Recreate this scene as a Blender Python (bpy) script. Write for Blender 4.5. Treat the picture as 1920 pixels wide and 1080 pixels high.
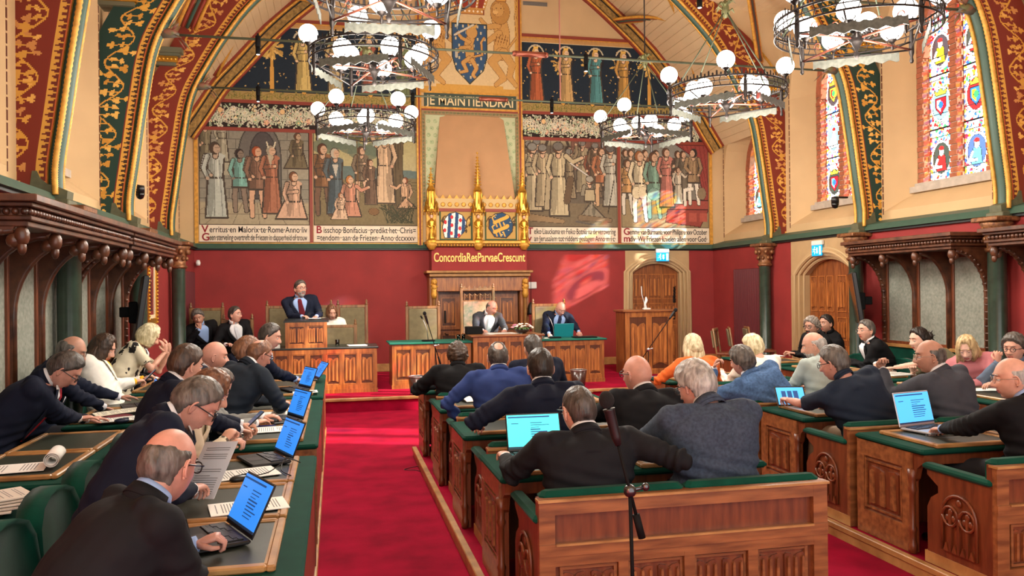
import bpy, bmesh, math, random
import numpy as np
from mathutils import Vector, Matrix, noise
R = math.radians
PI = math.pi
for o in list(bpy.data.objects): bpy.data.objects.remove(o)
C = bpy.context.scene.collection
SC = bpy.context.scene
random.seed(7)

# ---------------------------------------------------------------- camera, world, sun, exposure
cam_d = bpy.data.cameras.new('camera')
cam = bpy.data.objects.new('camera', cam_d)
C.objects.link(cam)
SC.camera = cam
cam_d.sensor_width = 36.0
cam_d.lens = 36.0 * 1500 / 1920
cam_d.clip_start = 0.05
cam.location = (0, 0, 1.78)
cam.rotation_mode = 'XYZ'
YAW = R(12.48)
PITCH = math.atan((545.3 - 540) / 1500.0)
cam.matrix_world = (Matrix.Translation((0, 0, 1.78)) @ Matrix.Rotation(-YAW, 4, 'Z')
                    @ Matrix.Rotation(PI / 2 + PITCH, 4, 'X') @ Matrix.Rotation(-0.0106, 4, 'Z'))

world = bpy.data.worlds.new('world')
SC.world = world
world.use_nodes = True
bg = world.node_tree.nodes['Background']
bg.inputs[0].default_value = (1.0, 0.97, 0.92, 1)
bg.inputs[1].default_value = 1.45
SUN_STRENGTH = 22.0
sun_d = bpy.data.lights.new('sun', 'SUN')
sun_d.energy = SUN_STRENGTH
sun_d.color = (1.0, 0.93, 0.80)
sun_d.angle = R(0.8)
sun = bpy.data.objects.new('sun', sun_d)
C.objects.link(sun)
sun.rotation_euler = Vector((-1.0, 0.38, -0.50)).to_track_quat('-Z', 'Y').to_euler()
SC.view_settings.view_transform = 'Standard'
SC.view_settings.look = 'None'
SC.view_settings.gamma = 1
SC.view_settings.use_curve_mapping = False
SC.view_settings.exposure = 0.64
SC.cycles.max_bounces = 8
SC.cycles.transparent_max_bounces = 12
SC.cycles.sample_clamp_indirect = 4.0
LAMP_W = 165

# ---------------------------------------------------------------- materials
def srgb(r, g, b):
    f = lambda c: (c / 255 / 12.92) if c / 255 <= 0.04045 else ((c / 255 + 0.055) / 1.055) ** 2.4
    return (f(r), f(g), f(b))
MATS = {}
def mat(name, col, rough=0.6, metal=0.0, var=0.0, vs=8.0, bump=0.0, bs=60.0, spec=0.5, sheen=0.0, stretch=None, emit=None, es=0.0, alpha=None, trans=0.0, sss=0.0, col2=None, coat=0.0, detail=3.0):
    if name in MATS: return MATS[name]
    m = bpy.data.materials.new(name); m.use_nodes = True
    nt = m.node_tree; N = nt.nodes; L = nt.links
    p = N['Principled BSDF']
    p.inputs['Base Color'].default_value = (*col, 1)
    p.inputs['Roughness'].default_value = rough
    p.inputs['Metallic'].default_value = metal
    p.inputs['Specular IOR Level'].default_value = spec
    if sheen: p.inputs['Sheen Weight'].default_value = sheen; p.inputs['Sheen Roughness'].default_value = 0.4
    if coat: p.inputs['Coat Weight'].default_value = coat; p.inputs['Coat Roughness'].default_value = 0.2
    if trans: p.inputs['Transmission Weight'].default_value = trans
    if sss:
        p.inputs['Subsurface Weight'].default_value = sss
        p.inputs['Subsurface Radius'].default_value = (0.012, 0.005, 0.003)
        p.inputs['Subsurface Scale'].default_value = 1.0
    if emit: p.inputs['Emission Color'].default_value = (*emit, 1); p.inputs['Emission Strength'].default_value = es
    if alpha is not None: p.inputs['Alpha'].default_value = alpha
    tc = None
    if var or bump:
        tc = N.new('ShaderNodeTexCoord'); mp = N.new('ShaderNodeMapping')
        L.new(tc.outputs['Object'], mp.inputs[0])
        if stretch: mp.inputs['Scale'].default_value = stretch
    if var:
        n = N.new('ShaderNodeTexNoise'); n.inputs['Scale'].default_value = vs; n.inputs['Detail'].default_value = detail
        L.new(mp.outputs[0], n.inputs['Vector'])
        cr = N.new('ShaderNodeValToRGB')
        a = [max(0, c * (1 - var)) for c in col]; b = list(col2) if col2 else [min(1, c * (1 + var)) for c in col]
        cr.color_ramp.elements[0].position = 0.32; cr.color_ramp.elements[1].position = 0.68
        cr.color_ramp.elements[0].color = (*a, 1); cr.color_ramp.elements[1].color = (*b, 1)
        L.new(n.outputs['Fac'], cr.inputs[0]); L.new(cr.outputs[0], p.inputs['Base Color'])
    if bump:
        n2 = N.new('ShaderNodeTexNoise'); n2.inputs['Scale'].default_value = bs; n2.inputs['Detail'].default_value = 2
        L.new(mp.outputs[0], n2.inputs['Vector'])
        bp = N.new('ShaderNodeBump'); bp.inputs['Strength'].default_value = bump; bp.inputs['Distance'].default_value = 0.01
        L.new(n2.outputs['Fac'], bp.inputs['Height']); L.new(bp.outputs[0], p.inputs['Normal'])
    MATS[name] = m
    return m
def vcol_mat(name, rough=0.75, metal=0.0, spec=0.3):
    m = bpy.data.materials.new(name); m.use_nodes = True
    nt = m.node_tree; p = nt.nodes['Principled BSDF']
    a = nt.nodes.new('ShaderNodeVertexColor'); a.layer_name = 'paint'
    nt.links.new(a.outputs[0], p.inputs['Base Color'])
    p.inputs['Roughness'].default_value = rough; p.inputs['Metallic'].default_value = metal
    p.inputs['Specular IOR Level'].default_value = spec
    return m
M_PAINT = vcol_mat('painted_surface')
def glass_vcol():
    m = bpy.data.materials.new('stained_glass'); m.use_nodes = True
    nt = m.node_tree; nt.nodes.clear()
    out = nt.nodes.new('ShaderNodeOutputMaterial')
    a = nt.nodes.new('ShaderNodeVertexColor'); a.layer_name = 'paint'
    t = nt.nodes.new('ShaderNodeBsdfTransparent'); d = nt.nodes.new('ShaderNodeBsdfTranslucent')
    g = nt.nodes.new('ShaderNodeBsdfGlossy'); g.inputs['Roughness'].default_value = 0.15
    mx = nt.nodes.new('ShaderNodeMixShader'); mx.inputs[0].default_value = 0.25
    mx2 = nt.nodes.new('ShaderNodeMixShader'); mx2.inputs[0].default_value = 0.04
    nt.links.new(a.outputs[0], t.inputs[0]); nt.links.new(a.outputs[0], d.inputs[0])
    nt.links.new(t.outputs[0], mx.inputs[1]); nt.links.new(d.outputs[0], mx.inputs[2])
    nt.links.new(mx.outputs[0], mx2.inputs[1]); nt.links.new(g.outputs[0], mx2.inputs[2])
    nt.links.new(mx2.outputs[0], out.inputs[0])
    return m
M_GLASS = glass_vcol()
def wood(name, c1, c2, rough=0.38, sc=(1.5, 1.5, 14), coat=0.25):
    return mat(name, c1, rough, var=0.12, vs=3.0, stretch=sc, col2=c2, bump=0.05, bs=20, coat=coat, detail=5)
OAK = wood('honey_oak', srgb(122, 66, 30), srgb(172, 106, 50), sc=(9, 9, 1.2))
OAKH = wood('honey_oak_level', srgb(114, 66, 36), srgb(156, 98, 56), sc=(1.2, 9, 9))
OAKD = wood('red_oak', srgb(96, 46, 24), srgb(126, 66, 36), sc=(9, 9, 1.2))
OAKL = wood('pale_oak_moulding', srgb(150, 104, 56), srgb(190, 142, 86), sc=(2, 2, 2))
DOORW = wood('door_oak', srgb(112, 60, 28), srgb(150, 88, 44), sc=(9, 9, 1.2))
CANW = wood('dark_carved_oak', srgb(62, 34, 22), srgb(104, 62, 40), sc=(3, 3, 3))
CHAIRW = wood('chair_oak', srgb(104, 70, 38), srgb(142, 100, 60), sc=(9, 9, 1.2))
VELV = mat('green_velvet', srgb(6, 64, 50), 0.9, var=0.3, vs=5, bump=0.05, bs=300, sheen=0.08, spec=.15)
CLOTHG = mat('green_desk_cloth', srgb(5, 58, 46), 0.85, var=0.15, vs=6, spec=.15)
CLOTHT = mat('teal_table_cloth', srgb(20, 96, 80), 0.75, var=0.1, vs=6, spec=.3)
LEATH = mat('dark_green_leather', srgb(44, 50, 40), 0.42, var=0.12, vs=30, bump=0.08, bs=250)
CARPET = mat('red_carpet', srgb(140, 6, 40), 0.95, var=0.25, vs=3.0, bump=0.25, bs=120, spec=.1, detail=5)
REDW = mat('red_wall_cloth', srgb(140, 40, 38), 0.8, var=0.10, vs=2.5, bump=0.04, bs=200)
CREAM = mat('cream_plaster', srgb(198, 166, 122), 0.8, var=0.05, vs=2)
CREAM2 = mat('pale_cream_paint', srgb(212, 186, 146), 0.8, var=0.05, vs=2)
BEIGE = mat('beige_stone', srgb(176, 146, 104), 0.7, var=0.06, vs=5)
STONE = mat('grey_sill_stone', srgb(176, 164, 150), 0.8, var=0.12, vs=10)
GREENP = mat('dark_green_paint', srgb(52, 80, 66), 0.5, var=0.08, vs=6)
COLG = mat('green_marbled_paint', srgb(44, 62, 50), 0.3, var=0.25, vs=9, coat=0.4)
BLACKP = mat('black_moulding', srgb(16, 18, 18), 0.5)
GOLD = mat('gilding', srgb(214, 164, 66), 0.32, metal=0.85, var=0.15, vs=30, bump=0.2, bs=90)
GOLDP = mat('ochre_gold_paint', srgb(204, 148, 58), 0.5, metal=0.25, var=0.2, vs=18)
BROWNP = mat('dark_red_paint', srgb(134, 52, 34), 0.6)
IRON = mat('dark_iron', srgb(44, 38, 36), 0.45, metal=0.7, var=0.2, vs=40)
ZINC = mat('aged_zinc', srgb(84, 84, 76), 0.5, metal=0.5, var=0.25, vs=30)
RODG = mat('green_iron_rod', srgb(84, 92, 72), 0.5, metal=0.3)
COPPER = mat('copper_fitting', srgb(150, 84, 66), 0.4, metal=0.7)
BLK = mat('black_plastic', srgb(20, 20, 22), 0.4)
BLKM = mat('black_matte', srgb(8, 8, 9), 0.75, spec=.2)
STEEL = mat('brushed_steel', srgb(190, 190, 192), 0.3, metal=0.9)
WHITE = mat('white_paper', srgb(236, 234, 228), 0.8)
WPL = mat('white_plastic', srgb(220, 218, 212), 0.5)
INK = mat('grey_print', srgb(120, 120, 122), 0.8)
INKB = mat('black_lettering', srgb(30, 24, 24), 0.8)
INKR = mat('red_lettering', srgb(140, 30, 40), 0.8)
GREYCLOTH = mat('woven_grey_panel', srgb(128, 132, 120), 0.9, var=0.12, vs=30, detail=6, col2=srgb(148, 148, 136))
OLIVE = mat('olive_upholstery', srgb(112, 100, 72), 0.85, var=0.12, vs=14, bump=0.05, bs=200)
CURTAIN = mat('tan_linen_hanging', srgb(180, 138, 98), 0.9, var=0.05, vs=3)
GLASSC = mat('clear_glass', (0.9, 0.95, 0.95), 0.03, trans=1.0)
GLOBE = mat('lit_globe', (1, 1, 1), 0.3, emit=(1.0, 0.95, 0.86), es=7.0)

# ---------------------------------------------------------------- mesh helpers
class MB:
    def __init__(s): s.v = []; s.f = []; s.m = []; s.sm = []; s.n = 0
    def add(s, vs, fs, mi=0, smooth=False):
        b = len(s.v); s.v += [tuple(v) for v in vs]
        for f in fs: s.f.append(tuple(b + i for i in f)); s.m.append(mi); s.sm.append(smooth)
        return s
    def box(s, x0, x1, y0, y1, z0, z1, mi=0, M=None):
        s.n += 1; e = (s.n % 7) * 0.00045      # neighbouring pieces of joinery never share a face plane
        x0 -= e; x1 += e; y0 -= e; y1 += e; z1 += e
        vs = [Vector((x, y, z)) for x in (x0, x1) for y in (y0, y1) for z in (z0, z1)]
        if M: vs = [M @ v for v in vs]
        return s.add(vs, [(0, 1, 3, 2), (4, 6, 7, 5), (0, 4, 5, 1), (2, 3, 7, 6), (0, 2, 6, 4), (1, 5, 7, 3)], mi)
    def cbox(s, x0, x1, y0, y1, z0, z1, c=0.01, mi=0, M=None):   # box with chamfered upright and level edges
        def ring(z, i): return [(x0 + c + i, y0 + i), (x1 - c - i, y0 + i), (x1 - i, y0 + c + i), (x1 - i, y1 - c - i), (x1 - c - i, y1 - i), (x0 + c + i, y1 - i), (x0 + i, y1 - c - i), (x0 + i, y0 + c + i)]
        vs = []
        for z, i in ((z0, c), (z0 + c, 0), (z1 - c, 0), (z1, c)):
            vs += [Vector((a, b, z)) for a, b in ring(z, i)]
        if M: vs = [M @ v for v in vs]
        fs = [tuple(range(7, -1, -1)), tuple(range(24, 32))]
        for r in range(3):
            for k in range(8): fs.append((r * 8 + k, r * 8 + (k + 1) % 8, r * 8 + 8 + (k + 1) % 8, r * 8 + 8 + k))
        return s.add(vs, fs, mi)
    def tube(s, pts, r, n=8, mi=0, closed=False, M=None, smooth=True, flat=1.0):
        P = [Vector(p) for p in pts]; k = len(P)
        rr = r if isinstance(r, (list, tuple)) else [r] * k
        vs = []; up0 = None
        for i in range(k):
            if closed: t = (P[(i + 1) % k] - P[i - 1])
            else: t = P[min(i + 1, k - 1)] - P[max(i - 1, 0)]
            if t.length < 1e-9: t = Vector((0, 0, 1))
            t.normalize()
            if up0 is None:
                up0 = Vector((0, 0, 1)) if abs(t.z) < 0.9 else Vector((0, 1, 0))
            a = t.cross(up0)
            if a.length < 1e-6: a = t.cross(Vector((1, 0, 0)))
            a.normalize(); b = a.cross(t).normalized(); up0 = b
            for j in range(n):
                an = 2 * PI * j / n
                vs.append(P[i] + a * math.cos(an) * rr[i] + b * math.sin(an) * rr[i] * flat)
        if M: vs = [M @ v for v in vs]
        fs = []
        for i in range(k if closed else k - 1):
            for j in range(n):
                i2 = (i + 1) % k
                fs.append((i * n + j, i * n + (j + 1) % n, i2 * n + (j + 1) % n, i2 * n + j))
        if not closed:
            fs.append(tuple(range(n - 1, -1, -1))); fs.append(tuple((k - 1) * n + j for j in range(n)))
        return s.add(vs, fs, mi, smooth)
    def lathe(s, prof, n=16, mi=0, M=None, smooth=True, c=(0, 0)):
        vs = []
        for r, z in prof:
            for j in range(n):
                a = 2 * PI * j / n; vs.append(Vector((c[0] + r * math.cos(a), c[1] + r * math.sin(a), z)))
        if M: vs = [M @ v for v in vs]
        fs = []
        for i in range(len(prof) - 1):
            for j in range(n): fs.append((i * n + j, i * n + (j + 1) % n, (i + 1) * n + (j + 1) % n, (i + 1) * n + j))
        fs.append(tuple(range(n - 1, -1, -1))); fs.append(tuple((len(prof) - 1) * n + j for j in range(n)))
        return s.add(vs, fs, mi, smooth)
    def ball(s, c, r, n=14, m=9, mi=0, M=None):
        c = Vector(c); r = Vector(r) if not isinstance(r, (int, float)) else Vector((r, r, r))
        vs = []
        for i in range(m + 1):
            th = PI * i / m
            for j in range(n):
                a = 2 * PI * j / n
                vs.append(c + Vector((r.x * math.sin(th) * math.cos(a), r.y * math.sin(th) * math.sin(a), r.z * math.cos(th))))
        if M: vs = [M @ v for v in vs]
        fs = [(i * n + j, (i + 1) * n + j, (i + 1) * n + (j + 1) % n, i * n + (j + 1) % n) for i in range(m) for j in range(n)]
        return s.add(vs, fs, mi, True)
    def prism(s, poly, a0, a1, axis='y', mi=0, M=None, smooth=False):
        """extrude a 2D outline; axis y: outline in (x,z); axis x: (y,z); axis z: (x,y)"""
        def P(p, a):
            if axis == 'y': return Vector((p[0], a, p[1]))
            if axis == 'x': return Vector((a, p[0], p[1]))
            return Vector((p[0], p[1], a))
        n = len(poly)
        vs = [P(p, a0) for p in poly] + [P(p, a1) for p in poly]
        if M: vs = [M @ v for v in vs]
        fs = [tuple(range(n)), tuple(range(2 * n - 1, n - 1, -1))] + [(i, n + i, n + (i + 1) % n, (i + 1) % n) for i in range(n)]
        return s.add(vs, fs, mi, smooth)
    def strip(s, A, B, mi=0, smooth=False):
        n = len(A); return s.add(list(A) + list(B), [(i, i + 1, n + i + 1, n + i) for i in range(n - 1)], mi, smooth)
    def mesh(s, name, mats):
        me = bpy.data.meshes.new(name); me.from_pydata(s.v, [], s.f)
        for m in (mats if isinstance(mats, (list, tuple)) else [mats]): me.materials.append(m)
        me.polygons.foreach_set('material_index', s.m); me.polygons.foreach_set('use_smooth', s.sm)
        me.update()
        return me
    def build(s, name, mats, parent=None, loc=None, fix=True):
        me = s.mesh(name, mats)
        if fix:
            bm = bmesh.new(); bm.from_mesh(me); bmesh.ops.recalc_face_normals(bm, faces=bm.faces); bm.to_mesh(me); bm.free()
        o = bpy.data.objects.new(name, me); C.objects.link(o)
        if parent: o.parent = parent
        if loc: o.location = loc
        return o
def tag(o, label=None, cat=None, group=None, kind=None):
    if label: o['label'] = label
    if cat: o['category'] = cat
    if group: o['group'] = group
    if kind: o['kind'] = kind
    return o
def thing(name, label, cat, loc=(0, 0, 0), rz=0.0, group=None):
    o = bpy.data.objects.new(name, None); o.empty_display_size = 0.1; C.objects.link(o)
    o.location = loc; o.rotation_euler = (0, 0, rz)
    return tag(o, label, cat, group)
def kids(o): return [c for c in bpy.data.objects if c.parent == o]
def dup(root, loc=None, rz=None, label=None, group=None):
    def rec(o, par):
        c = o.copy(); C.objects.link(c)
        if par: c.parent = par
        for k in KID.get(o.name, kids(o)): rec(k, c)
        return c
    KID = {}
    r = rec(root, None)
    if loc is not None: r.location = loc
    if rz is not None: r.rotation_euler = (0, 0, rz)
    if label: r['label'] = label
    if group: r['group'] = group
    return r
def struct(o): o['kind'] = 'structure'; return o
def TR(loc=(0, 0, 0), rz=0.0): return Matrix.Translation(loc) @ Matrix.Rotation(rz, 4, 'Z')
def arc(cx, cy, r, a0, a1, n): return [(cx + r * math.cos(R(a0 + (a1 - a0) * i / n)), cy + r * math.sin(R(a0 + (a1 - a0) * i / n))) for i in range(n + 1)]
def text_mesh(s, size, name, m, origin, ux, uz, width=None, ext=0.004, parent=None, bold=0.0, align='LEFT'):
    """flat lettering as a mesh standing on a wall: ux = reading direction, uz = up"""
    cu = bpy.data.curves.new(name, 'FONT'); cu.body = s; cu.size = size; cu.extrude = ext; cu.offset = bold; cu.align_x = align
    to = bpy.data.objects.new('tmp', cu); C.objects.link(to)
    bpy.context.view_layer.update()
    me = bpy.data.meshes.new_from_object(to.evaluated_get(bpy.context.evaluated_depsgraph_get()))
    bpy.data.objects.remove(to); bpy.data.curves.remove(cu)
    me.name = name; me.materials.clear(); me.materials.append(m)
    ux = Vector(ux).normalized(); uz = Vector(uz).normalized(); un = ux.cross(uz)
    w = max(v.co.x for v in me.vertices) - min(v.co.x for v in me.vertices)
    k = width / w if width else 1.0
    o3 = Vector(origin)
    for v in me.vertices: v.co = o3 + ux * v.co.x * k + uz * v.co.y + un * v.co.z
    o = bpy.data.objects.new(name, me); C.objects.link(o)
    if parent: o.parent = parent
    return o

# ---------------------------------------------------------------- painted panels (a picture as coloured cells of one mesh)
class Art:
    def __init__(s, w, h, cell, bgc):
        s.w, s.h = w, h; s.nx, s.ny = max(2, int(w / cell)), max(2, int(h / cell))
        s.X, s.Y = np.meshgrid((np.arange(s.nx) + .5) / s.nx * w, (np.arange(s.ny) + .5) / s.ny * h)
        s.img = np.empty((s.ny, s.nx, 3)); s.img[:] = srgb(*bgc); s.rs = np.random.RandomState(int(w * 991 + h * 77))
    def put(s, mask, col, a=1.0):
        s.img[mask] = s.img[mask] * (1 - a) + np.array(srgb(*col)) * a; return s
    def ell(s, x, y, rx, ry, col, rot=0, ol=None, a=1.0):
        c, q = math.cos(R(rot)), math.sin(R(rot))
        dx, dy = s.X - x, s.Y - y
        u, v = dx * c + dy * q, -dx * q + dy * c
        if ol: s.put((u / (rx + ol[0])) ** 2 + (v / (ry + ol[0])) ** 2 < 1, ol[1])
        return s.put((u / rx) ** 2 + (v / ry) ** 2 < 1, col, a)
    def line(s, pts, w, col, ol=None, w2=None):
        d = np.full(s.X.shape, 9.0); n = len(pts) - 1
        for i in range(n):
            (x0, y0), (x1, y1) = pts[i], pts[i + 1]
            L = (x1 - x0) ** 2 + (y1 - y0) ** 2 + 1e-9
            t = np.clip(((s.X - x0) * (x1 - x0) + (s.Y - y0) * (y1 - y0)) / L, 0, 1)
            ww = w + ((w2 if w2 else w) - w) * (i + t) / n
            d = np.minimum(d, np.hypot(s.X - x0 - t * (x1 - x0), s.Y - y0 - t * (y1 - y0)) - ww)
        if ol: s.put(d < ol[0], ol[1])
        return s.put(d < 0, col)
    def pm(s, pts):
        m = np.zeros(s.X.shape, bool); n = len(pts)
        for i in range(n):
            (x0, y0), (x1, y1) = pts[i], pts[(i + 1) % n]
            if y0 == y1: continue
            m ^= ((s.Y > min(y0, y1)) & (s.Y <= max(y0, y1)) & (s.X < x0 + (s.Y - y0) * (x1 - x0) / (y1 - y0)))
        return m
    def poly(s, pts, col, ol=None, a=1.0):
        s.put(s.pm(pts), col, a)
        if ol: s.line(list(pts) + [pts[0]], ol[0], ol[1])
        return s
    def rect(s, x0, y0, x1, y1, col, a=1.0): return s.put((s.X >= x0) & (s.X <= x1) & (s.Y >= y0) & (s.Y <= y1), col, a)
    def grain(s, amt=0.06, blur=3):
        n = s.rs.rand(s.ny // blur + 2, s.nx // blur + 2)
        n = np.kron(n, np.ones((blur, blur)))[:s.ny, :s.nx]
        s.img *= (1 + (n[..., None] - .5) * 2 * amt); s.img *= (1 + (s.rs.rand(s.ny, s.nx, 1) - .5) * amt); return s
    def figure(s, x, b, h, robe=(190, 180, 160), legs=None, skin=(196, 160, 130), hair=(90, 64, 46), arm=0, face=1, kneel=False, ol=(70, 60, 50), long=True, helm=None):
        o = (h * .012, ol); hd = h * .065
        top = b + h * (0.72 if kneel else 1.0); sh = top - h * .17; wa = top - h * .45
        if not kneel:
            lc = legs or skin
            if not long:
                s.line([(x - h * .05, wa), (x - h * .08, b + h * .25), (x - h * .07, b + .02 * h)], h * .04, lc, o, h * .025)
                s.line([(x + h * .04, wa), (x + h * .07, b + h * .25), (x + h * .1, b + .02 * h)], h * .04, lc, o, h * .025)
                s.poly([(x - h * .1, wa + h * .1), (x + h * .1, wa + h * .1), (x + h * .13, wa - h * .15), (x - h * .12, wa - h * .15)], robe, o)
            else:
                s.poly([(x - h * .09, wa + h * .1), (x + h * .09, wa + h * .1), (x + h * .15, b + h * .02), (x - h * .13, b + h * .02)], robe, o)
        else:
            s.poly([(x - h * .1, wa + h * .1), (x + h * .1, wa + h * .1), (x + h * .2 * face, b), (x - h * .28 * face, b)], robe, o)
        s.poly([(x - h * .11, sh), (x + h * .11, sh), (x + h * .09, wa), (x - h * .09, wa)], robe, o)
        s.ell(x, sh, h * .12, h * .05, robe)
        dk = tuple(int(c * .72) for c in robe); lt = tuple(min(255, int(c * 1.12)) for c in robe)
        for q in (-.06, -.01, .05): s.line([(x + h * q, sh - h * .05), (x + h * q * 1.7, (b if long or kneel else wa - h * .12) + h * .05)], h * .005, dk)
        s.line([(x + h * .025, sh - h * .04), (x + h * .035, wa - h * .1)], h * .01, lt)
        ax = {0: [(x - h * .12, sh), (x - h * .16, sh - h * .15), (x - h * .06, sh - h * .25)], 1: [(x + h * .11 * face, sh), (x + h * .2 * face, sh - h * .08), (x + h * .33 * face, sh - h * .02)],
              2: [(x + h * .11 * face, sh), (x + h * .17 * face, sh + h * .12), (x + h * .15 * face, sh + h * .28)], 3: [(x - h * .1, sh), (x - h * .14, sh - h * .14), (x + h * .05, sh - h * .12)]}[arm]
        s.line(ax, h * .03, robe, o, h * .022); s.ell(ax[-1][0], ax[-1][1], h * .025, h * .022, skin)
        ox = -face
        s.line([(x + h * .1 * ox, sh), (x + h * .15 * ox, sh - h * .16), (x + h * .1 * ox, sh - h * .28)], h * .028, robe, o, h * .02)
        s.ell(x + h * .1 * ox, sh - h * .29, h * .024, h * .022, skin)
        s.line([(x, sh), (x + h * .01 * face, top - h * .08)], h * .03, skin, o)
        s.ell(x - h * .008 * face, top - hd * .95, hd * .92, hd * 1.12, hair, ol=o)
        s.ell(x + h * .016 * face, top - hd * 1.1, hd * .68, hd * .9, skin)
        s.rect(x + h * .02 * face - hd * .4, top - hd * .98, x + h * .02 * face + hd * .45, top - hd * .84, tuple(int(c * .6) for c in skin), .7); s.rect(x + h * .028 * face - hd * .2, top - hd * 1.62, x + h * .028 * face + hd * .25, top - hd * 1.5, tuple(int(c * .65) for c in skin), .7)
        s.put(((s.X - x + face * h * .07) ** 2 / (h * .055) ** 2 + (s.Y - b - h * .45) ** 2 / (h * .42) ** 2 < 1) & (np.abs(s.img - np.array(srgb(*robe))).sum(2) < .02), tuple(int(c * .8) for c in robe))
        if helm: s.ell(x, top - hd * .6, hd, hd * .8, helm, ol=o)
        return s
    def mesh(s, name, org, ux, uy, m, mask=None, mapf=None):
        nx, ny = s.nx, s.ny
        U, V = np.meshgrid(np.linspace(0, s.w, nx + 1), np.linspace(0, s.h, ny + 1))
        if mapf: co = np.array([mapf(u, v) for u, v in zip(U.ravel(), V.ravel())], dtype=np.float32)
        else: co = np.array(org)[None] + U.ravel()[:, None] * np.array(ux)[None] + V.ravel()[:, None] * np.array(uy)[None]
        i, j = np.meshgrid(np.arange(nx), np.arange(ny)); a = (j * (nx + 1) + i).ravel()
        q = np.stack([a, a + 1, a + nx + 2, a + nx + 1], 1); cols = np.clip(s.img.reshape(-1, 3), 0, 1)
        if mask is not None: k = mask.ravel(); q = q[k]; cols = cols[k]
        me = bpy.data.meshes.new(name); me.vertices.add(len(co)); me.vertices.foreach_set('co', co.ravel().astype(np.float32))
        n = len(q); me.loops.add(n * 4); me.loops.foreach_set('vertex_index', q.ravel().astype(np.int32))
        me.polygons.add(n); me.polygons.foreach_set('loop_start', np.arange(0, n * 4, 4, dtype=np.int32))
        me.materials.append(m); me.update(calc_edges=True)
        ca = me.color_attributes.new('paint', 'FLOAT_COLOR', 'CORNER')
        c4 = np.ones((n, 4, 4), np.float32); c4[:, :, :3] = cols[:, None, :]; ca.data.foreach_set('color', c4.ravel())
        return me
    def build(s, name, org, ux, uy, parent=None, m=None, mask=None, mapf=None):
        o = bpy.data.objects.new(name, s.mesh(name, org, ux, uy, m or M_PAINT, mask, mapf)); C.objects.link(o)
        if parent: o.parent = parent
        return o
def vine(a, x0, y0, x1, y1, pitch, stem, leaf, kinds=None, size=0.05, vertical=True, w=0.008, seed=1):
    """scrolling stem with leaves, filling a band"""
    rs = random.Random(seed); amp = (x1 - x0 if vertical else y1 - y0) * .30
    L = (y1 - y0 if vertical else x1 - x0); c = (x0 + x1) / 2 if vertical else (y0 + y1) / 2
    P = lambda t, o: (c + o, y0 + t) if vertical else (x0 + t, c + o)
    pts = [P(t, amp * math.sin(2 * PI * t / pitch)) for t in np.arange(0, L, pitch / 14)]
    a.line(pts, w, stem)
    k = 0; t = 0.0
    while t < L:
        o = amp * math.sin(2 * PI * t / pitch); sg = -1 if o > 0 else 1
        for q in range(2):
            oo = o + sg * size * (1.1 + 1.3 * q) + rs.uniform(-.2, .2) * size; tt = t + rs.uniform(-.3, .3) * size
            px, py = P(tt, oo); bx, by = P(t, o)
            a.line([(bx, by), (px, py)], w * .7, stem)
            r = size * (.5 + .2 * rs.random()); lc = kinds[rs.randrange(len(kinds))] if kinds else leaf
            if k % 3 == 0:
                for an in (90, 210, 330): a.ell(px + r * .55 * math.cos(R(an)), py + r * .55 * math.sin(R(an)), r * .55, r * .55, lc)
            else:
                an = rs.uniform(0, 180); a.ell(px, py, r * .95, r * .45, lc, an)
                a.ell(px + r * .5 * math.cos(R(an + 60)), py + r * .5 * math.sin(R(an + 60)), r * .5, r * .25, lc, an + 60)
            k += 1
        t += size * 1.25
    return a
# ================================================================ THE ROOM
XL, XR, YB, YF = -2.60, 8.07, 16.10, -2.6       # lower walls
ZC_ = 2.62                                      # underside of the green cornice
CX = (XL + XR) / 2
UL, UR = -2.86, 8.33                            # upper walls stand a little further out
DZ = 0.20                                       # dais height
PZ = 0.10                                       # seating platform
RIBY = [13.7, 11.0, 8.28, 5.56, 2.84]

m = MB(); m.box(XL - .5, XR + .5, YF, YB + .2, -.2, 0); struct(m.build('floor', CARPET))
def zig(pts): return pts
# --- dais: red carpet with an oak nosing
m = MB(); m.box(XL, XR, 12.16, YB, 0, DZ)
dais = struct(m.build('trim_1', CARPET))
m = MB(); m.cbox(XL, XR, 12.12, 12.20, DZ - .035, DZ + .008, .006); m.build('nosing', OAKL, dais)
# --- seating platforms with plank plinths
for k, (x0, x1, y0, y1) in enumerate(((.80, 2.52, 3.4, 8.72), (3.46, 5.12, 3.5, 8.8), (-.82, -.12, 1.1, 10.3))):
    m = MB(); m.box(x0 + .02, x1 - .02, y0, y1, 0, PZ - .004)
    t = struct(m.build('trim_%d' % (k + 2), CARPET))
    for s in (x0, x1 - .05):
        m = MB(); m.cbox(s, s + .05, y0 - .01, y1 + .01, PZ - .04, PZ, .005); m.box(s + .01, s + .04, y0, y1, 0, PZ - .04); m.build('plank', OAKL, t)

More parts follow.
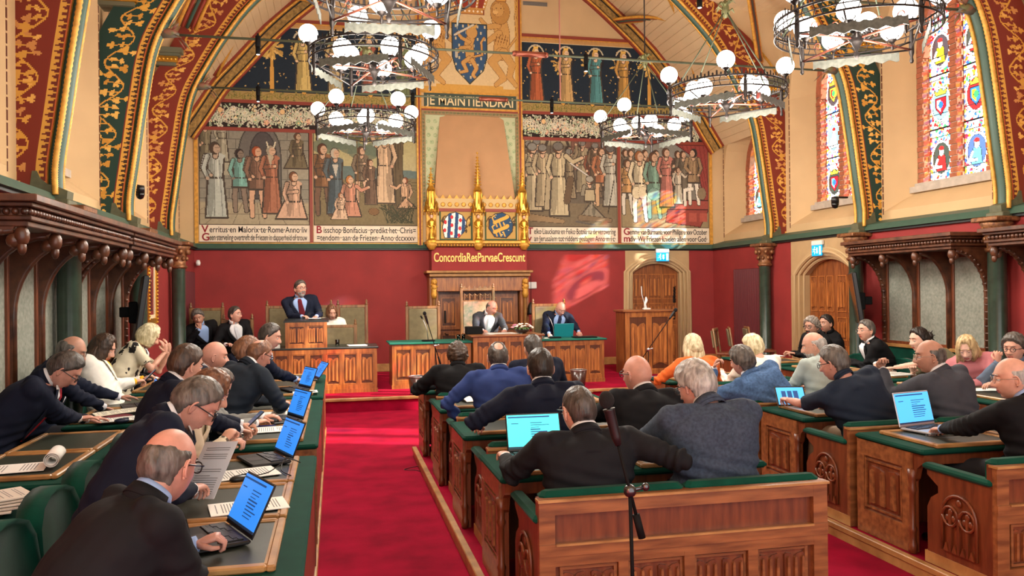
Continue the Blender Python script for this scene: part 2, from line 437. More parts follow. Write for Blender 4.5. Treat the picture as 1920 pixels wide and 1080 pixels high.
# --- lower walls (red cloth)
def wall_with_holes(name, axis, pos, th, a0, a1, z0, z1, holes, mt):
    """holes: list of (a0,a1,z0,z1)"""
    m = MB(); xs = sorted({a0, a1, *[h[0] for h in holes], *[h[1] for h in holes]}); zs = sorted({z0, z1, *[h[2] for h in holes], *[h[3] for h in holes]})
    for i in range(len(xs) - 1):
        for j in range(len(zs) - 1):
            ca, cz = (xs[i] + xs[i + 1]) / 2, (zs[j] + zs[j + 1]) / 2
            if any(h[0] < ca < h[1] and h[2] < cz < h[3] for h in holes): continue
            if axis == 'x': m.box(pos, pos + th, xs[i], xs[i + 1], zs[j], zs[j + 1])
            else: m.box(xs[i], xs[i + 1], pos, pos + th, zs[j], zs[j + 1])
    return struct(m.build(name, mt))
wall_with_holes('wall_left', 'x', XL - .5, .5, YF, YB, 0, ZC_, [], REDW)
wall_with_holes('wall_right', 'x', XR, .5, YF, YB, 0, ZC_, [(11.14, 12.90, 0, 2.5)], REDW)
wall_with_holes('wall_back', 'y', YB, .4, XL - .5, XR + .5, 0, ZC_, [(6.06, 7.46, 0, 2.5)], REDW)
wall_with_holes('wall_back', 'y', YB, .4, XL - .6, XR + .6, ZC_, 10, [], CREAM)

# --- upper side walls with splayed window openings
WIN = []                     # centre y, half width, sill, spring, apex
for yc in (15.02, 12.42, 9.82, 6.92): WIN.append(yc)
def arch_z(d, hw, sp, ap):   # pointed head of an opening, d = distance from its middle
    t = min(1, abs(d) / hw); return sp + (ap - sp) * math.sqrt(max(0, 1 - t ** 1.7))
def upper_wall(side):
    s = -1 if side == 'left' else 1
    X0 = UL if side == 'left' else UR
    X1 = X0 + s * .34; X2 = X0 + s * .62
    w = MB(); j = MB(); sl = MB()
    ys_prev = YF
    for k, yc in enumerate(sorted(WIN)):
        y0, y1 = (yc - 1.36, yc + 1.36)
        last = yc > 14
        hw, gw = (1.04, .72); sp, ap = (4.3, 5.45) if last else (5.3, 6.75)
        isp, iap = (4.35, 5.2) if last else (5.35, 6.5)
        y0 = ys_prev; y1 = {0: 8.28, 1: 11.0, 2: 13.7, 3: YB}[k]; ys_prev = y1
        zt = 7.15
        N = 20
        D = [-hw + 2 * hw * i / N for i in range(N + 1)]
        Dg = [-gw + 2 * gw * i / N for i in range(N + 1)]
        w.box(X0, X0 + s * .02, y0, yc - hw, ZC_, zt); w.box(X0, X0 + s * .02, yc + hw, y1, ZC_, zt); w.box(X0, X0 + s * .02, yc - hw, yc + hw, ZC_, 2.95)
        w.strip([(X0, yc + d, arch_z(d, hw, sp, ap)) for d in D], [(X0, yc + d, zt) for d in D])
        # splay
        A = [(X0, yc + d, arch_z(d, hw, sp, ap)) for d in D]; B = [(X1, yc + d, arch_z(d, gw, isp, iap)) for d in Dg]
        w.strip(A, B)
        for q in (-1, 1):
            w.strip([(X0, yc + q * hw, 2.95), (X0, yc + q * hw, sp)], [(X1, yc + q * gw, 3.22), (X1, yc + q * gw, isp)])
        w.strip([(X0, yc - hw, 2.95), (X0, yc + hw, 2.95)], [(X1, yc - gw, 3.22), (X1, yc + gw, 3.22)])
        # stone sill, moulded edge
        sl.box(X1 - s * .10, X1 + s * .3, yc - gw - .05, yc + gw + .05, 3.20, 3.29)
        sl.box(X1 - s * .04, X1 + s * .3, yc - gw - .01, yc + gw + .01, 3.29, 3.34)
        # outer masonry around the glass
        w.box(X1, X2, y0, yc - gw, 2.6, zt); w.box(X1, X2, yc + gw, y1, 2.6, zt); w.box(X1, X2, yc - gw, yc + gw, 2.6, 3.3)
        w.box(X1 + s * .1, X2, yc - gw, yc + gw, iap, zt)
        # brick jambs and mullion: courses of single bricks
        for (b0, b1) in ((yc - gw, yc - gw + .13), (yc - .075, yc + .075), (yc + gw - .13, yc + gw)):
            z = 3.34; c = 0; top = iap if abs((b0 + b1) / 2 - yc) < .1 else isp + .15
            while z < top:
                o = .012 if c % 2 else 0
                j.box(X1 + s * (.0 + o), X1 + s * .2, b0 + (.0 if c % 2 else .008), b1 - (.008 if c % 2 else 0), z, z + .068, 0)
                z += .08; c += 1
            j.box(X1 + s * .03, X1 + s * .19, b0 + .012, b1 - .012, 3.34, top, 1)
        # arched head of bricks
        pa = [(yc + d, arch_z(d, gw, isp, iap)) for d in Dg]; pb = [(yc + d * .80, arch_z(d, gw, isp, iap) - .13) for d in Dg]
        j.strip([(X1, a, b) for a, b in pa], [(X1, a, b) for a, b in pb], 2)
        j.strip([(X1, a, b) for a, b in pb], [(X1 + s * .2, a, b) for a, b in pb], 2)
        for q in (-1, 1):   # small pointed head of each light
            yl = yc + q * .335; P = [(yl + .26 * math.cos(R(a)), isp + .15 + .5 * math.sin(R(a)) ** .8) for a in range(0, 181, 15)]
            Q = [(a, b) for a, b in P]
            top = [(a, iap) for a, b in P]
            j.strip([(X1 + s * .06, a, b) for a, b in Q], [(X1 + s * .06, a, b) for a, b in top], 3)
    struct(w.build('wall_' + side, CREAM, fix=False))
    t = struct(j.build('trim_%d' % (6 if s > 0 else 5), [BRICK, MORTAR, BRICK, BRICKD]))
    sl.build('stone_sill', STONE, t)
BRICK = mat('orange_brick', srgb(166, 96, 66), 0.85, var=0.2, vs=14)
BRICKD = mat('brick_spandrel', srgb(150, 92, 66), 0.85, var=0.25, vs=18)
MORTAR = mat('pale_mortar', srgb(196, 178, 156), 0.9)
upper_wall('left'); upper_wall('right')

# --- stained glass, each light its own pane
def stained(seed, h):
    a = Art(.52, h, .0125, (236, 240, 250)); rs = random.Random(seed)
    pal = [(226, 40, 40), (40, 100, 220), (250, 200, 40), (60, 160, 90), (250, 250, 255), (200, 60, 120), (90, 190, 240), (240, 130, 40)]
    for i in range(520):   # small patches between the medallions
        x, y = rs.uniform(0, .46), rs.uniform(0, h)
        a.ell(x, y, rs.uniform(.012, .032), rs.uniform(.012, .03), pal[rs.choice((0, 1, 2, 3, 5, 6, 7, 1, 0, 4))], rs.uniform(0, 90))
    for x in (.03, .43):
        for q in range(int(h / .07)): a.ell(x, .04 + q * .07, .018, .028, pal[(q + seed) % 3], a=.9)
    n = max(2, int(h / .68)); st = h / n
    for k in range(n):
        cy = st * (k + .45)
        a.ell(.23, cy, .20, .26, (245, 245, 250), ol=(.008, (30, 30, 34)))
        a.ell(.23, cy, .165, .225, [(70, 60, 66), (70, 96, 150), (190, 40, 44), (60, 66, 60), (120, 190, 220)][(k + seed) % 5], ol=(.006, (26, 26, 30)))
        if (k + seed) % 2:     # a crowned shield
            c1 = [(250, 210, 60), (210, 30, 40), (50, 110, 200)][(k + seed) % 3]
            a.poly([(.12, cy + .1), (.34, cy + .1), (.335, cy - .05), (.23, cy - .17), (.125, cy - .05)], c1, (.005, (20, 20, 24)))
            a.poly([(.15, cy + .07), (.23, cy + .07), (.23, cy - .12), (.15, cy - .04)], pal[(seed + k + 3) % 8])
            a.ell(.23, cy - .01, .045, .05, pal[(seed * 3 + k) % 8], ol=(.004, (20, 20, 24)))
            a.poly([(.13, cy + .13), (.33, cy + .13), (.36, cy + .22), (.29, cy + .18), (.23, cy + .24), (.17, cy + .18), (.10, cy + .22)], (250, 205, 60), (.005, (40, 30, 20)))
        else:                  # a robed half figure
            a.poly([(.13, cy - .19), (.33, cy - .19), (.30, cy + .04), (.16, cy + .04)], pal[(seed + k) % 8], (.005, (30, 24, 24)))
            a.line([(.15, cy - .02), (.10, cy - .12), (.22, cy - .13)], .022, (240, 236, 250), (.004, (30, 24, 24)))
            a.ell(.23, cy + .09, .045, .06, (246, 220, 200), ol=(.005, (30, 24, 24))); a.ell(.23, cy + .145, .05, .03, (200, 40, 40))
        a.rect(0, st * k - .012, .46, st * k + .012, (16, 16, 20))
    for y in np.arange(0, h, .17): a.rect(0, y - .003, .46, y + .003, (40, 40, 46))
    for x in (.0, .452): a.rect(x, 0, x + .008, h, (20, 20, 24))
    a.img = np.clip(a.img, 0.004, .9)
    return a
wn = 1
for side in (-1, 1):
    X0 = (UL if side < 0 else UR) + side * (.34 + .12)
    for k, yc in enumerate(WIN):
        t = thing('window_%d' % wn, None, None); t['kind'] = 'structure'; wn += 1
        last = yc > 14
        for q in (-1, 1):
            h = 2.45 if last else 3.2
            a = stained(wn * 5 + q + 7, h)
            if side > 0: a.build('stained_glass_light', (X0, yc + q * .335 + .26, 3.32), (0, -1, 0), (0, 0, 1), t, M_GLASS)
            else: a.build('stained_glass_light', (X0, yc + q * .335 - .26, 3.32), (0, 1, 0), (0, 0, 1), t, M_GLASS)

# --- barrel ceiling of cream boards, low over the last bay, springing higher where tall windows stand
PROF_LOW = [(-.26, 4.9), (0, 5.3), (.35, 5.85), (.74, 6.3), (1.3, 6.95), (1.9, 7.52), (2.8, 8.25), (4, 8.95), (5.335, 9.35)]
PROF_HI = [(-.26, 6.98), (.4, 6.99), (.9, 7.03), (1.3, 7.12), (1.9, 7.55), (2.8, 8.25), (4, 8.95), (5.335, 9.35)]
def boards(name, prof, y0, y1):
    m = MB()
    pts = []
    for i in range(len(prof) - 1):
        (a, z), (b, w) = prof[i], prof[i + 1]; L = math.hypot(b - a, w - z); n = max(1, round(L / .17))
        for k in range(n): pts.append((a + (b - a) * k / n, z + (w - z) * k / n, a + (b - a) * (k + 1) / n, z + (w - z) * (k + 1) / n))
    for a, z, b, w in pts:
        for s in (1, -1):
            X = (lambda o: XL + o) if s > 0 else (lambda o: XR - o)
            dx, dz = (b - a), (w - z); L = math.hypot(dx, dz); nx, nz = dz / L, -dx / L     # into the room
            g = .012
            P = [(a, z), (a + dx * .93, z + dz * .93), (a + dx * .965 - nx * g, z + dz * .965 - nz * g), (b, w)]
            for i in range(3):
                q0, q1 = P[i], P[i + 1]
                m.add([(X(q0[0]), y0, q0[1]), (X(q1[0]), y0, q1[1]), (X(q1[0]), y1, q1[1]), (X(q0[0]), y1, q0[1])], [(0, 1, 2, 3)])
    return struct(m.build(name, CREAM2, fix=False))
boards('ceiling', PROF_LOW, 13.7, YB)
boards('ceiling', PROF_HI, YF, 13.7)
m = MB()
for s in (1, -1):
    X = (lambda o: XL + o) if s > 0 else (lambda o: XR - o)
    P = [(X(a), 13.70, b) for a, b in PROF_LOW]; m.strip(P, [(X(a), 13.70, max(b + .02, 7.2)) for a, b in PROF_LOW]); m.box(min(X(-.6), X(-.2)), max(X(-.6), X(-.2)), 13.68, 13.72, 4.8, 7.2)
struct(m.build('ceiling', CREAM2, fix=False))

# --- cornice: green band over black fillet, all round
m = MB()
m.box(XL, XR, YB - .05, YB, ZC_ - .005, ZC_ + .03, 1); m.prism([(YB - .02, ZC_ + .15), (YB - .09, ZC_ + .03), (YB - .09, ZC_ + .025), (YB, ZC_ + .025), (YB, ZC_ + .15)], XL, XR, 'x')
for s, x in ((1, XL), (-1, XR)):
    m.box(min(x, x + s * .05), max(x, x + s * .05), YF, YB, ZC_ - .005, ZC_ + .03, 1)
    m.prism([(x + s * .09, ZC_ + .03), (x + s * .03, ZC_ + .12), (x - s * .27, ZC_ + .20), (x - s * .27, ZC_ + .03)], YF, YB, 'y')
struct(m.build('trim_7', [GREENP, BLACKP]))
# --- skirting boards
m = MB(); m.cbox(XL, 1.80, YB - .03, YB, DZ, DZ + .16, .008); m.cbox(3.84, 6.05, YB - .03, YB, DZ, DZ + .16, .008); m.cbox(7.5, XR, YB - .03, YB, DZ, DZ + .16, .008); struct(m.build('baseboard_back', OAKL))
m = MB(); m.cbox(XR - .03, XR, 12.95, YB, 0, .16 + DZ, .008); m.cbox(XR - .03, XR, YF, 11.05, 0, .16, .008); struct(m.build('baseboard_right', OAKL))
m = MB(); m.cbox(XL, XL + .03, YF, YB, 0, .16 + .0, .008); struct(m.build('baseboard_left', OAKL))
# red dashed and lined stencil borders on the cream piers
m = MB()
for s, X0 in ((1, UL), (-1, UR)):
    for yc in WIN:
        for q in (-1, 1):
            y = yc + q * 1.06; z = 2.9
            while z < 6.0:
                m.box(min(X0, X0 + s * .004), max(X0, X0 + s * .004), y - .008, y + .008, z, z + .09); z += .115
        X1 = X0 - s * .34
struct(m.build('trim_8', mat('stencil_brown', srgb(96, 50, 34), .8)))

# ================================================================ ARCHED RIBS with painted spandrels
RIBP = [(0, 2.72), (.0, 3.0), (.07, 3.5), (.17, 4.2), (.31, 4.95), (.57, 5.5), (.9, 6.05), (1.26, 6.53), (1.9, 7.15), (2.8, 7.9), (4, 8.6), (5.335, 9.0)]
def catm(pts, n=5):
    out = []
    for i in range(len(pts) - 1):
        p0 = pts[max(i - 1, 0)]; p1 = pts[i]; p2 = pts[i + 1]; p3 = pts[min(i + 2, len(pts) - 1)]
        for k in range(n):
            t = k / n
            out.append(tuple(.5 * (2 * b + (c - a) * t + (2 * a - 5 * b + 4 * c - d) * t * t + (3 * b - a - 3 * c + d) * t ** 3) for a, b, c, d in zip(p0, p1, p2, p3)))
    out.append(tuple(pts[-1])); return out
RC = catm(RIBP)
# spandrel raster: u along the curve, v from the curve outwards to the wall; painted in (arc length, depth)
def rib(side, y, red, vis, label):
    s = 1 if side < 0 else -1
    X = (lambda o: XL + o) if side < 0 else (lambda o: XR - o)
    t = thing('arch_rib', label, 'rib', (X(0), y, 2.72))
    T = Matrix.Translation((-X(0), -y, -2.72))
    th = .17
    # depth of panel behind the curve
    N = len(RC); nrm = []
    for i in range(N):
        a = RC[max(i - 1, 0)]; b = RC[min(i + 1, N - 1)]; d = Vector((b[0] - a[0], b[1] - a[1])).normalized(); nrm.append((-d.y, d.x))
    outer = []
    for i, (o, z) in enumerate(RC):
        if z < 5.55: outer.append((-.30, z))
        else:
            k = min(1, (z - 5.55) / .9); W = .46
            q = (o + nrm[i][0] * W, z + nrm[i][1] * W)
            outer.append((q[0] if k >= 1 else -.26 * (1 - k) + q[0] * k, q[1] * k + z * (1 - k)))
    cum = [0]
    for i in range(1, N): cum.append(cum[-1] + math.hypot(RC[i][0] - RC[i - 1][0], RC[i][1] - RC[i - 1][1]))
    LT = cum[-1]; Wd = .62
    a = Art(LT, Wd, .014 if vis else .04, (118, 44, 28) if red else (34, 58, 48))
    if vis:
        vine(a, 0, .10, LT, .54, .62, (206, 150, 60), (214, 160, 66), [(214, 160, 66), (196, 140, 54), (224, 176, 86)] if not red else [(222, 168, 84), (206, 150, 66), (196, 134, 74)], .070 if red else .082, False, .010, 3 + red)
    a.rect(0, 0, LT, .115, (206, 152, 64)); 
    n = int(LT / .06)
    for k in range(n): a.poly([(k * .06 + .004, .02), (k * .06 + .03, .085), (k * .06 + .056, .02)], (104, 42, 30) if red else (60, 40, 26))
    a.rect(0, .10, LT, .118, (120, 44, 30)); a.rect(0, .0, LT, .018, (190, 96, 50))
    def mf_at(dy):
        def mf(u, v):
            i = 0
            lo, hi = 0, N - 1
            while hi - lo > 1:
                mid = (lo + hi) // 2
                if cum[mid] <= u: lo = mid
                else: hi = mid
            f = (u - cum[lo]) / (cum[hi] - cum[lo] + 1e-9); f = min(1, max(0, f))
            cx = RC[lo][0] * (1 - f) + RC[hi][0] * f; cz = RC[lo][1] * (1 - f) + RC[hi][1] * f
            ox = outer[lo][0] * (1 - f) + outer[hi][0] * f; oz = outer[lo][1] * (1 - f) + outer[hi][1] * f
            D = math.hypot(ox - cx, oz - cz); k = min(v / D, 1) if D > .01 else 0
            return (X(cx + (ox - cx) * k), y + dy, cz + (oz - cz) * k)
        return mf
    for dy in (-th / 2, th / 2):
        if dy > 0 and not vis: continue
        o = a.build('painted_spandrel', None, None, None, t, mapf=mf_at(dy)); o.data.transform(T)
    # core, roll mouldings
    c = MB(); A = [(X(p[0] + .0), y - th / 2 + .004, p[1]) for p in RC]; B = [(X(p[0]), y + th / 2 - .004, p[1]) for p in RC]
    c.strip(A, B); c.strip([(X(p[0]), y - th / 2 + .004, p[1]) for p in outer], [(X(p[0]), y + th / 2 - .004, p[1]) for p in outer])
    o = c.build('rib_core', GOLDP, t, fix=False); o.data.transform(T)
    c = MB(); c.tube([(X(o_[0] + .045), y, o_[1]) for o_ in RC], .065, 10)
    o = c.build('green_roll', GREENP, t); o.data.transform(T)
    for dy in (-.10, .10):
        c = MB(); pts = [(X(o_[0] + .07), y + dy, o_[1]) for o_ in RC]
        P2 = []; 
        for i in range(len(pts) - 1):
            for k in range(6):
                f = k / 6; P2.append(tuple(pts[i][j] * (1 - f) + pts[i + 1][j] * f for j in range(3)))
        c.tube(P2, [.024 + .007 * (i % 2) for i in range(len(P2))], 8)
        o = c.build('gilt_roll', GOLDP, t); o.data.transform(T)
    # carved foot
    c = MB(); c.prism([(X(-.24), 2.66), (X(.16), 2.66), (X(.17), 2.76), (X(.10), 2.79), (X(.0), 2.82), (X(-.06), 2.87), (X(-.09), 2.94), (X(-.13), 2.94), (X(-.15), 2.80), (X(-.24), 2.76)], y - .09, y + .09, 'y')
    c.cbox(min(X(-.24), X(.19)), max(X(-.24), X(.19)), y - .13, y + .13, 2.62, 2.68, .01)
    o = c.build('carved_foot', mat('olive_stone_paint', srgb(84, 84, 60), .6, var=.2, vs=12), t); o.data.transform(T)
    # capital ledge where the spandrel meets the wall
    c = MB()
    for (z0, z1, e) in ((5.42, 5.47, .0), (5.47, 5.56, .03), (5.56, 5.60, .07), (5.60, 5.68, .11)):
        c.box(min(X(-.26), X(.16 + e)), max(X(-.26), X(.16 + e)), y - .14 - e, y + .14 + e, z0, z1, 1 if z0 == 5.47 else 0)
    for k in range(7): c.ball((X(-.2 + k * .06), y - .18, 5.515), .024, 8, 5, 1)
    o = c.build('carved_ledge', [mat('grey_green_paint', srgb(96, 96, 74), .6), GOLD], t); o.data.transform(T)
    return t
vn = ['nearest the back wall', 'second from the back wall', 'third from the back wall', 'fourth from the back wall', 'fifth from the back wall']
for k, y in enumerate(RIBY):
    for sd, sn in ((-1, 'left'), (1, 'right')):
        red = k % 2 == 0
        if k > 3: continue
        rib(sd, y, red, k < 3, 'painted arch rib with ochre vines on %s, %s wall, %s' % ('red' if red else 'dark green', sn, vn[k]))
# gilded and striped band following the ceiling across the back wall, and middle ridge ribs
def band(y0, prof_off, name, n):
    m = MB()
    cur = catm([(o, z) for o, z in PROF_LOW])
    N = len(cur)
    nr = []
    for i in range(N):
        a = cur[max(i - 1, 0)]; b = cur[min(i + 1, N - 1)]; d = Vector((b[0] - a[0], b[1] - a[1])).normalized(); nr.append((d.y, -d.x))
    cols = [(0, .05, 1), (.05, .10, 0), (.10, .13, 2), (.13, .26, 3), (.26, .29, 2), (.29, .34, 0), (.34, .37, 1)]
    for s in (1, -1):
        X = (lambda o: XL + o) if s > 0 else (lambda o: XR - o)
        for a, b, mi in cols:
            pr = -.05 if mi in (0, 1) else -.02
            A = [(X(cur[i][0] + nr[i][0] * a), y0 + pr, cur[i][1] + nr[i][1] * a) for i in range(N)]
            B = [(X(cur[i][0] + nr[i][0] * b), y0 + pr, cur[i][1] + nr[i][1] * b) for i in range(N)]
            m.strip(A, B, mi)
            m.strip([(p[0], YB, p[2]) for p in A], A, mi); m.strip([(p[0], YB, p[2]) for p in B], B, mi)
        for q in (.075, .315):
            m.tube([(X(cur[i][0] + nr[i][0] * q), y0 - .05, cur[i][1] + nr[i][1] * q) for i in range(N)], .022, 8, 0)
    return struct(m.build(name, [GOLDP, BROWNP, BLACKP, mat('ochre_vine_paint', srgb(150, 118, 62), .7, var=.45, vs=16)], fix=False))
band(YB - .02, 0, 'trim_9', 0)
# slanting boards-and-gilt ribs that cross the ceiling between the arches
def diag(x0, y0, z0, x1, y1, z1, bow, name):
    m = MB(); N = 24
    for w, mi, r in ((-.11, 0, .03), (-.06, 1, .028), (0, 2, .03), (.06, 1, .028), (.11, 0, .03)):
        P = []
        for i in range(N + 1):
            t = i / N; b = math.sin(PI * t) * bow
            P.append((x0 + (x1 - x0) * t + (w if abs(y1 - y0) > 1 else 0), y0 + (y1 - y0) * t + w, z0 + (z1 - z0) * t + b))
        m.tube(P, r, 6, mi)
    return struct(m.build(name, [GOLDP, BROWNP, GREENP]))
tn = 10
for k in range(4):
    ya = YB if k == 0 else RIBY[k - 1]; yb = RIBY[k]
    for s in (1, -1):
        X = (lambda o: XL + o) if s > 0 else (lambda o: XR - o)
        for (p, q) in ((ya, yb), (yb, ya)):
            diag(X(.35), p + (.25 if p < q else -.25), 6.0 if k else 5.9, X(2.2), q + (.1 if q < p else -.1), 7.45, .42, 'trim_%d' % tn); tn += 1

# ================================================================ COLUMNS
def column(side, y, label, z0=0.0):
    x = XL + .15 if side < 0 else XR - .15
    t = thing('column', label, 'column', (x, y, z0), group=None)
    h = ZC_ - z0
    m = MB(); m.lathe([(.13, .30), (.105, .34), (.105, h - .44), (.115, h - .42)], 24); m.build('shaft', COLG, t)
    m = MB(); m.lathe([(.17, 0), (.17, .10), (.15, .14), (.155, .2), (.125, .26), (.13, .3)], 24); m.build('base', COLG, t)
    m = MB(); m.lathe([(.115, h - .43), (.135, h - .41), (.135, h - .385), (.11, h - .37), (.115, h - .28), (.15, h - .14), (.19, h - .08), (.17, h - .06)], 20)
    for k in range(8):
        a = k * PI / 4
        for zz, rr, q in ((h - .27, .125, .03), (h - .16, .155, .036)):
            m.ball((rr * math.cos(a + (zz > h - .2) * .4), rr * math.sin(a + (zz > h - .2) * .4), zz), (q, q, q * 1.3), 8, 6)
    m.cbox(-.20, .20, -.20, .20, h - .06, h, .012)
    m.build('carved_capital', mat('gilt_bronze_carving', srgb(112, 66, 44), .45, metal=.4, var=.4, vs=22, col2=srgb(150, 102, 62)), t)
    return t
for k, y in enumerate(RIBY[:4]):
    for sd, sn in ((-1, 'left'), (1, 'right')):
        column(sd, y, 'dark green round column with carved capital, %s wall, %s' % (sn, vn[k]), DZ if k == 0 else 0)

# ================================================================ TIE RODS
def tie(y, label):
    t = thing('tie_rod', label, 'tie rod', (CX, y, 5.13))
    w = CX - XL - .42
    m = MB(); m.tube([(-w, 0, 0), (w, 0, 0)], .017, 8); m.build('rod', RODG, t)
    m = MB(); m.tube([(-.22, 0, 0), (.22, 0, 0)], .04, 12); m.tube([(-.26, 0, 0), (-.22, 0, 0)], [.03, .045], 12); m.tube([(.22, 0, 0), (.26, 0, 0)], [.045, .03], 12); m.build('turnbuckle', COPPER, t)
    for s in (-1, 1):
        m = MB(); m.prism([(s * (w + .25), -.22), (s * (w + .02), -.02), (s * w, .07), (s * (w + .12), .10), (s * (w + .45), .12)], -.05, .05, 'y'); m.tube([(s * w, 0, 0), (s * (w - .25), 0, 0)], [.06, .03], 10)
        m.build('iron_bracket', mat('grey_brown_paint', srgb(92, 84, 72), .6), t)
        m = MB(); rs = random.Random(int(y * 10))
        for k in range(7):
            a = k * .9; c = Vector((s * (w - .08 - .03 * k), math.cos(a) * .05, math.sin(a) * .07 + .02))
            d = Vector((-s * .10, math.cos(a) * .10, math.sin(a) * .15))
            m.tube([c, c + d * .5, c + d], [.006, .034, .004], 6, 0, flat=.3)
        m.ball((s * (w - .12), 0, .02), (.12, .055, .06), 10, 8)
        m.build('leaf_ornament', [mat('painted_leaf', srgb(128, 134, 82), .6, var=.4, vs=12, col2=srgb(140, 70, 66))], t)
    return t
for k, y in enumerate(RIBY[:4]): tie(y, 'green iron tie rod across the hall with leaf brackets, %s' % vn[k])
def spot(x, y, k):
    t = thing('spotlight', 'small black cylinder spotlight on the %s' % k, 'spotlight', (x, y, 5.13), group='cylinder spotlights on the tie rods')
    m = MB(); m.lathe([(.032, -.10), (.034, -.095), (.034, .04), (.02, .05)], 14); m.lathe([(.027, -.20), (.031, -.19), (.031, -.1)], 14); m.box(-.012, .012, -.012, .012, .0, .075); m.build('housing', BLKM, t)
    m = MB(); m.lathe([(.022, -.203), (.022, -.2)], 14); m.build('lens', mat('spot_lens', (1, 1, 1), .3, emit=(1, .95, .85), es=3), t)
for (x, y, k) in ((-.96, 11.0, 'second tie rod, left end'), (1.15, 11.0, 'second tie rod, in front of the royal arms'), (3.56, 11.0, 'second tie rod, right of the middle'), (-1.2, 13.7, 'far tie rod, left end'), (1.33, 13.7, 'far tie rod, beside the motto'), (3.79, 13.7, 'far tie rod, right of the hood'), (4.02, 8.28, 'third tie rod, high on the right')):
    spot(x, y, k)
# ================================================================ MURALS on the back wall
def mural(x0, x1, z0, z1, draw, label, cell=.0125, line1=None, line2=None, reds=None):
    t = thing('mural_painting', label, 'mural', (x0, YB - .012, z0))
    a = Art(x1 - x0, z1 - z0, cell, (138, 126, 108)); draw(a); a.grain(.07)
    a.rect(0, 0, a.w, .012, (60, 50, 40)); a.rect(0, 0, .012, a.h, (60, 50, 40)); a.rect(a.w - .012, 0, a.w, a.h, (60, 50, 40))
    a.build('picture', (0, 0, 0), (1, 0, 0), (0, 0, 1), t)
    # text field below
    m = MB(); m.box(0, x1 - x0, 0, .008, -.335, -.005); m.build('text_field', mat('ivory_text_field', srgb(222, 206, 182), .8, var=.05, vs=6), t)
    for i, ln in enumerate((line1, line2)):
        if not ln: continue
        w = x1 - x0 - .10
        # split into red capitals and black letters
        if ln[0] != '=': text_mesh(ln[0], .20, 'red_capital', INKR, (.04, -.003, -.15 - i * .15), (1, 0, 0), (0, 0, 1), ext=.002, parent=t, bold=.004); w -= .13; ln = ln[1:]; xo = .18
        else: xo = .05
        text_mesh(ln, .165, 'lettering', INKB, (xo, -.003, -.145 - i * .15), (1, 0, 0), (0, 0, 1), width=w, ext=.002, parent=t, bold=.0012)
    return t
def sky(a, c0, c1, y0=0):
    t = np.clip((a.Y - y0) / (a.h - y0), 0, 1)[..., None]; m = a.Y > y0
    col = np.array(srgb(*c0)) * (1 - t) + np.array(srgb(*c1)) * t; a.img[m] = col[m]
def d1(a):   # Roman hall
    a.img[:] = srgb(142, 132, 112); w, h = a.w, a.h
    a.rect(0, .45, w, h, (134, 128, 112))
    for r in range(9):
        y = .5 + r * .19; a.rect(0, y, w, y + .008, (92, 88, 78))
        for c in range(9): x = c * .27 + (r % 2) * .13; a.rect(x, y, x + .007, y + .19, (98, 92, 82))
    a.poly([(.72, .5), (1.5, .5), (1.5, 1.35)] + [(1.11 + .39 * math.cos(R(q)), 1.35 + .62 * math.sin(R(q))) for q in range(0, 181, 12)] + [(.72, 1.35)], (104, 98, 90), (.012, (70, 66, 60)))
    a.poly([(.92, .5), (1.42, .5), (1.42, 1.3)] + [(1.17 + .25 * math.cos(R(q)), 1.3 + .5 * math.sin(R(q))) for q in range(0, 181, 12)] + [(.92, 1.3)], (78, 72, 70), (.01, (60, 56, 54)))
    a.rect(0, 0, w, .42, (160, 146, 118))
    for x in (-.4, .1, .6, 1.1, 1.6, 2.1): a.line([(x, 0), (1.0 + (x - 1.0) * .55, .42)], .005, (110, 98, 80))
    a.rect(0, .2, w, .208, (112, 100, 82))
    a.rect(.28, .95, .55, 1.25, (160, 150, 126)); a.figure(.12, 1.0, .95, (128, 118, 92), arm=0, hair=(80, 70, 60)); a.figure(.42, 1.18, .86, (164, 156, 132), arm=3, skin=(176, 164, 140), hair=(150, 140, 118))
    a.rect(1.66, .9, 2.04, 1.3, (150, 142, 122)); a.figure(1.82, 1.1, .95, (110, 98, 74), arm=3, skin=(180, 150, 120), kneel=True)
    a.figure(.30, .10, 1.45, (176, 178, 164), arm=0, skin=(176, 150, 126), hair=(76, 60, 48)); a.figure(.74, .24, 1.2, (120, 164, 150), arm=1, face=1, long=False, skin=(130, 112, 96), hair=(50, 40, 36))
    a.figure(1.06, .14, 1.36, (130, 98, 78), arm=0, long=False, skin=(198, 156, 124), hair=(150, 76, 44)); a.figure(1.32, .2, 1.32, (158, 104, 78), arm=3, hair=(150, 140, 120))
    a.line([(1.27, 1.5), (1.24, 1.6)], .014, (200, 190, 160)); a.line([(1.37, 1.5), (1.40, 1.6)], .014, (200, 190, 160)); a.poly([(1.25, 1.35), (1.36, 1.35), (1.31, 1.12)], (170, 156, 130))
    a.figure(1.74, .12, 1.25, (196, 158, 130), arm=3, skin=(200, 164, 134), hair=(110, 70, 46), kneel=True)
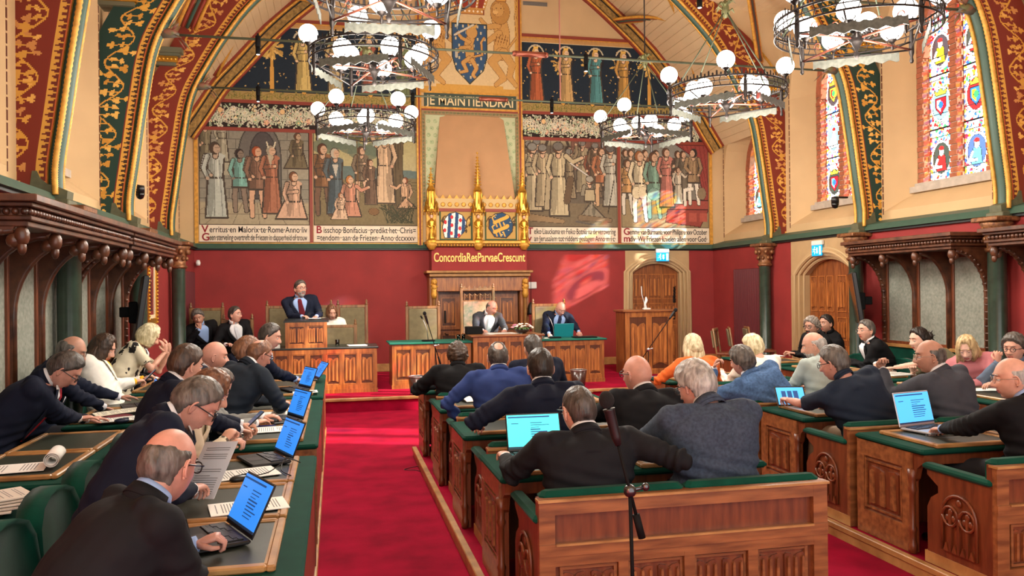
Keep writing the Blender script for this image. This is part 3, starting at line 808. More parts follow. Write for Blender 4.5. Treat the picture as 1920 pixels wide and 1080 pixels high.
def d2(a):   # missionary under a tree
    sky(a, (170, 158, 120), (172, 162, 112), .9); w, h = a.w, a.h
    a.rect(0, 0, w, .95, (120, 106, 76)); a.poly([(0, .9), (w, .95), (w, 1.1), (1.0, 1.16), (0, 1.2)], (96, 110, 104))
    for k in range(7): a.ell(.2 + k * .17, 1.55 + .1 * math.sin(k), .22, .15, (98, 110, 92), a=.8)
    for q in range(8): a.line([(0, .85 - q * .05), (w, .9 - q * .03)], .003, (88, 78, 54))
    a.line([(1.62, .3), (1.58, 1.2), (1.66, 2.15)], .17, (96, 82, 60), (.01, (60, 50, 38)), .12)
    for q in range(6): a.line([(1.52 + q * .04, .4), (1.5 + q * .05, 1.9)], .003, (66, 56, 42))
    rs = random.Random(4)
    a.line([(1.6, 1.9), (1.1, 2.0), (.5, 1.85)], .03, (90, 76, 52), w2=.012)
    for k in range(110): a.ell(rs.uniform(.35, w), rs.uniform(1.7, h), rs.uniform(.03, .07), .022, rs.choice([(84, 86, 56), (104, 98, 62), (70, 74, 52), (140, 116, 66)]), rs.uniform(0, 180))
    a.figure(1.38, .42, 1.42, (196, 166, 132), arm=2, face=-1, skin=(190, 150, 120), hair=(120, 80, 56)); a.ell(1.385, 1.72, .13, .13, (206, 178, 124), a=.35)
    a.figure(.18, .2, 1.38, (132, 96, 66), legs=(110, 84, 66), long=False, arm=3, hair=(90, 56, 38)); a.figure(.42, .2, 1.3, (86, 96, 98), arm=0, hair=(180, 170, 150)); 
    a.poly([(.36, 1.2), (.48, 1.2), (.43, .95)], (184, 176, 158)); a.figure(.93, .45, 1.1, (120, 104, 84), arm=3, long=False); a.figure(1.1, .4, .9, (110, 88, 70), arm=0)
    a.line([(.86, .5), (.84, 1.72)], .008, (110, 84, 50)); a.figure(.70, .18, 1.1, (186, 132, 106), kneel=True, arm=1, hair=(170, 110, 60)); a.figure(.52, .12, .72, (200, 168, 138), kneel=True, arm=3, hair=(130, 80, 50))
    a.figure(1.78, .35, .85, (190, 152, 118), kneel=True, face=-1, arm=1, hair=(120, 70, 44)); a.ell(1.16, .28, .1, .07, (120, 92, 62), ol=(.006, (70, 50, 34)))
    for k in range(40): a.line([(1.5 + rs.uniform(-.1, .45), .05), (1.5 + rs.uniform(-.25, .5), .35 + rs.random() * .1)], .006, (66, 66, 48))
def d3(a):   # knighting in a camp
    w, h = a.w, a.h; a.img[:] = srgb(112, 98, 76); a.rect(0, .5, w, h, (96, 86, 72)); sky(a, (120, 108, 88), (166, 152, 120), 1.7)
    for k in range(6): a.rect(1.1 + k * .15, 1.35, 1.18 + k * .15, 1.98, (112, 74, 62)); 
    a.rect(1.0, 1.2, 1.95, 1.8, (116, 84, 70))
    for k in range(5): a.line([(1.0, 1.28 + k * .1), (1.95, 1.28 + k * .1)], .003, (80, 60, 50))
    a.line([(.7 + .3 * math.cos(R(q)), 1.3 + .7 * math.sin(R(q))) for q in range(0, 181, 12)], .03, (70, 60, 50))
    rs = random.Random(5)
    for k in range(16): x = rs.uniform(.05, w - .05); a.figure(x, .55 + rs.random() * .2, 1.0 + rs.random() * .15, rs.choice([(134, 118, 92), (110, 92, 72), (90, 82, 76), (120, 76, 56), (150, 136, 108)]), arm=rs.randrange(4), helm=rs.choice([None, (120, 116, 108)]), hair=(60, 48, 40))
    for k in range(9): x = .1 + k * .22; a.line([(x, 1.3), (x + .03, 2.1)], .006, (70, 54, 40))
    a.figure(.16, .3, 1.42, (176, 160, 128), arm=3, helm=(128, 124, 114)); a.figure(.38, .4, 1.3, (168, 150, 118), arm=0, helm=(120, 116, 108))
    a.poly([(.4, .35), (.72, .35), (.62, 1.35), (.48, 1.35)], (158, 142, 112), (.008, (70, 60, 48)))
    a.figure(.72, .2, 1.55, (180, 164, 130), arm=1, helm=(110, 104, 96), legs=(120, 114, 104)); a.line([(.98, 1.34), (1.42, 1.05)], .014, (190, 184, 172), (.005, (70, 66, 60)))
    a.line([(.9, .55), (.98, 1.0)], .07, (96, 78, 58), (.008, (50, 40, 30)))
    a.figure(1.4, .2, 1.2, (134, 124, 104), kneel=True, arm=3, face=-1, helm=(150, 142, 126)); a.poly([(1.28, .55), (1.52, .55), (1.5, .8), (1.3, .8)], (168, 152, 120), (.008, (70, 60, 48))); a.line([(1.2, .2), (1.85, .15)], .06, (120, 100, 76), (.007, (60, 50, 40)), .04)
    a.figure(1.66, .45, 1.22, (168, 110, 76), arm=0, long=False, legs=(186, 150, 112)); a.figure(1.86, .42, 1.3, (176, 170, 152), arm=3, helm=(100, 96, 90))
    a.line([(1.8, .3), (1.94, 1.0)], .01, (60, 50, 40)); a.line([(.1, .2), (.8, .12)], .07, (140, 116, 84), (.008, (70, 54, 40)), .04); a.line([(1.1, .12), (1.5, .05)], .02, (90, 84, 76))
def d4(a):   # court scene with a red canopy
    w, h = a.w, a.h; a.img[:] = srgb(134, 130, 118); a.rect(0, 0, w, .6, (142, 124, 92))
    a.rect(0, 1.1, w, h, (130, 128, 118)); a.poly([(.9, .6), (w, .6), (w, 1.9), (1.4, 1.5)], (122, 116, 104))
    a.poly([(1.26, h), (w, h), (w, .5), (1.9, .6), (1.72, 1.5)], (140, 62, 54), (.01, (84, 36, 32)))
    for q in range(6): a.line([(1.4 + q * .1, h), (1.8 + q * .04, .7 + q * .05)], .006, (104, 42, 38))
    a.poly([(1.24, 1.98), (w, 1.98), (w, 2.06), (1.24, 2.12)], (150, 70, 58), (.008, (90, 40, 34)))
    a.poly([(1.1, .38), (w, .38), (w, .6), (1.15, .6)], (150, 74, 62), (.008, (80, 40, 34))); a.poly([(1.0, .12), (w - .2, .02), (w, .4), (1.05, .4)], (142, 66, 56), (.008, (80, 40, 34)))
    for x in (1.3, 1.55, 1.8): a.rect(x, .14, x + .17, .32, (168, 84, 68))
    rs = random.Random(9)
    for x in (.1, .22, .55, .8, 1.3, 1.42): a.figure(x, .6, 1.05, rs.choice([(120, 84, 62), (110, 100, 84), (96, 76, 64)]), arm=rs.randrange(4), hair=(80, 56, 40))
    a.figure(.14, .28, 1.15, (186, 142, 92), arm=3, long=False, legs=(200, 190, 170)); a.figure(.42, .12, 1.5, (206, 190, 156), arm=1, long=False, legs=(220, 210, 190), hair=(140, 90, 54))
    for q in (-1, 1): a.ell(.42 + q * .07, .75, .1, .13, (210, 194, 158), ol=(.007, (120, 98, 66)))
    a.poly([(.52, 1.35), (.75, 1.1), (.66, .8), (.5, 1.0)], (206, 180, 128), (.007, (80, 60, 40)))
    a.figure(.74, .2, 1.4, (120, 150, 130), arm=1, long=False, legs=(140, 160, 140)); a.ell(.74, .72, .14, .13, (120, 148, 132), ol=(.007, (60, 76, 66)))
    a.figure(1.03, .42, 1.28, (186, 120, 104), arm=3, skin=(200, 164, 136)); a.figure(1.3, .5, .8, (196, 184, 160), arm=1)
    a.figure(1.66, .5, 1.2, (150, 124, 92), arm=0, face=-1, hair=(50, 40, 36), legs=(220, 210, 190), long=False); a.line([(1.62, .85), (1.45, .82), (1.46, .5)], .04, (224, 216, 196), (.006, (90, 80, 66)), .03)
    a.ell(1.85, .75, .1, .13, (130, 112, 86), ol=(.006, (70, 56, 40)))
MZ0, MZ1 = 3.10, 4.90
mural(-2.50, -.47, MZ0, MZ1, d1, 'wall painting of robed men before a dark stone archway, leftmost of the four', line1='Verritus·en Malorix·te·Rome·Anno·liv', line2='Geen·sterveling·overtreft·de·Friezen·in·dapperheid·of·trouw')
mural(-.39, 1.64, MZ0, MZ1, d2, 'wall painting of a haloed preacher raising his arm under a tree', line1='Bisschop·Bonifacius··predikt·het··Chris=', line2='=tendom··aan·de·Friezen··Anno·dccxxxv·')
mural(3.86, 5.87, MZ0, MZ1, d3, 'brown wall painting of a kneeling knight touched by a sword', line1='Telko·Liauckama·en·Feiko·Botnia·na·de·verovering', line2='van·Jerusalem·tot·ridders·geslagen·Anno·m·i·c·')
mural(5.96, 7.97, MZ0, MZ1, d4, 'wall painting of courtiers before a seated lord under a red canopy', line1='Gemme·van·Burmania·voor·Philips·u·xxv·October', line2='mdlv··Wij·Friezen·knielen·allen·voor·God·')
# --- frames: orange-gold borders and dark red bars
m = MB(); y1 = YB - .03
def bar(x0, x1, z0, z1, mi, d=.03): m.box(x0, x1, YB - d, YB, z0, z1, mi)
for x0, x1 in ((-2.58, 1.72), (3.78, 8.05)):
    bar(x0, x1, 2.755, 2.775, 1, .02); bar(x0, x1, 2.71, 2.755, 0, .035)
    bar(x0, x1, 4.90, 4.965, 1, .03)
    bar(x0, x1, 5.44, 5.50, 1, .03)
    bar(x0, x0 + .06, 2.71, 4.9, 0, .03); bar(x1 - .06, x1, 2.71, 4.9, 0, .03)
    xm = -.435 if x0 < 0 else 5.91
    bar(xm - .03, xm + .03, 2.76, 4.9, 1, .03)
for x in (1.68, 3.76): bar(x - .05, x + .05, 2.71, 8.2, 0, .05); bar(x - .015, x + .015, 2.71, 8.2, 1, .06)
struct(m.build('trim_%d' % tn, [GOLDP, BROWNP])); tn += 1
# --- white floral friezes on black
for k, (x0, x1) in enumerate(((-2.56, 1.63), (3.82, 8.03))):
    a = Art(x1 - x0, .47, .011, (40, 30, 26))
    for r in range(4): vine(a, 0, .0 + r * .06, a.w, .28 + r * .06, .95 - r * .13, (188, 182, 156), None, [(206, 200, 176), (186, 192, 160), (214, 206, 186), (206, 200, 176), (216, 170, 140), (160, 178, 140), (224, 200, 150)], .046, False, .007, 11 + k + r * 5)
    rs = random.Random(k)
    for q in range(int(a.w * 75)):
        x, y, an = rs.uniform(0, a.w), rs.choice((rs.uniform(.01, .12), rs.uniform(.35, .46), rs.uniform(0, .47))), rs.uniform(0, 180); a.ell(x, y, rs.uniform(.02, .036), rs.uniform(.011, .02), rs.choice([(206, 200, 176), (186, 192, 160), (196, 188, 164), (160, 178, 140)]), an, ol=(.004, (44, 34, 28)))
    for q in range(int(a.w / .2)):
        x = .1 + q * .2; y = rs.uniform(.1, .38); cc = [(206, 202, 178), (158, 180, 140), (216, 168, 138), (214, 206, 186)][q % 4]
        for an in range(0, 360, 72): a.ell(x + .03 * math.cos(R(an)), y + .03 * math.sin(R(an)), .026, .026, cc, ol=(.004, (50, 40, 34)))
        a.ell(x, y, .016, .016, (226, 190, 130))
    vine(a, 0, .0, a.w, .47, .62, (196, 188, 162), None, [(206, 200, 176), (190, 190, 160)], .045, False, .007, 31 + k)
    for x in np.arange(.45, a.w, 1.15):
        for q in (-1, 1): 
            a.line([(x, .03), (x + q * .05, .2), (x + q * .16, .36), (x + q * .1, .44)], .016, (196, 200, 170), (.006, (40, 30, 26)), .006)
        a.ell(x, .33, .045, .05, (222, 184, 130), ol=(.006, (40, 30, 26)))
    a.grain(.05)
    o = a.build('floral_frieze', (0, 0, 0), (1, 0, 0), (0, 0, 1)); o.location = (x0, YB - .012, 4.967)
    tag(o, 'painted frieze of pale leaves and flowers on black, %s of the chimney' % ('left', 'right')[k], 'frieze')
# --- blue tapestries of women among fruit trees, cut to the slope of the vault
def tap(right):
    w, h = 4.15, 1.52; a = Art(w, h, .0125, (160, 134, 80)); 
    a.rect(.0, .16, w, h - .08, (28, 40, 52)); rs = random.Random(20 + right)
    vine(a, 0, .0, w, .16, .4, (120, 110, 50), None, [(150, 136, 70), (110, 106, 56)], .04, False, .006, 8)
    for k in range(150): x, y = rs.uniform(0, w), rs.uniform(.2, h - .15); a.ell(x, y, .018, .01, (196, 164, 96), rs.uniform(0, 180))
    X = lambda u: u if right else w - u
    for u in (.58, 1.22, 1.86, 2.5, 3.1): 
        x = X(u) + .3; a.line([(x, .18), (x, 1.0)], .04, (206, 156, 74), (.006, (60, 44, 24)), .025)
        for k in range(70): an = rs.uniform(0, 360); r = rs.uniform(.03, .27); a.ell(x + r * math.cos(R(an)) * .8, 1.05 + r * math.sin(R(an)), .055, .022, rs.choice([(206, 166, 86), (186, 146, 74), (222, 186, 110)]), an)
    cols = [[(176, 96, 60), (196, 160, 104), (84, 140, 140), (196, 150, 78)], [(110, 120, 84), (160, 90, 70), (190, 166, 116), (206, 180, 110)]][0 if right else 1]
    for u, c in zip((.30, .95, 1.60, 2.22), cols):
        a.ell(X(u), 1.12, .19, .24, (34, 34, 40)); a.line([(X(u) + .17 * math.cos(R(q)), 1.18 + .19 * math.sin(R(q))) for q in range(20, 161, 20)], .016, (196, 186, 156))
        a.figure(X(u), .18, 1.12, c, arm=3, hair=(200, 160, 90), skin=(222, 190, 156)); a.poly([(X(u) - .05, 1.29), (X(u) + .05, 1.29), (X(u) + .06, 1.35), (X(u) - .06, 1.35)], (222, 180, 90))
    a.rect(0, h - .09, w, h, (186, 140, 84)); a.rect(0, h - .105, w, h - .09, (210, 190, 150))
    # outline of the vault
    if right: mk = a.X < np.where(a.Y > 0, 4.12 - a.Y * .86, 9)
    else: mk = a.X > (a.Y * .86 + .03)
    a.grain(.05)
    o = a.build('painted_tapestry', (0, 0, 0), (1, 0, 0), (0, 0, 1), mask=mk); o.location = (3.82 if right else -2.5, YB - .012, 5.51)
    tag(o, 'blue painted hanging of %s between gold trees, %s of the royal arms' % (('crowned women', 'right') if right else ('robed women', 'left')), 'tapestry')
tap(1); tap(0)
m = MB()
for x0, x1 in ((-1.15, 1.63), (3.82, 6.62)): m.box(x0, x1, YB - .03, YB, 7.04, 7.10, 0); m.box(x0, x1, YB - .02, YB, 7.02, 7.04, 1)
struct(m.build('trim_%d' % tn, [BROWNP, GOLDP])); tn += 1
# --- chimney breast above the mantel: royal arms, motto, hood with linen hanging
def arms():
    w, h = 1.98, 2.35; a = Art(w, h, .0115, (214, 186, 138))
    a.rect(0, 0, w, .12, (206, 156, 74)); a.rect(.3, .12, w - .3, .17, (206, 156, 74)); a.rect(0, 0, .05, h, (206, 156, 74)); a.rect(w - .05, 0, w, h, (206, 156, 74))
    g = (200, 152, 86); o = (.008, (110, 70, 36)); c = w / 2
    def lion(x, f, b):   # rampant beast standing at the side of the shield
        a.line([(x, b + .75), (x + f * .02, b + 1.15), (x - f * .06, b + 1.5)], .16, g, o, .15)
        a.line([(x, b + .75), (x - f * .2, b + .55), (x + f * .05, b + .22), (x - f * .12, b + .08)], .10, g, o, .04)
        a.line([(x + f * .05, b + .75), (x + f * .22, b + .5), (x + f * .16, b + .25), (x + f * .3, b + .08)], .09, g, o, .04)
        a.line([(x - f * .06, b + 1.3), (x - f * .3, b + 1.25), (x - f * .42, b + 1.4)], .06, g, o, .035); a.line([(x - f * .04, b + 1.15), (x - f * .3, b + .95), (x - f * .42, b + .85)], .06, g, o, .035)
        a.ell(x - f * .02, b + 1.58, .20, .25, (186, 136, 72), ol=o); a.ell(x - f * .06, b + 1.62, .12, .14, g, ol=(.005, (110, 70, 36))); a.ell(x - f * .12, b + 1.57, .06, .045, (220, 176, 110), ol=(.004, (110, 70, 36)))
        a.ell(x - f * .1, b + 1.65, .012, .012, (50, 30, 20)); a.ell(x, b + 1.65, .012, .012, (50, 30, 20)); a.poly([(x - .1, b + 1.8), (x + .1, b + 1.8), (x + .12, b + 1.93), (x + .04, b + 1.86), (x, b + 1.95), (x - .04, b + 1.86), (x - .12, b + 1.93)], (206, 156, 74), (.006, (120, 60, 30)))
        a.line([(x + f * .15, b + .85), (x + f * .34, b + 1.1), (x + f * .3, b + 1.5), (x + f * .36, b + 1.75)], .02, g, o)
        for q in range(5): a.line([(x + f * .36, b + 1.7), (x + f * (.30 + q * .04), b + 1.9 - abs(q - 2) * .03)], .018, g, (.004, (110, 70, 36)))
        for q in range(14): a.line([(x - .14 + q * .02, b + .9 + .05 * (q % 3)), (x - .12 + q * .02, b + 1.02 + .05 * (q % 3))], .004, (130, 86, 44))
    lion(c - .66, -1, .12); lion(c + .66, 1, .12)
    sh = [(c - .36, 1.42), (c + .36, 1.42), (c + .36, .75), (c + .28, .48), (c, .2), (c - .28, .48), (c - .36, .75)]
    a.poly(sh, (54, 84, 116), (.012, (60, 60, 50)))
    mk = a.pm(sh); save = a.img.copy()
    for r in range(9):
        for q in range(5): x = c - .3 + q * .15 + (r % 2) * .07; y = .3 + r * .13; a.rect(x, y, x + .03, y + .055, (200, 188, 150))
    a.line([(c + .02, .7), (c - .02, 1.0), (c + .05, 1.2)], .09, g, o, .08); a.line([(c, .72), (c - .14, .62), (c - .06, .46), (c - .2, .42)], .045, g, o, .025); a.line([(c + .05, .68), (c + .14, .52), (c + .06, .38), (c + .12, .32)], .045, g, o, .025)
    a.ell(c + .05, 1.24, .11, .12, g, ol=o); a.poly([(c - .03, 1.34), (c + .14, 1.34), (c + .16, 1.42), (c + .06, 1.37), (c - .04, 1.42)], (214, 164, 80)); a.line([(c, 1.05), (c - .16, 1.12), (c - .24, 1.22)], .035, g, o, .025); a.line([(c - .3, 1.18), (c + .08, 1.4)], .02, (206, 198, 176), (.004, (90, 80, 60)))
    a.line([(c, .95), (c - .18, .92), (c - .24, .84)], .035, g, o, .025); a.line([(c + .08, .75), (c + .26, .8), (c + .24, 1.05), (c + .3, 1.15)], .018, g, o); a.line([(c - .27, .88), (c - .27, .74)], .03, (190, 182, 160), (.004, (90, 80, 60)))
    a.img[~mk] = save[~mk]
    a.poly([(c - .3, 1.62), (c + .3, 1.62), (c + .3, 1.74), (c - .3, 1.74)], (196, 140, 70), (.008, (120, 50, 30)))
    a.poly([(c - .28, 1.74), (c + .28, 1.74), (c + .36, 2.02), (c, 2.2), (c - .36, 2.02)], (150, 60, 40), (.008, (196, 140, 70)))
    for q in range(5):
        x = c - .3 + q * .15; a.line([(x, 1.74), (x * 1.0 + (x - c) * .3, 2.0), (c, 2.2)], .022, (206, 156, 80), (.004, (120, 60, 30)))
        for z in range(4): a.ell(x + (x - c) * .08 * z, 1.78 + z * .07, .017, .017, (240, 230, 210))
    for q in range(7): a.ell(c - .26 + q * .087, 1.68, .02, .02, (240, 226, 200))
    a.line([(c, 2.2), (c, 2.3)], .03, (206, 156, 80)); a.grain(.04)
    return a
chim = thing('chimney_breast', 'gilded chimney breast with painted arms, hood, pinnacles and gold motto', 'chimney', (2.75, YB, 2.16))
def inch(o): o.parent = chim; o.matrix_parent_inverse = Matrix.Translation((-2.75, -YB, -2.16)); return o
o = arms().build('royal_arms_panel', (1.73, YB - .06, 5.80), (1, 0, 0), (0, 0, 1)); inch(o)
m = MB(); m.box(1.73, 3.71, YB - .055, YB, 5.42, 8.2, 0); m.box(1.78, 3.68, YB - .06, YB - .05, 5.50, 5.78, 1); m.box(1.73, 3.71, YB - .07, YB - .05, 5.78, 5.82, 2); m.box(1.73, 3.71, YB - .07, YB - .05, 5.40, 5.46, 3); m.box(1.73, 3.71, YB - .07, YB - .05, 5.46, 5.50, 2)
inch(m.build('motto_band', [CREAM, mat('slate_green_band', srgb(58, 74, 64), .7), GOLDP, BROWNP]))
inch(text_mesh('JE MAINTIENDRAI', .27, 'motto_lettering', mat('pale_gold_lettering', srgb(226, 206, 156), .6), (1.83, YB - .063, 5.545), (1, 0, 0), (0, 0, 1), width=1.80, ext=.002, bold=.003))
# hood: patterned side panels, frame, tapering tan hanging
a = Art(1.86, 1.75, .012, (186, 190, 150))
for i in range(12):
    for jx in range(14): 
        for rr, cc in ((.038, (146, 164, 120)), (.022, (200, 200, 160)), (.012, (110, 136, 100))): a.ell(jx * .135 + (i % 2) * .067, i * .14 + .05, rr, rr, cc)
inch(a.build('patterned_side_panel', (1.80, YB - .058, 3.62), (1, 0, 0), (0, 0, 1)))
m = MB(); m.prism([(1.80, 3.60), (1.86, 3.60), (2.08, 5.33), (3.42, 5.33), (3.62, 3.60), (3.68, 3.60), (3.68, 5.40), (1.80, 5.40)], YB - .075, YB - .058, 'y', 0)
m2 = MB(); pts = []
def hx(z, s): t = (z - 3.62) / (5.35 - 3.62); return (1.94 + .16 * t) if s < 0 else (3.58 - .18 * t)
N = 12; A = []; B = []
grid = []
for i in range(N + 1):
    z = 3.62 + (5.35 - 3.62) * i / N; row = []
    for j in range(17):
        u = j / 16; x = hx(z, -1) * (1 - u) + hx(z, 1) * u; row.append((x, YB - .36 + .27 * (i / N) ** 1.0 + .012 * math.sin(u * 40) * 0.3 + .04 * abs(u - .5) * 2, z))
    grid += row
m2.add(grid, [(i * 17 + j, i * 17 + j + 1, i * 17 + j + 18, i * 17 + j + 17) for i in range(N) for j in range(16)], 0, True)
for s in (-1, 1):
    m2.strip([(hx(3.62 + 1.73 * i / N, s), YB - .32 + .27 * i / N, 3.62 + 1.73 * i / N) for i in range(N + 1)], [(hx(3.62 + 1.73 * i / N, s), YB - .05, 3.62 + 1.73 * i / N) for i in range(N + 1)])
inch(m2.build('linen_hanging', CURTAIN, fix=False))
m = MB()
for (x0, x1) in ((1.73, 1.80), (3.66, 3.72)): m.box(x0, x1, YB - .09, YB, 3.4, 5.42, 0)
m.box(1.73, 3.72, YB - .09, YB, 5.34, 5.42, 0)
for i in range(26): m.ball((1.765, YB - .095, 3.45 + i * .075), (.02, .01, .03), 6, 5, 1); m.ball((3.69, YB - .095, 3.45 + i * .075), (.02, .01, .03), 6, 5, 1); m.ball((1.80 + i * .074, YB - .095, 5.38), (.03, .01, .02), 6, 5, 1)
inch(m.build('hood_frame', [mat('grey_ochre_paint', srgb(150, 124, 84), .6), mat('green_ochre_paint', srgb(120, 120, 80), .6)]))
# cresting, shield panel block, statues, pinnacles
m = MB(); m.box(1.88, 3.68, YB - .40, YB, 3.42, 3.62, 0); m.box(1.80, 3.74, YB - .43, YB, 3.36, 3.42, 1); m.box(1.80, 3.74, YB - .40, YB, 2.80, 3.36, 0)
for k in range(13):
    x = 1.96 + k * .137; m.ball((x, YB - .41, 3.50), (.045, .012, .045), 8, 6, 2); m.prism([(x - .05, 3.62), (x, 3.70), (x + .05, 3.62)], YB - .40, YB - .37, 'y', 2)
inch(m.build('cresting_block', [mat('pale_gold_paint', srgb(190, 160, 106), .6), BROWNP, GOLDP]))
def shield_panel(x0, kind):
    a = Art(.66, .60, .008, (176, 140, 76)); vine(a, 0, 0, .66, .60, .5, (90, 66, 36), None, [(206, 166, 90), (70, 54, 34), (150, 116, 60)], .07, False, .012, kind + 2)
    a.rect(0, 0, .66, .03, (60, 76, 48)); a.rect(0, .57, .66, .6, (60, 76, 48)); a.rect(0, 0, .03, .6, (60, 76, 48)); a.rect(.63, 0, .66, .6, (60, 76, 48))
    if kind == 0:
        sh = [(.12, .44), (.20, .53), (.33, .56), (.46, .5), (.54, .36), (.50, .18), (.38, .05), (.10, .05), (.06, .26)]
        a.poly(sh, (232, 228, 216), (.008, (60, 40, 30))); mk = a.pm(sh); sv = a.img.copy()
        for x in (.16, .30, .44): a.line([(x + .02, 0), (x + .06, .6)], .033, (44, 72, 110))
        for x, y in ((.12, .36), (.11, .2), (.25, .46), (.25, .3), (.24, .14), (.42, .40), (.41, .24), (.39, .1)): a.ell(x + .0, y, .03, .04, (190, 50, 54))
    else:
        sh = [(.10, .42), (.20, .53), (.36, .56), (.50, .5), (.58, .34), (.56, .18), (.44, .05), (.2, .07), (.08, .24)]
        a.poly(sh, (44, 72, 100), (.008, (60, 40, 30))); mk = a.pm(sh); sv = a.img.copy()
        for k in range(16): a.rect(.1 + (k * .137) % .45, .08 + (k * .093) % .44, .125 + (k * .137) % .45, .10 + (k * .093) % .44, (206, 190, 140))
        for yy in (.36, .17): 
            a.line([(.2, yy), (.34, yy + .06), (.44, yy + .10)], .035, (206, 160, 70), (.004, (90, 60, 30))); a.ell(.46, yy + .12, .04, .04, (206, 160, 70)); a.line([(.2, yy), (.15, yy + .10), (.2, yy + .14)], .012, (206, 160, 70))
            for q in (.22, .30, .38): a.line([(q, yy), (q + .03, yy - .08)], .014, (206, 160, 70))
    a.img[~mk] = sv[~mk]
    inch(a.build('painted_shield', (x0, YB - .408, 2.79), (1, 0, 0), (0, 0, 1)))
shield_panel(2.02, 0); shield_panel(2.93, 1)
def pinnacle(x, zt):
    m = MB(); y = YB - .42
    M = Matrix.Translation((x, y, 0))
    m.lathe([(.12, 3.34), (.13, 3.38), (.10, 3.42)], 8, 0, M, False)
    for k in range(6):                                   # gabled canopy
        a = k * PI / 3 + PI / 6; p = Vector((.11 * math.cos(a), .11 * math.sin(a), 0)); t = Vector((-math.sin(a), math.cos(a), 0)) * .06
        m.add([M @ (p + t + Vector((0, 0, 3.36))), M @ (p - t + Vector((0, 0, 3.36))), M @ (p * 1.05 + Vector((0, 0, 3.52)))], [(0, 1, 2)])
        m.tube([M @ (p + t + Vector((0, 0, 3.36))), M @ (p * 1.05 + Vector((0, 0, 3.55))), M @ (p - t + Vector((0, 0, 3.36)))], .010, 6)
        m.tube([M @ (p * 1.15 + t + Vector((0, 0, 3.28))), M @ (p * 1.15 + t + Vector((0, 0, 3.46)))], [.012, .006], 6)
        q = p * .75; m.tube([M @ (q + Vector((0, 0, 3.40))), M @ (q + Vector((0, 0, 3.72))), M @ (q + Vector((0, 0, 3.82)))], [.014, .012, .002], 6)
    m.lathe([(.07, 3.42), (.065, 3.75), (.085, 3.78), (.05, 3.86), (.045, 3.9)], 8, 0, M, False)
    m.lathe([(.036, 3.86), (.006, zt), (.002, zt + .02)], 6, 0, M, False)
    n = int((zt - 3.9) / .06)
    for i in range(n):
        z = 3.9 + i * .06; r = .06 * (1 - (z - 3.86) / (zt - 3.86)) + .008
        for k in range(6): a = k * PI / 3; m.ball((x + r * math.cos(a), y + r * math.sin(a), z), (.015, .015, .017), 6, 4)
    m.ball((x, y, zt + .03), .022, 8, 6)
    inch(m.build('gilded_pinnacle', GOLD))
for x, z in ((1.86, 4.17), (2.79, 4.50), (3.70, 4.20)): pinnacle(x, z)
def statue(x, kind):
    m = MB(); y = YB - .47
    m.lathe([(.075, 2.80), (.07, 2.83), (.052, 2.95), (.055, 3.06), (.068, 3.14), (.06, 3.18), (.022, 3.205), (.02, 3.22)], 12, 0, Matrix.Translation((x, y, 0)))
    for s in (-1, 1): m.tube([(x + s * .06, y, 3.15), (x + s * .075, y - .02, 3.07), (x + s * .02, y - .065, 3.05 + s * .02)], [.022, .02, .014], 8, 0)
    for q in range(6): m.tube([(x - .05 + q * .02, y - .045, 3.08), (x - .06 + q * .024, y - .068, 2.84)], .006, 5, 0)
    m.ball((x, y - .005, 3.255), (.030, .033, .04), 10, 8, 1); m.ball((x, y + .01, 3.27), (.036, .034, .04), 10, 8, 2); 
    if kind != 1: m.lathe([(.034, 3.285), (.042, 3.32), (.03, 3.31)], 8, 0, Matrix.Translation((x, y, 0)))
    m.tube([(x + .065, y - .06, 2.84), (x + .065, y - .06, 3.2)], .006, 6, 0)
    m.lathe([(.10, 2.74), (.10, 2.78), (.085, 2.80)], 8, 0, Matrix.Translation((x, y, 0)), False)
    inch(m.build('gilded_statue', [GOLD, mat('painted_flesh', srgb(220, 176, 150), .6), mat('brown_hair_paint', srgb(120, 80, 46), .6)]))
for k, x in enumerate((1.86, 2.79, 3.72)): statue(x, k)
m = MB()
for x in (1.86, 2.79, 3.72): m.cbox(x - .10, x + .10, YB - .44, YB - .40, 2.78, 3.36, .01, 0)
m.cbox(1.76, 3.84, YB - .52, YB, 2.72, 2.78, .012, 0); m.cbox(1.80, 3.80, YB - .48, YB, 2.66, 2.72, .012, 1)
for k in range(34): m.ball((1.82 + k * .06, YB - .50, 2.69), .022, 6, 5, 0)
for x in (1.86, 2.79, 3.72): m.lathe([(.05, 2.60), (.10, 2.68), (.11, 2.74)], 10, 0, Matrix.Translation((x, YB - .45, 0)))
inch(m.build('carved_corbel_shelf', [GOLDP, mat('bronze_carving', srgb(120, 80, 40), .5, metal=.4)]))
m = MB(); m.box(1.86, 3.78, YB - .42, YB, 2.18, 2.66); inch(m.build('red_breast', REDW))
inch(text_mesh('ConcordiaResParvaeCrescunt', .25, 'gold_lettering', mat('gold_letters', srgb(232, 196, 104), .45, metal=.2), (1.90, YB - .425, 2.37), (1, 0, 0), (0, 0, 1), width=1.84, ext=.006, bold=.003))
m = MB(); m.cbox(1.74, 3.88, YB - .56, YB, 2.14, 2.19, .01, 0); m.cbox(1.80, 3.84, YB - .50, YB, 2.07, 2.14, .01, 0)
m.cbox(1.86, 3.78, YB - .42, YB - .38, 1.78, 2.07, .01, 1)
for x in (1.90, 3.74):
    m.cbox(x - .07, x + .07, YB - .46, YB - .36, DZ, .34, .01, 0); m.lathe([(.05, .34), (.035, .38), (.035, 1.62), (.05, 1.66)], 12, 0, Matrix.Translation((x, YB - .42, 0)))
    m.lathe([(.055, .95), (.055, 1.0)], 12, 0, Matrix.Translation((x, YB - .42, 0)))
    m.cbox(x - .09, x + .09, YB - .38, YB, DZ, 2.07, .01, 1)
inch(m.build('mantel_shelf', [mat('gilt_oak', srgb(150, 106, 58), .45, metal=.25, var=.2, vs=12), OAK]))
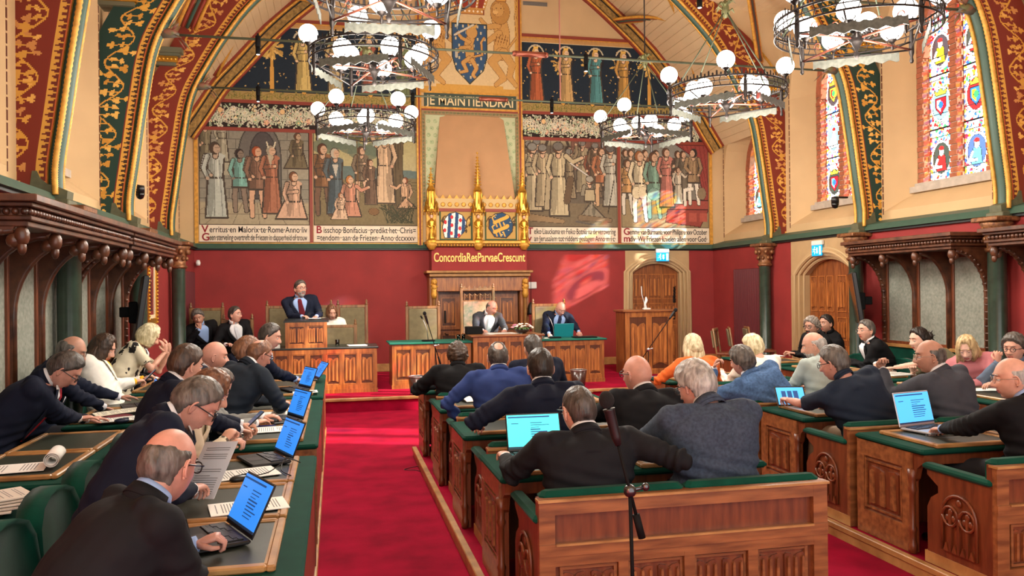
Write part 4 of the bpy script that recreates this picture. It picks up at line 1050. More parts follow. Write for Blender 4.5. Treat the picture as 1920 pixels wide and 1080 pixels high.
for x in (1.90, 3.74):
    m = MB(); m.ball((x, YB - .45, 1.97), (.062, .06, .065), 12, 9); m.ball((x, YB - .50, 1.95), (.03, .03, .028), 8, 6); m.ball((x, YB - .47, 1.87), (.055, .045, .06), 12, 8)
    for q in range(7): m.ball((x + .055 * math.cos(q * .9), YB - .46, 1.88 + .075 * math.sin(q * .9)), .022, 7, 5)
    m.ball((x - .02, YB - .505, 1.985), .008, 6, 5); m.ball((x + .02, YB - .505, 1.985), .008, 6, 5); m.lathe([(.04, 1.64), (.065, 1.72), (.05, 1.8), (.06, 1.84)], 12, 0, Matrix.Translation((x, YB - .44, 0)))
    inch(m.build('carved_head', GOLDP))

OAKM = wood('highlight_oak_fold', srgb(146, 82, 38), srgb(196, 124, 62), sc=(9, 9, 1.2))  # lighter oak tone: highlights painted onto the folds and panel edges
OAKR = wood('recess_shade_oak', srgb(76, 38, 20), srgb(96, 52, 28), sc=(9, 9, 1.2))  # darker oak tone: shade painted into the panel recesses so the folds read
# linenfold panelling helper: a local x-z panel facing -y
def linenfold(m, x0, x1, z0, z1, y, M=None, mi=0, folds=2, d=.018, mil=None):
    """recessed panel with raised folded ridges ending in cusped tops; frame is built by the caller"""
    mil = mi if mil is None else mil
    w = x1 - x0; h = z1 - z0
    b = .012
    for (a0, a1, c0, c1) in ((x0, x0 + b, z0, z1), (x1 - b, x1, z0, z1), (x0, x1, z0, z0 + b), (x0, x1, z1 - b, z1)): m.box(a0, a1, y - b, y + .002, c0, c1, mil, M)
    for k in range(folds):
        cx = x0 + w * (k + .5) / folds; fw = w / folds * .40
        zt, zb = z1 - h * .10, z0 + h * .08
        P = [(cx - fw, zb), (cx - fw, zt - h * .05), (cx - fw * .8, zt - h * .02), (cx - fw * .3, zt - h * .045), (cx, zt - h * .10), (cx + fw * .3, zt - h * .045), (cx + fw * .8, zt - h * .02), (cx + fw, zt - h * .05), (cx + fw, zb), (cx, zb + h * .06)]
        m.prism(P, y - d * .6, y + .002, 'y', mi, M)
        for o in (-.72, 0, .72):
            xx = cx + fw * o; r = fw * .16
            m.prism([(xx - r, zb + h * .05), (xx - r * .7, zt - h * .12), (xx, zt - h * .08), (xx + r * .7, zt - h * .12), (xx + r, zb + h * .05)], y - d * 1.4, y - d * .5, 'y', mil, M)
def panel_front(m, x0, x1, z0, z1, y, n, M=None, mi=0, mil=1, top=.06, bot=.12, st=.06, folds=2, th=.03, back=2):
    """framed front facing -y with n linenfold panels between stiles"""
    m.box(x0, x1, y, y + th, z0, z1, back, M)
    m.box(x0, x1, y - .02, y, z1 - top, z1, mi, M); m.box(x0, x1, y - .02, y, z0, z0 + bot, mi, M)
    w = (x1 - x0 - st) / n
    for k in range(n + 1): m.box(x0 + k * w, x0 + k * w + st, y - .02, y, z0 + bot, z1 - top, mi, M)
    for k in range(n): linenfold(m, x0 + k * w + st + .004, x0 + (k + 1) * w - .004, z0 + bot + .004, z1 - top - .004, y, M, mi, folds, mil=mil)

# oak double door behind the president's seat
t = thing('panelled_cupboard_door', 'dark oak panelled door with small cusped panels under the mantel', 'door', (2.82, YB - .2, DZ))
for k in range(2):
    m = MB(); x0 = -.82 + k * .83
    for (z0, z1) in ((.0, .78), (.82, 1.52)): panel_front(m, x0, x0 + .80, z0, z1, 0, 2, None, 0, 1, .06, .06, .07, 1)
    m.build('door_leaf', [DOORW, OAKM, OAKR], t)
m = MB(); m.box(-.84, .82, .01, .05, 0, 1.85); m.build('door_surround', OAKD, t)
m = MB(); m.cbox(-.70, -.66, -.05, -.01, .95, 1.20, .01); m.tube([(-.69, -.05, .75), (-.66, -.07, .72), (-.62, -.07, .72)], .01, 6); m.build('iron_latch', IRON, t)

# ================================================================ DOORS in stone surrounds
def arch_pts(w, zs, rise, n=14):   # flattened pointed arch, from left to right
    return [(-w + 2 * w * i / n, zs + rise * (1 - abs(-1 + 2 * i / n) ** 2.2)) for i in range(n + 1)]
def door_surround(name, loc, rz, w, zs, rise, outer, ztop, leaves, split):
    t = thing(name, None, None, loc, rz); t['kind'] = 'structure'
    m = MB()
    for k, (dw, y0, y1) in enumerate(((0.0, .06, .30), (.06, .0, .14), (.12, -.05, .06), (.19, -.02, .03))):
        P = arch_pts(w + dw, zs, rise + dw * .8); Q = arch_pts(w + dw + .09, zs, rise + dw * .8 + .09)
        if k == 3: Q = [(-outer + 2 * outer * i / 14, ztop) for i in range(15)]
        for yy in (y0,): m.strip([(a, yy, b) for a, b in P], [(a, yy, b) for a, b in Q])
        m.strip([(a, y0, b) for a, b in P], [(a, y1, b) for a, b in P])
        for s in (-1, 1):
            x0, x1 = sorted((s * (w + dw), s * ((w + dw + .09) if k < 3 else outer))); m.box(x0, x1, y0, y1 if k < 3 else .03, 0, zs)
            if k < 3: m.box(x0, x1, y0, y1, 0, .12)
        if k == 3:
            for s in (-1, 1):
                xx = s * (w + dw); m.add([(xx, y0, zs), (s * outer, y0, zs), (s * outer, y0, ztop)], [(0, 1, 2)])
        m.tube([(a, y0, b) for a, b in ([(-(w + dw + .045), 0)] + [(a * 1.02, b + .03) for a, b in P] + [(w + dw + .045, 0)])], .022, 6, 1)
    m.build('stone_surround', [BEIGE, mat('beige_stone_roll', srgb(190, 162, 120), .7)], t, fix=False)
    P = arch_pts(w, zs, rise)
    for k, (a0, a1) in enumerate(leaves):
        m = MB()
        poly = [(a0, 0)] + [(x, z) for x, z in P if a0 <= x <= a1] + [(a1, 0)]
        if P[0][0] < a0: poly.insert(1, (a0, zs + rise * (1 - abs(a0 / w) ** 2.2)))
        if P[-1][0] > a1: poly.insert(-1, (a1, zs + rise * (1 - abs(a1 / w) ** 2.2)))
        m.prism(poly, .16, .20, 'y')
        c = 2 if (a1 - a0) < .75 else 3
        for (z0, z1) in ((.05, .85), (.90, 1.32), (1.37, zs + .02)):
            ww = (a1 - a0 - .06) / (c if z0 > 1 or c == 2 else c)
            for q in range(c): linenfold(m, a0 + .03 + q * ww + .02, a0 + .03 + (q + 1) * ww - .02, z0, z1 - .04, .16, None, 0, 1, .02, mil=1)
        lf = m.build('door_leaf', [DOORW, OAKM], t)
        m = MB()
        s = 1 if k == 0 else -1
        ex = a1 - .10 if split else a1 - .09
        m.cbox(ex - .03, ex + .03, .13, .16, 1.28, 1.62, .01) if not split else None
        if not split:
            for q in range(5): m.tube([(ex + .02 * math.cos(q * 1.3), .125, 1.30 + q * .07), (ex - .03, .12, 1.34 + q * .07), (ex + .03, .12, 1.36 + q * .07)], .009, 5)
        m.tube([(ex, .15, 1.02), (ex, .10, 1.02), (ex - .09, .10, 1.0)], .011, 6); m.cbox(ex - .025, ex + .025, .14, .16, .92, 1.12, .008)
        m.build('iron_handle', IRON, lf)
    return t
door_surround('door_1', (6.76, YB, DZ), 0, .54, 1.93, .20, .73, ZC_ - DZ - .01, [(-.54, .54)], False)
dd = door_surround('door_2', (XR, 12.02, 0), -PI / 2, .70, 2.0, .26, 1.0, ZC_ - .01, [(-.70, .05), (.05, .70)], True)

def exit_sign(loc, rz, label):
    t = thing('exit_sign', label, 'sign', loc, rz)
    m = MB(); m.cbox(-.15, .15, -.05, 0, .16, .24, .008); m.build('housing', WPL, t)
    m = MB(); m.box(-.14, .14, -.045, -.03, -.02, .16); m.build('sign_face', mat('blue_green_exit_light', srgb(0, 110, 170), .4, emit=srgb(0, 150, 215), es=1.1), t)
    W_ = mat('exit_white_pictogram', (1, 1, 1), .4, emit=(.65, .95, 1), es=1.0)
    m = MB(); y = -.048
    m.box(.08, .125, y, y + .002, .0, .14); m.prism([(.0, .12), (.03, .12), (.03, .05), (.045, .05), (.015, .015), (-.015, .05), (0, .05)], y, y + .002, 'y')
    m.ball((-.05, y, .125), (.012, .001, .012), 8, 6)
    m.tube([(-.055, y, .105), (-.07, y, .065), (-.045, y, .045), (-.055, y, .01)], .008, 5, flat=.3); m.tube([(-.07, y, .065), (-.095, y, .05), (-.12, y, .05)], .007, 5, flat=.3); m.tube([(-.055, y, .1), (-.03, y, .08), (-.02, y, .09)], .006, 5, flat=.3); m.tube([(-.058, y, .1), (-.09, y, .1), (-.1, y, .08)], .006, 5, flat=.3)
    m.build('running_figure_pictogram', W_, t)
    return t
exit_sign((6.83, YB - .10, 2.40), 0, 'blue lit exit sign above the door in the back wall')
exit_sign((XR - .03, 12.15, 2.34), -PI / 2, 'blue lit exit sign above the double door in the right wall')
m = MB(); m.cbox(-.10, .10, -.04, 0, -.07, .07, .01); o = m.build('wall_box', WPL); o.location = (3.98, YB, 1.89); tag(o, 'small white box on the red wall right of the mantel', 'box')
t = thing('servant_bell', 'dark hanging bell on a long rod beside the mantel', 'bell', (4.03 - .17, YB - .42, 1.30))
m = MB(); m.lathe([(.085, 0), (.075, .04), (.055, .18), (.03, .23), (.012, .25)], 16); m.build('bell_body', IRON, t); m = MB(); m.tube([(0, 0, .24), (.0, 0, .8)], .006, 6); m.build('bell_rod', IRON, t)
m = MB(); m.box(-.26, .26, -.01, 0, -.04, .04)
for k in range(4): m.box(-.25, .25, -.02, -.005, -.03 + k * .018, -.022 + k * .018)
o = m.build('air_vent', mat('grey_vent', srgb(120, 114, 106), .5)); o.location = (4.12, YB, 7.74); tag(o, 'grey slotted air vent high on the cream back wall', 'vent')
m = MB(); m.tube([(0, 0, 0), (.0, 0, 2.9)], .012, 6); o = m.build('hanging_cord', mat('pink_cord', srgb(170, 110, 96), .7)); o.location = (3.95, 13.7, 5.17); tag(o, 'pink brown cord hanging down to the far tie rod', 'cord')

# ================================================================ RADIATORS, CAMERAS, SCREENS, PAINTING
def radiator(x, y0, y1, z0, z1, s, label):
    t = thing('radiator', label, 'radiator', (x, (y0 + y1) / 2, 0)); h = (y1 - y0) / 2; m = MB(); n = int((y1 - y0) / .05)
    for k in range(n): yy = -h + k * (2 * h) / n; m.cbox(min(0, s * .09) + s * .03, max(0, s * .09) + s * .03, yy, yy + .038, z0, z1, .008)
    for zz in (z0 + .04, z1 - .04): m.tube([(s * .08, -h, zz), (s * .08, h, zz)], .018, 8)
    m.build('columns', mat('dark_red_radiator', srgb(92, 22, 30), .5), t)
radiator(XL, 14.25, 15.45, .45, 2.18, 1, 'tall dark red column radiator on the left wall'); radiator(XR, 13.95, 15.0, .45, 2.17, -1, 'tall dark red column radiator on the right wall')
def dome(loc, s, label):
    t = thing('security_camera', label, 'camera', loc)
    m = MB(); m.cbox(min(-s * .22, 0), max(-s * .22, 0), -.03, .03, .05, .08, .006); m.lathe([(.055, .07), (.06, .03), (.06, -.02)], 16); m.build('housing', BLK, t)
    m = MB(); m.lathe([(.058, -.02), (.056, -.06), (.04, -.10), (.01, -.115)], 16); m.build('dome', mat('smoked_dome', srgb(14, 14, 16), .15), t)
dome((XR - .28, 11.32, 3.15), -1, 'black dome camera below the second window, right wall'); dome((XL + .05, 11.6, 3.18), 1, 'black dome camera on the left wall under the arches')
m = MB(); m.lathe([(.035, -.05), (.045, 0), (.03, .05)], 12); o = m.build('alarm_light', WPL); o.location = (XL + .09, YB - .12, 2.37); tag(o, 'small white alarm light high in the left corner', 'alarm')
def screen(x, y, z, rz, tilt, label):
    t = thing('flat_screen', label, 'screen', (x, y, z), rz)
    M = Matrix.Rotation(R(tilt), 4, 'X')
    m = MB(); m.cbox(-.52, .52, -.03, .03, -.36, .40, .01, 0, M); m.build('casing', BLK, t); m = MB(); m.box(-.50, .50, -.034, -.030, -.34, .38, 0, M); m.build('display', mat('dark_display', srgb(8, 9, 12), .15), t)
    m = MB(); m.cbox(-.12, .12, .03, .12, -.15, .1, .01); m.cbox(-.04, .04, .1, .22, -.08, .04, .01); m.build('wall_arm', BLKM, t)
screen(XR - .50, 10.52, 1.60, R(-122), 8, 'black flat screen tilted on its arm, right wall'); screen(XL + .38, 10.05, 1.60, R(104), 8, 'black flat screen tilted on its arm, left wall')
t = thing('framed_painting', 'tall gilt framed painting of a dark standing figure on the left wall', 'painting', (XL, 12.28, 1.86), PI / 2)
a = Art(.34, .74, .008, (126, 40, 36)); a.figure(.17, .05, .62, (90, 26, 28), skin=(180, 130, 110), hair=(60, 40, 30), arm=3); a.build('canvas', (-.17, -.03, -.37), (1, 0, 0), (0, 0, 1), t)
m = MB()
for (a0, a1, mi, d) in ((.17, .22, 1, .045), (.22, .30, 0, .06)):
    b0, b1 = a0 + .20, a1 + .20
    m.box(-a1, -a0, -d, 0, -b1, b1, mi); m.box(a0, a1, -d, 0, -b1, b1, mi); m.box(-a0, a0, -d, 0, b0, b1, mi); m.box(-a0, a0, -d, 0, -b1, -b0, mi)
for k in range(20): m.ball((-.26, -.065, -.48 + k * .05), .018, 6, 5, 0); m.ball((.26, -.065, -.48 + k * .05), .018, 6, 5, 0)
m.build('gilt_frame', [GOLD, mat('ivory_slip', srgb(220, 206, 170), .7)], t)

# ================================================================ CARVED CANOPIES over panelled wall seats
def canopy(side, y0, y1, n, label):
    s = 1 if side < 0 else -1; xw = XL if side < 0 else XR; X = lambda o: xw + s * o
    L = y1 - y0; t = thing('wooden_canopy', label, 'canopy', (xw, (y0 + y1) / 2, 0)); h = L / 2; P = .62
    def bx(m, a, b, c, d, e, f, mi=0): m.cbox(min(s * a, s * b), max(s * a, s * b), c, d, e, f, .006, mi)
    m = MB()
    for (o, z0, z1) in ((P, 2.24, 2.28), (P + .03, 2.28, 2.31), (P - .01, 2.31, 2.37), (P + .04, 2.37, 2.40), (P + .08, 2.40, 2.45)): bx(m, 0, o, -h - (o - P), h + (o - P), z0, z1)
    nb = int(L / .055)
    for k in range(nb): m.ball((s * (P + .005), -h + .03 + k * (L - .06) / (nb - 1), 2.34), (.02, .025, .024), 6, 5)
    for k in range(11): m.ball((s * (.05 + k * .055), -h, 2.34), (.025, .02, .024), 6, 5)
    m.build('cornice', CANW, t)
    for k in range(n + 1):
        yy = -h + .04 + k * (L - .08) / n; m = MB(); end = k in (0, n)
        arcp = [(s * (.06 + (P - .16) * (1 - math.cos(R(a)))), 1.62 + .60 * math.sin(R(a)) ** 1.0) for a in range(0, 91, 9)]
        poly = [(s * .0, .95), (s * .06, .95)] + arcp + [(s * (P - .08), 2.24), (0, 2.24)]
        m.prism(poly, yy - .035, yy + .035, 'y'); m.tube([(p[0], yy, p[1]) for p in [(s * .06, .95)] + arcp], .026, 8)
        if end:
            for q in range(10):
                a = q * 9; m.ball((s * (.06 + (P - .16) * (1 - math.cos(R(a)))), yy, 1.62 + .60 * math.sin(R(a))), (.03, .045, .03), 6, 5)
            for q in range(7): m.ball((s * .06, yy, 1.0 + q * .09), (.03, .045, .02), 6, 5)
        # carved drop at the front
        m.ball((s * (P - .05), yy, 2.18), (.05, .045, .07), 8, 7); m.ball((s * (P - .05), yy, 2.10), (.03, .03, .05), 8, 6); m.ball((s * (P - .10), yy, 2.15), (.05, .04, .05), 8, 6)
        m.build('carved_bracket', CANW, t)
    for k in range(n):
        a0 = -h + .04 + k * (L - .08) / n + .06; a1 = -h + .04 + (k + 1) * (L - .08) / n - .06
        m = MB(); m.box(min(0, s * .02), max(0, s * .02), a0, a1, .98, 2.20); m.build('cloth_panel', GREYCLOTH, t)
        m = MB()
        for (b0, b1, z0, z1) in ((a0 - .03, a0 + .012, .95, 2.24), (a1 - .012, a1 + .03, .95, 2.24), (a0, a1, .92, .99), (a0, a1, 2.16, 2.24)): bx(m, 0, .045, b0, b1, z0, z1)
        m.build('panel_frame', OAKD, t)
    # seat below
    m = MB(); bx(m, 0, .04, -h, h, .48, .93); m.build('seat_back', VELV, t)
    m = MB(); bx(m, 0, .45, -h, h, .38, .47); m.build('seat_cushion', VELV, t)
    m = MB(); bx(m, 0, .42, -h, h, 0, .38); m.build('seat_box', OAKD, t)
    m = MB(); bx(m, 0, .07, -h, h, .90, .95); m.build('rail', OAKL, t)
    return t
canopy(1, 8.50, 10.52, 3, 'carved oak canopy with brackets over three grey panels, right wall by the screen')
canopy(1, 5.72, 7.92, 3, 'carved oak canopy over grey panels at the right edge')
canopy(-1, 8.66, 10.80, 3, 'dark carved oak canopy over grey panels, left wall by the screen')
canopy(-1, 5.86, 8.52, 4, 'dark carved oak canopy over grey panels at the left edge')
# ================================================================ CHANDELIERS
def make_chandelier():
    t = thing('ring_chandelier', 'x', 'chandelier', (0, 0, 0))
    RR = .74; NG = 10
    # crenellated crown ring made of riveted bands
    m = MB(); N = 96
    for (r, z, w) in ((RR, .02, .012), (RR, -.10, .010), (RR + .0, -.04, .006)):
        m.tube([(r * math.cos(2 * PI * i / N), r * math.sin(2 * PI * i / N), z) for i in range(N)], w, 6, closed=True)
    for i in range(N):
        a = 2 * PI * i / N; c = Vector((RR * math.cos(a), RR * math.sin(a), 0)); tt = Vector((-math.sin(a), math.cos(a), 0)) * .012
        h = .06 if i % 2 else .035
        m.add([c + tt + Vector((0, 0, .02)), c - tt + Vector((0, 0, .02)), c - tt * .9 + Vector((0, 0, .02 + h)), c + Vector((0, 0, .03 + h)), c + tt * .9 + Vector((0, 0, .02 + h))], [(0, 1, 2, 3, 4)])
        if i % 4 == 0: m.tube([c + Vector((0, 0, .02)), c + tt * 2 + Vector((0, 0, -.04)), c + Vector((0, 0, -.10))], .005, 5)
        if i % 4 == 2: m.tube([c + Vector((0, 0, .02)), c - tt * 2 + Vector((0, 0, -.04)), c + Vector((0, 0, -.10))], .005, 5)
    m.build('crown_ring', IRON, t)
    # hanging zinc fret plates in a polygon below
    for k in range(4):
        a0 = (k + .12) * PI / 2; a1 = (k + .88) * PI / 2
        m = MB(); P0 = Vector((RR * .97 * math.cos(a0), RR * .97 * math.sin(a0), 0)); P1 = Vector((RR * .97 * math.cos(a1), RR * .97 * math.sin(a1), 0))
        n = 18; top = []; bot = []
        for i in range(n * 2 + 1):
            p = P0.lerp(P1, i / (n * 2)); 
            top.append(p + Vector((0, 0, -.18 + (.012 if i % 4 < 2 else 0)))); bot.append(p + Vector((0, 0, -.245 - (.018 if i % 6 < 3 else 0) - (.008 if i % 2 else 0))))
        d = (P1 - P0).normalized().cross(Vector((0, 0, 1))) * .004
        m.strip([p + d for p in top], [p + d for p in bot]); m.strip([p - d for p in top], [p - d for p in bot]); m.strip([p + d for p in bot], [p - d for p in bot]); m.strip([p + d for p in top], [p - d for p in top])
        m.build('zinc_fret', ZINC, t, fix=False)
    # spokes and centre ornament
    for k in range(4):
        a = k * PI / 2; c = Vector((RR * .97 * math.cos(a), RR * .97 * math.sin(a), 0))
        m = MB(); m.tube([Vector((.05 * math.cos(a), .05 * math.sin(a), -.16)), c + Vector((0, 0, -.19))], .011, 6)
        b = Vector((math.cos(a), math.sin(a), 0)); m.tube([b * (.25 + .06 * math.cos(q * .5) * (1 - q / 16)) + Vector((0, 0, -.08 + .06 * math.sin(q * .5) * (1 - q / 16))) for q in range(14)], .006, 5)
        m.tube([b * (.5 + .05 * math.cos(q * .5) * (1 - q / 16)) + Vector((0, 0, -.10 + .05 * math.sin(q * .5) * (1 - q / 16))) for q in range(14)], .006, 5)
        m.build('spoke', COPPER, t)
        m = MB(); m.lathe([(.012, -.32), (.02, -.30), (.012, -.26), (.024, -.22), (.024, -.10), (.016, -.02), (.022, .02)], 8, 0, Matrix.Translation(c)); m.build('drop_finial', IRON, t)
        a2 = a + PI / 2; c2 = Vector((RR * .97 * math.cos(a2), RR * .97 * math.sin(a2), 0)); m = MB(); m.tube([c + Vector((0, 0, -.19)), c2 + Vector((0, 0, -.19))], .009, 6); m.build('chord_bar', IRON, t)
    m = MB(); m.lathe([(.004, -.36), (.03, -.32), (.012, -.28), (.05, -.20), (.08, -.16), (.03, -.12), (.05, -.05), (.02, 0)], 12)
    for q in range(8):
        a = q * PI / 4; d = Vector((math.cos(a), math.sin(a), 0))
        m.tube([d * .03 + Vector((0, 0, -.1)), d * .11 + Vector((0, 0, -.06)), d * .15 + Vector((0, 0, -.12)), d * .10 + Vector((0, 0, -.17))], .008, 5); m.ball(d * .15 + Vector((0, 0, -.12)), .018, 6, 5)
    m.build('centre_boss', IRON, t)
    # globes on cups
    for k in range(NG):
        a = 2 * PI * (k + .5) / NG; c = Vector((RR * math.cos(a), RR * math.sin(a), 0)) if k % 1 == 0 else 0
        hi = k % 2 == 0
        if not hi: c = c * .62
        zz = .20 if hi else -.02
        h = MB(); h.tube([c + Vector((0, 0, zz - .20)), c + Vector((0, 0, zz - .11))], .012, 6); h.lathe([(.02, zz - .13), (.045, zz - .10), (.05, zz - .075), (.03, zz - .06)], 12, 0, Matrix.Translation(c))
        if not hi: h.tube([c + Vector((0, 0, zz - .19)), c * 1.6 + Vector((0, 0, -.10))], .008, 6)
        for q in range(4): b = q * PI / 2; h.tube([c + Vector((.03 * math.cos(b), .03 * math.sin(b), zz - .1)), c + Vector((.07 * math.cos(b), .07 * math.sin(b), zz - .09)), c + Vector((.08 * math.cos(b), .08 * math.sin(b), zz - .06))], .006, 5)
        hh = h.build('globe_cup', IRON, t)
        g = MB(); g.ball(c + Vector((0, 0, zz)), .108, 20, 14); g.build('glass_globe', GLOBE, hh)
    # extra low ring of globes, seen through the ironwork
    # suspension
    for k in range(4):
        a = k * PI / 2 + .4; m = MB(); m.tube([(RR * math.cos(a), RR * math.sin(a), .02), (.03 * math.cos(a), .03 * math.sin(a), 1.0)], .008, 6); m.build('hanger_bar', RODG, t)
    m = MB(); m.tube([(0, 0, .95), (0, 0, 4.2)], .011, 6); m.build('hanging_rod', IRON, t)
    m = MB(); rs = random.Random(3)
    for q in range(9):
        a = q * .7 * 2; d = Vector((math.cos(a), math.sin(a), 0)); z = 1.0 + .03 * (q % 4)
        m.tube([d * .015 + Vector((0, 0, z)), d * .09 + Vector((0, 0, z + .06)), d * .13 + Vector((0, 0, z + .01))], [.008, .03, .005], 6, flat=.4)
    m.lathe([(.02, .94), (.045, 1.0), (.045, 1.08), (.02, 1.16)], 10); m.build('leaf_knot', mat('green_gilt_leaf', srgb(112, 112, 74), .5, metal=.3, var=.4, vs=20), t)
    ld = bpy.data.lights.new('chandelier_light', 'POINT'); ld.energy = LAMP_W; ld.shadow_soft_size = .45; ld.color = (1.0, .93, .82)
    lo = bpy.data.objects.new('chandelier_light', ld); C.objects.link(lo); lo.parent = t; lo.location = (0, 0, -.55)
    return t
ch0 = make_chandelier()
CH = [(.48, 12.2, 4.36, 'left row, farthest'), (.47, 9.4, 4.53, 'left row, second farthest'), (.46, 6.7, 4.38, 'left row, large at the top edge'),
      (4.95, 12.2, 4.44, 'right row, farthest and lowest'), (4.92, 9.4, 4.31, 'right row, second farthest'), (4.86, 6.7, 4.30, 'right row, large at the top right'),]
for k, (x, y, z, lb) in enumerate(CH):
    if lb is None:
        # beyond the frame overhead: only the lamp's light is needed
        o = dup(ch0, (x, y, z), .3, 'round iron chandelier with lit white globes, above and behind the view', 'round iron chandeliers'); continue
    if k == 0: ch0.location = (x, y, z); ch0['label'] = 'round iron chandelier with lit white globes, ' + lb; ch0['group'] = 'round iron chandeliers'
    else: dup(ch0, (x, y, z), .35 * k, 'round iron chandelier with lit white globes, ' + lb, 'round iron chandeliers')

# ================================================================ BENCHES AND DESKS
DH = .77      # desk top above the aisle
def arch_tracery(m, yc, z0, z1, w, x, s, mi=0):
    """carved tracery on an end panel lying in the y-z plane at x, facing s"""
    e = lambda a, b: (min(x, x + s * .012), max(x, x + s * .012))
    P = [(yc - w, z0), (yc - w, z1 - w * 1.0)] + [(yc + w * math.cos(R(a)), z1 - w + w * 1.0 * math.sin(R(a))) for a in range(165, 14, -15)] + [(yc + w, z1 - w), (yc + w, z0)]
    m.tube([(x + s * .008, a, b) for a, b in P], .010, 6, mi)
    for q in (-.5, 0, .5): m.box(min(x, x + s * .014), max(x, x + s * .014), yc + w * q - .008, yc + w * q + .008, z0, z1 - w * (.9 if q else .75), mi)
    for q in (-1, 1):
        m.tube([(x + s * .010, yc + q * w * .5 + w * .44 * math.cos(R(a)), z1 - w * 1.0 + w * .44 * math.sin(R(a))) for a in range(0, 361, 30)], .009, 6, mi)
        for r in range(3): a = 90 + r * 120; m.ball((x + s * .008, yc + q * w * .5 + w * .2 * math.cos(R(a)), z1 - w + w * .2 * math.sin(R(a))), (.006, .02, .02), 7, 5, mi)
        m.prism([(yc + q * w * .25 - .02, z0), (yc + q * w * .25, z0 + .05), (yc + q * w * .25 + .02, z0)], min(x, x + s * .016), max(x, x + s * .016), 'x', mi)
        m.prism([(yc + q * w * .75 - .02, z0), (yc + q * w * .75, z0 + .05), (yc + q * w * .75 + .02, z0)], min(x, x + s * .016), max(x, x + s * .016), 'x', mi)
    m.ball((x + s * .008, yc, z1 - w * .32), (.006, .022, .022), 7, 5, mi)
def bench(x0, x1, y, label, back=True):
    """oak bench facing +y, its back rail at y; x0..x1"""
    t = thing('oak_bench', label, 'bench', ((x0 + x1) / 2, y, PZ)); h = (x1 - x0) / 2
    H = .79 - PZ
    m = MB()
    # back: long top panel over a row of linenfold panels
    m.box(-h, h, 0, .04, 0, H, 0)
    m.box(-h, h, -.03, 0, H - .075, H, 1); m.box(-h, -h + .075, -.03, 0, 0, H, 1); m.box(h - .075, h, -.03, 0, 0, H, 1); m.box(-h, h, -.035, 0, H - .27, H - .215, 1); m.box(-h, h, -.03, 0, 0, .12, 1)
    m.box(-h - .008, h + .008, -.045, .02, H - .012, H, 2); m.box(-h + .08, h - .08, -.042, -.03, H - .222, H - .212, 2)
    m.box(-h + .075, h - .075, -.03, 0, H - .32, H - .27, 1)
    n = max(2, round((x1 - x0 - .15) / .36)); w = (x1 - x0 - .15) / n
    for k in range(n):
        a = -h + .075 + k * w
        if k: m.box(a - .025, a + .025, -.03, 0, .12, H - .3, 1)
        linenfold(m, a + .03, a + w - .03, .13, H - .33, 0, None, 0, 2, .02, mil=1)
    m.build('back_panel', [OAKD, OAKH, OAKL], t)
    for s in (-1, 1):
        m = MB(); x = s * h; q = x - s * .035
        prof = [(0, 0), (.50, 0), (.50, .12), (.46, .20), (.47, .30), (.50, .38), (.47, .46), (.42, .50), (.44, .56), (.50, .60), (.50, .64), (0, .56)]
        prof = [(0, 0), (.50, 0), (.50, .34), (.47, .40), (.41, .44), (.41, .48), (.50, .535), (.50, .565), (.0, .565)]
        m.prism(prof, min(x, q), max(x, q), 'x', 0)
        arch_tracery(m, .24, .12, .46, .13, x, s, 0); arch_tracery(m, .24, .12, .46, .13, q, -s, 0)
        m.box(min(x, q) - .004, max(x, q) + .004, -.03, .52, 0, .07, 1)
        m.build('end_panel', [OAKD, OAKL], t)
        m = MB(); m.cbox(min(x, q) - .02, max(x, q) + .02, .0, .53, .565, .605, .014); m.build('arm_pad', VELV, t)
    m = MB(); m.cbox(-h + .04, h - .04, .03, .50, .28, .35, .02); m.build('seat_cushion', VELV, t)
    m = MB(); m.box(-h + .04, h - .04, .05, .47, .24, .285, 0); m.build('seat_board', OAKD, t)
    # velvet back in one segment per seat, showing above the wood
    ns = max(1, round((x1 - x0) / .82)); w = (x1 - x0 - .02) / ns
    for k in range(ns):
        m = MB(); m.cbox(-h + .01 + k * w + .004, -h + .01 + (k + 1) * w - .004, .005, .085, .32, H + .028, .02); m.build('back_cushion', VELV, t)
    return t
def pad(t, x0, x1, y0, y1, z, ry=False):
    m = MB(); b = .034
    for (a0, a1, c0, c1) in ((x0, x1, y0, y0 + b), (x0, x1, y1 - b, y1), (x0, x0 + b, y0 + b, y1 - b), (x1 - b, x1, y0 + b, y1 - b)): m.cbox(a0, a1, c0, c1, z, z + .026, .006)
    for (a0, a1, c0, c1) in ((x0 + b, x1 - b, y0 + b, y0 + b + .008), (x0 + b, x1 - b, y1 - b - .008, y1 - b), (x0 + b, x0 + b + .008, y0 + b, y1 - b), (x1 - b - .008, x1 - b, y0 + b, y1 - b)): m.box(a0, a1, c0, c1, z, z + .022)
    p = m.build('writing_slope', OAKL, t)
    m = MB(); m.box(x0 + b, x1 - b, y0 + b, y1 - b, z, z + .018); m.build('leather_inlay', LEATH, p)
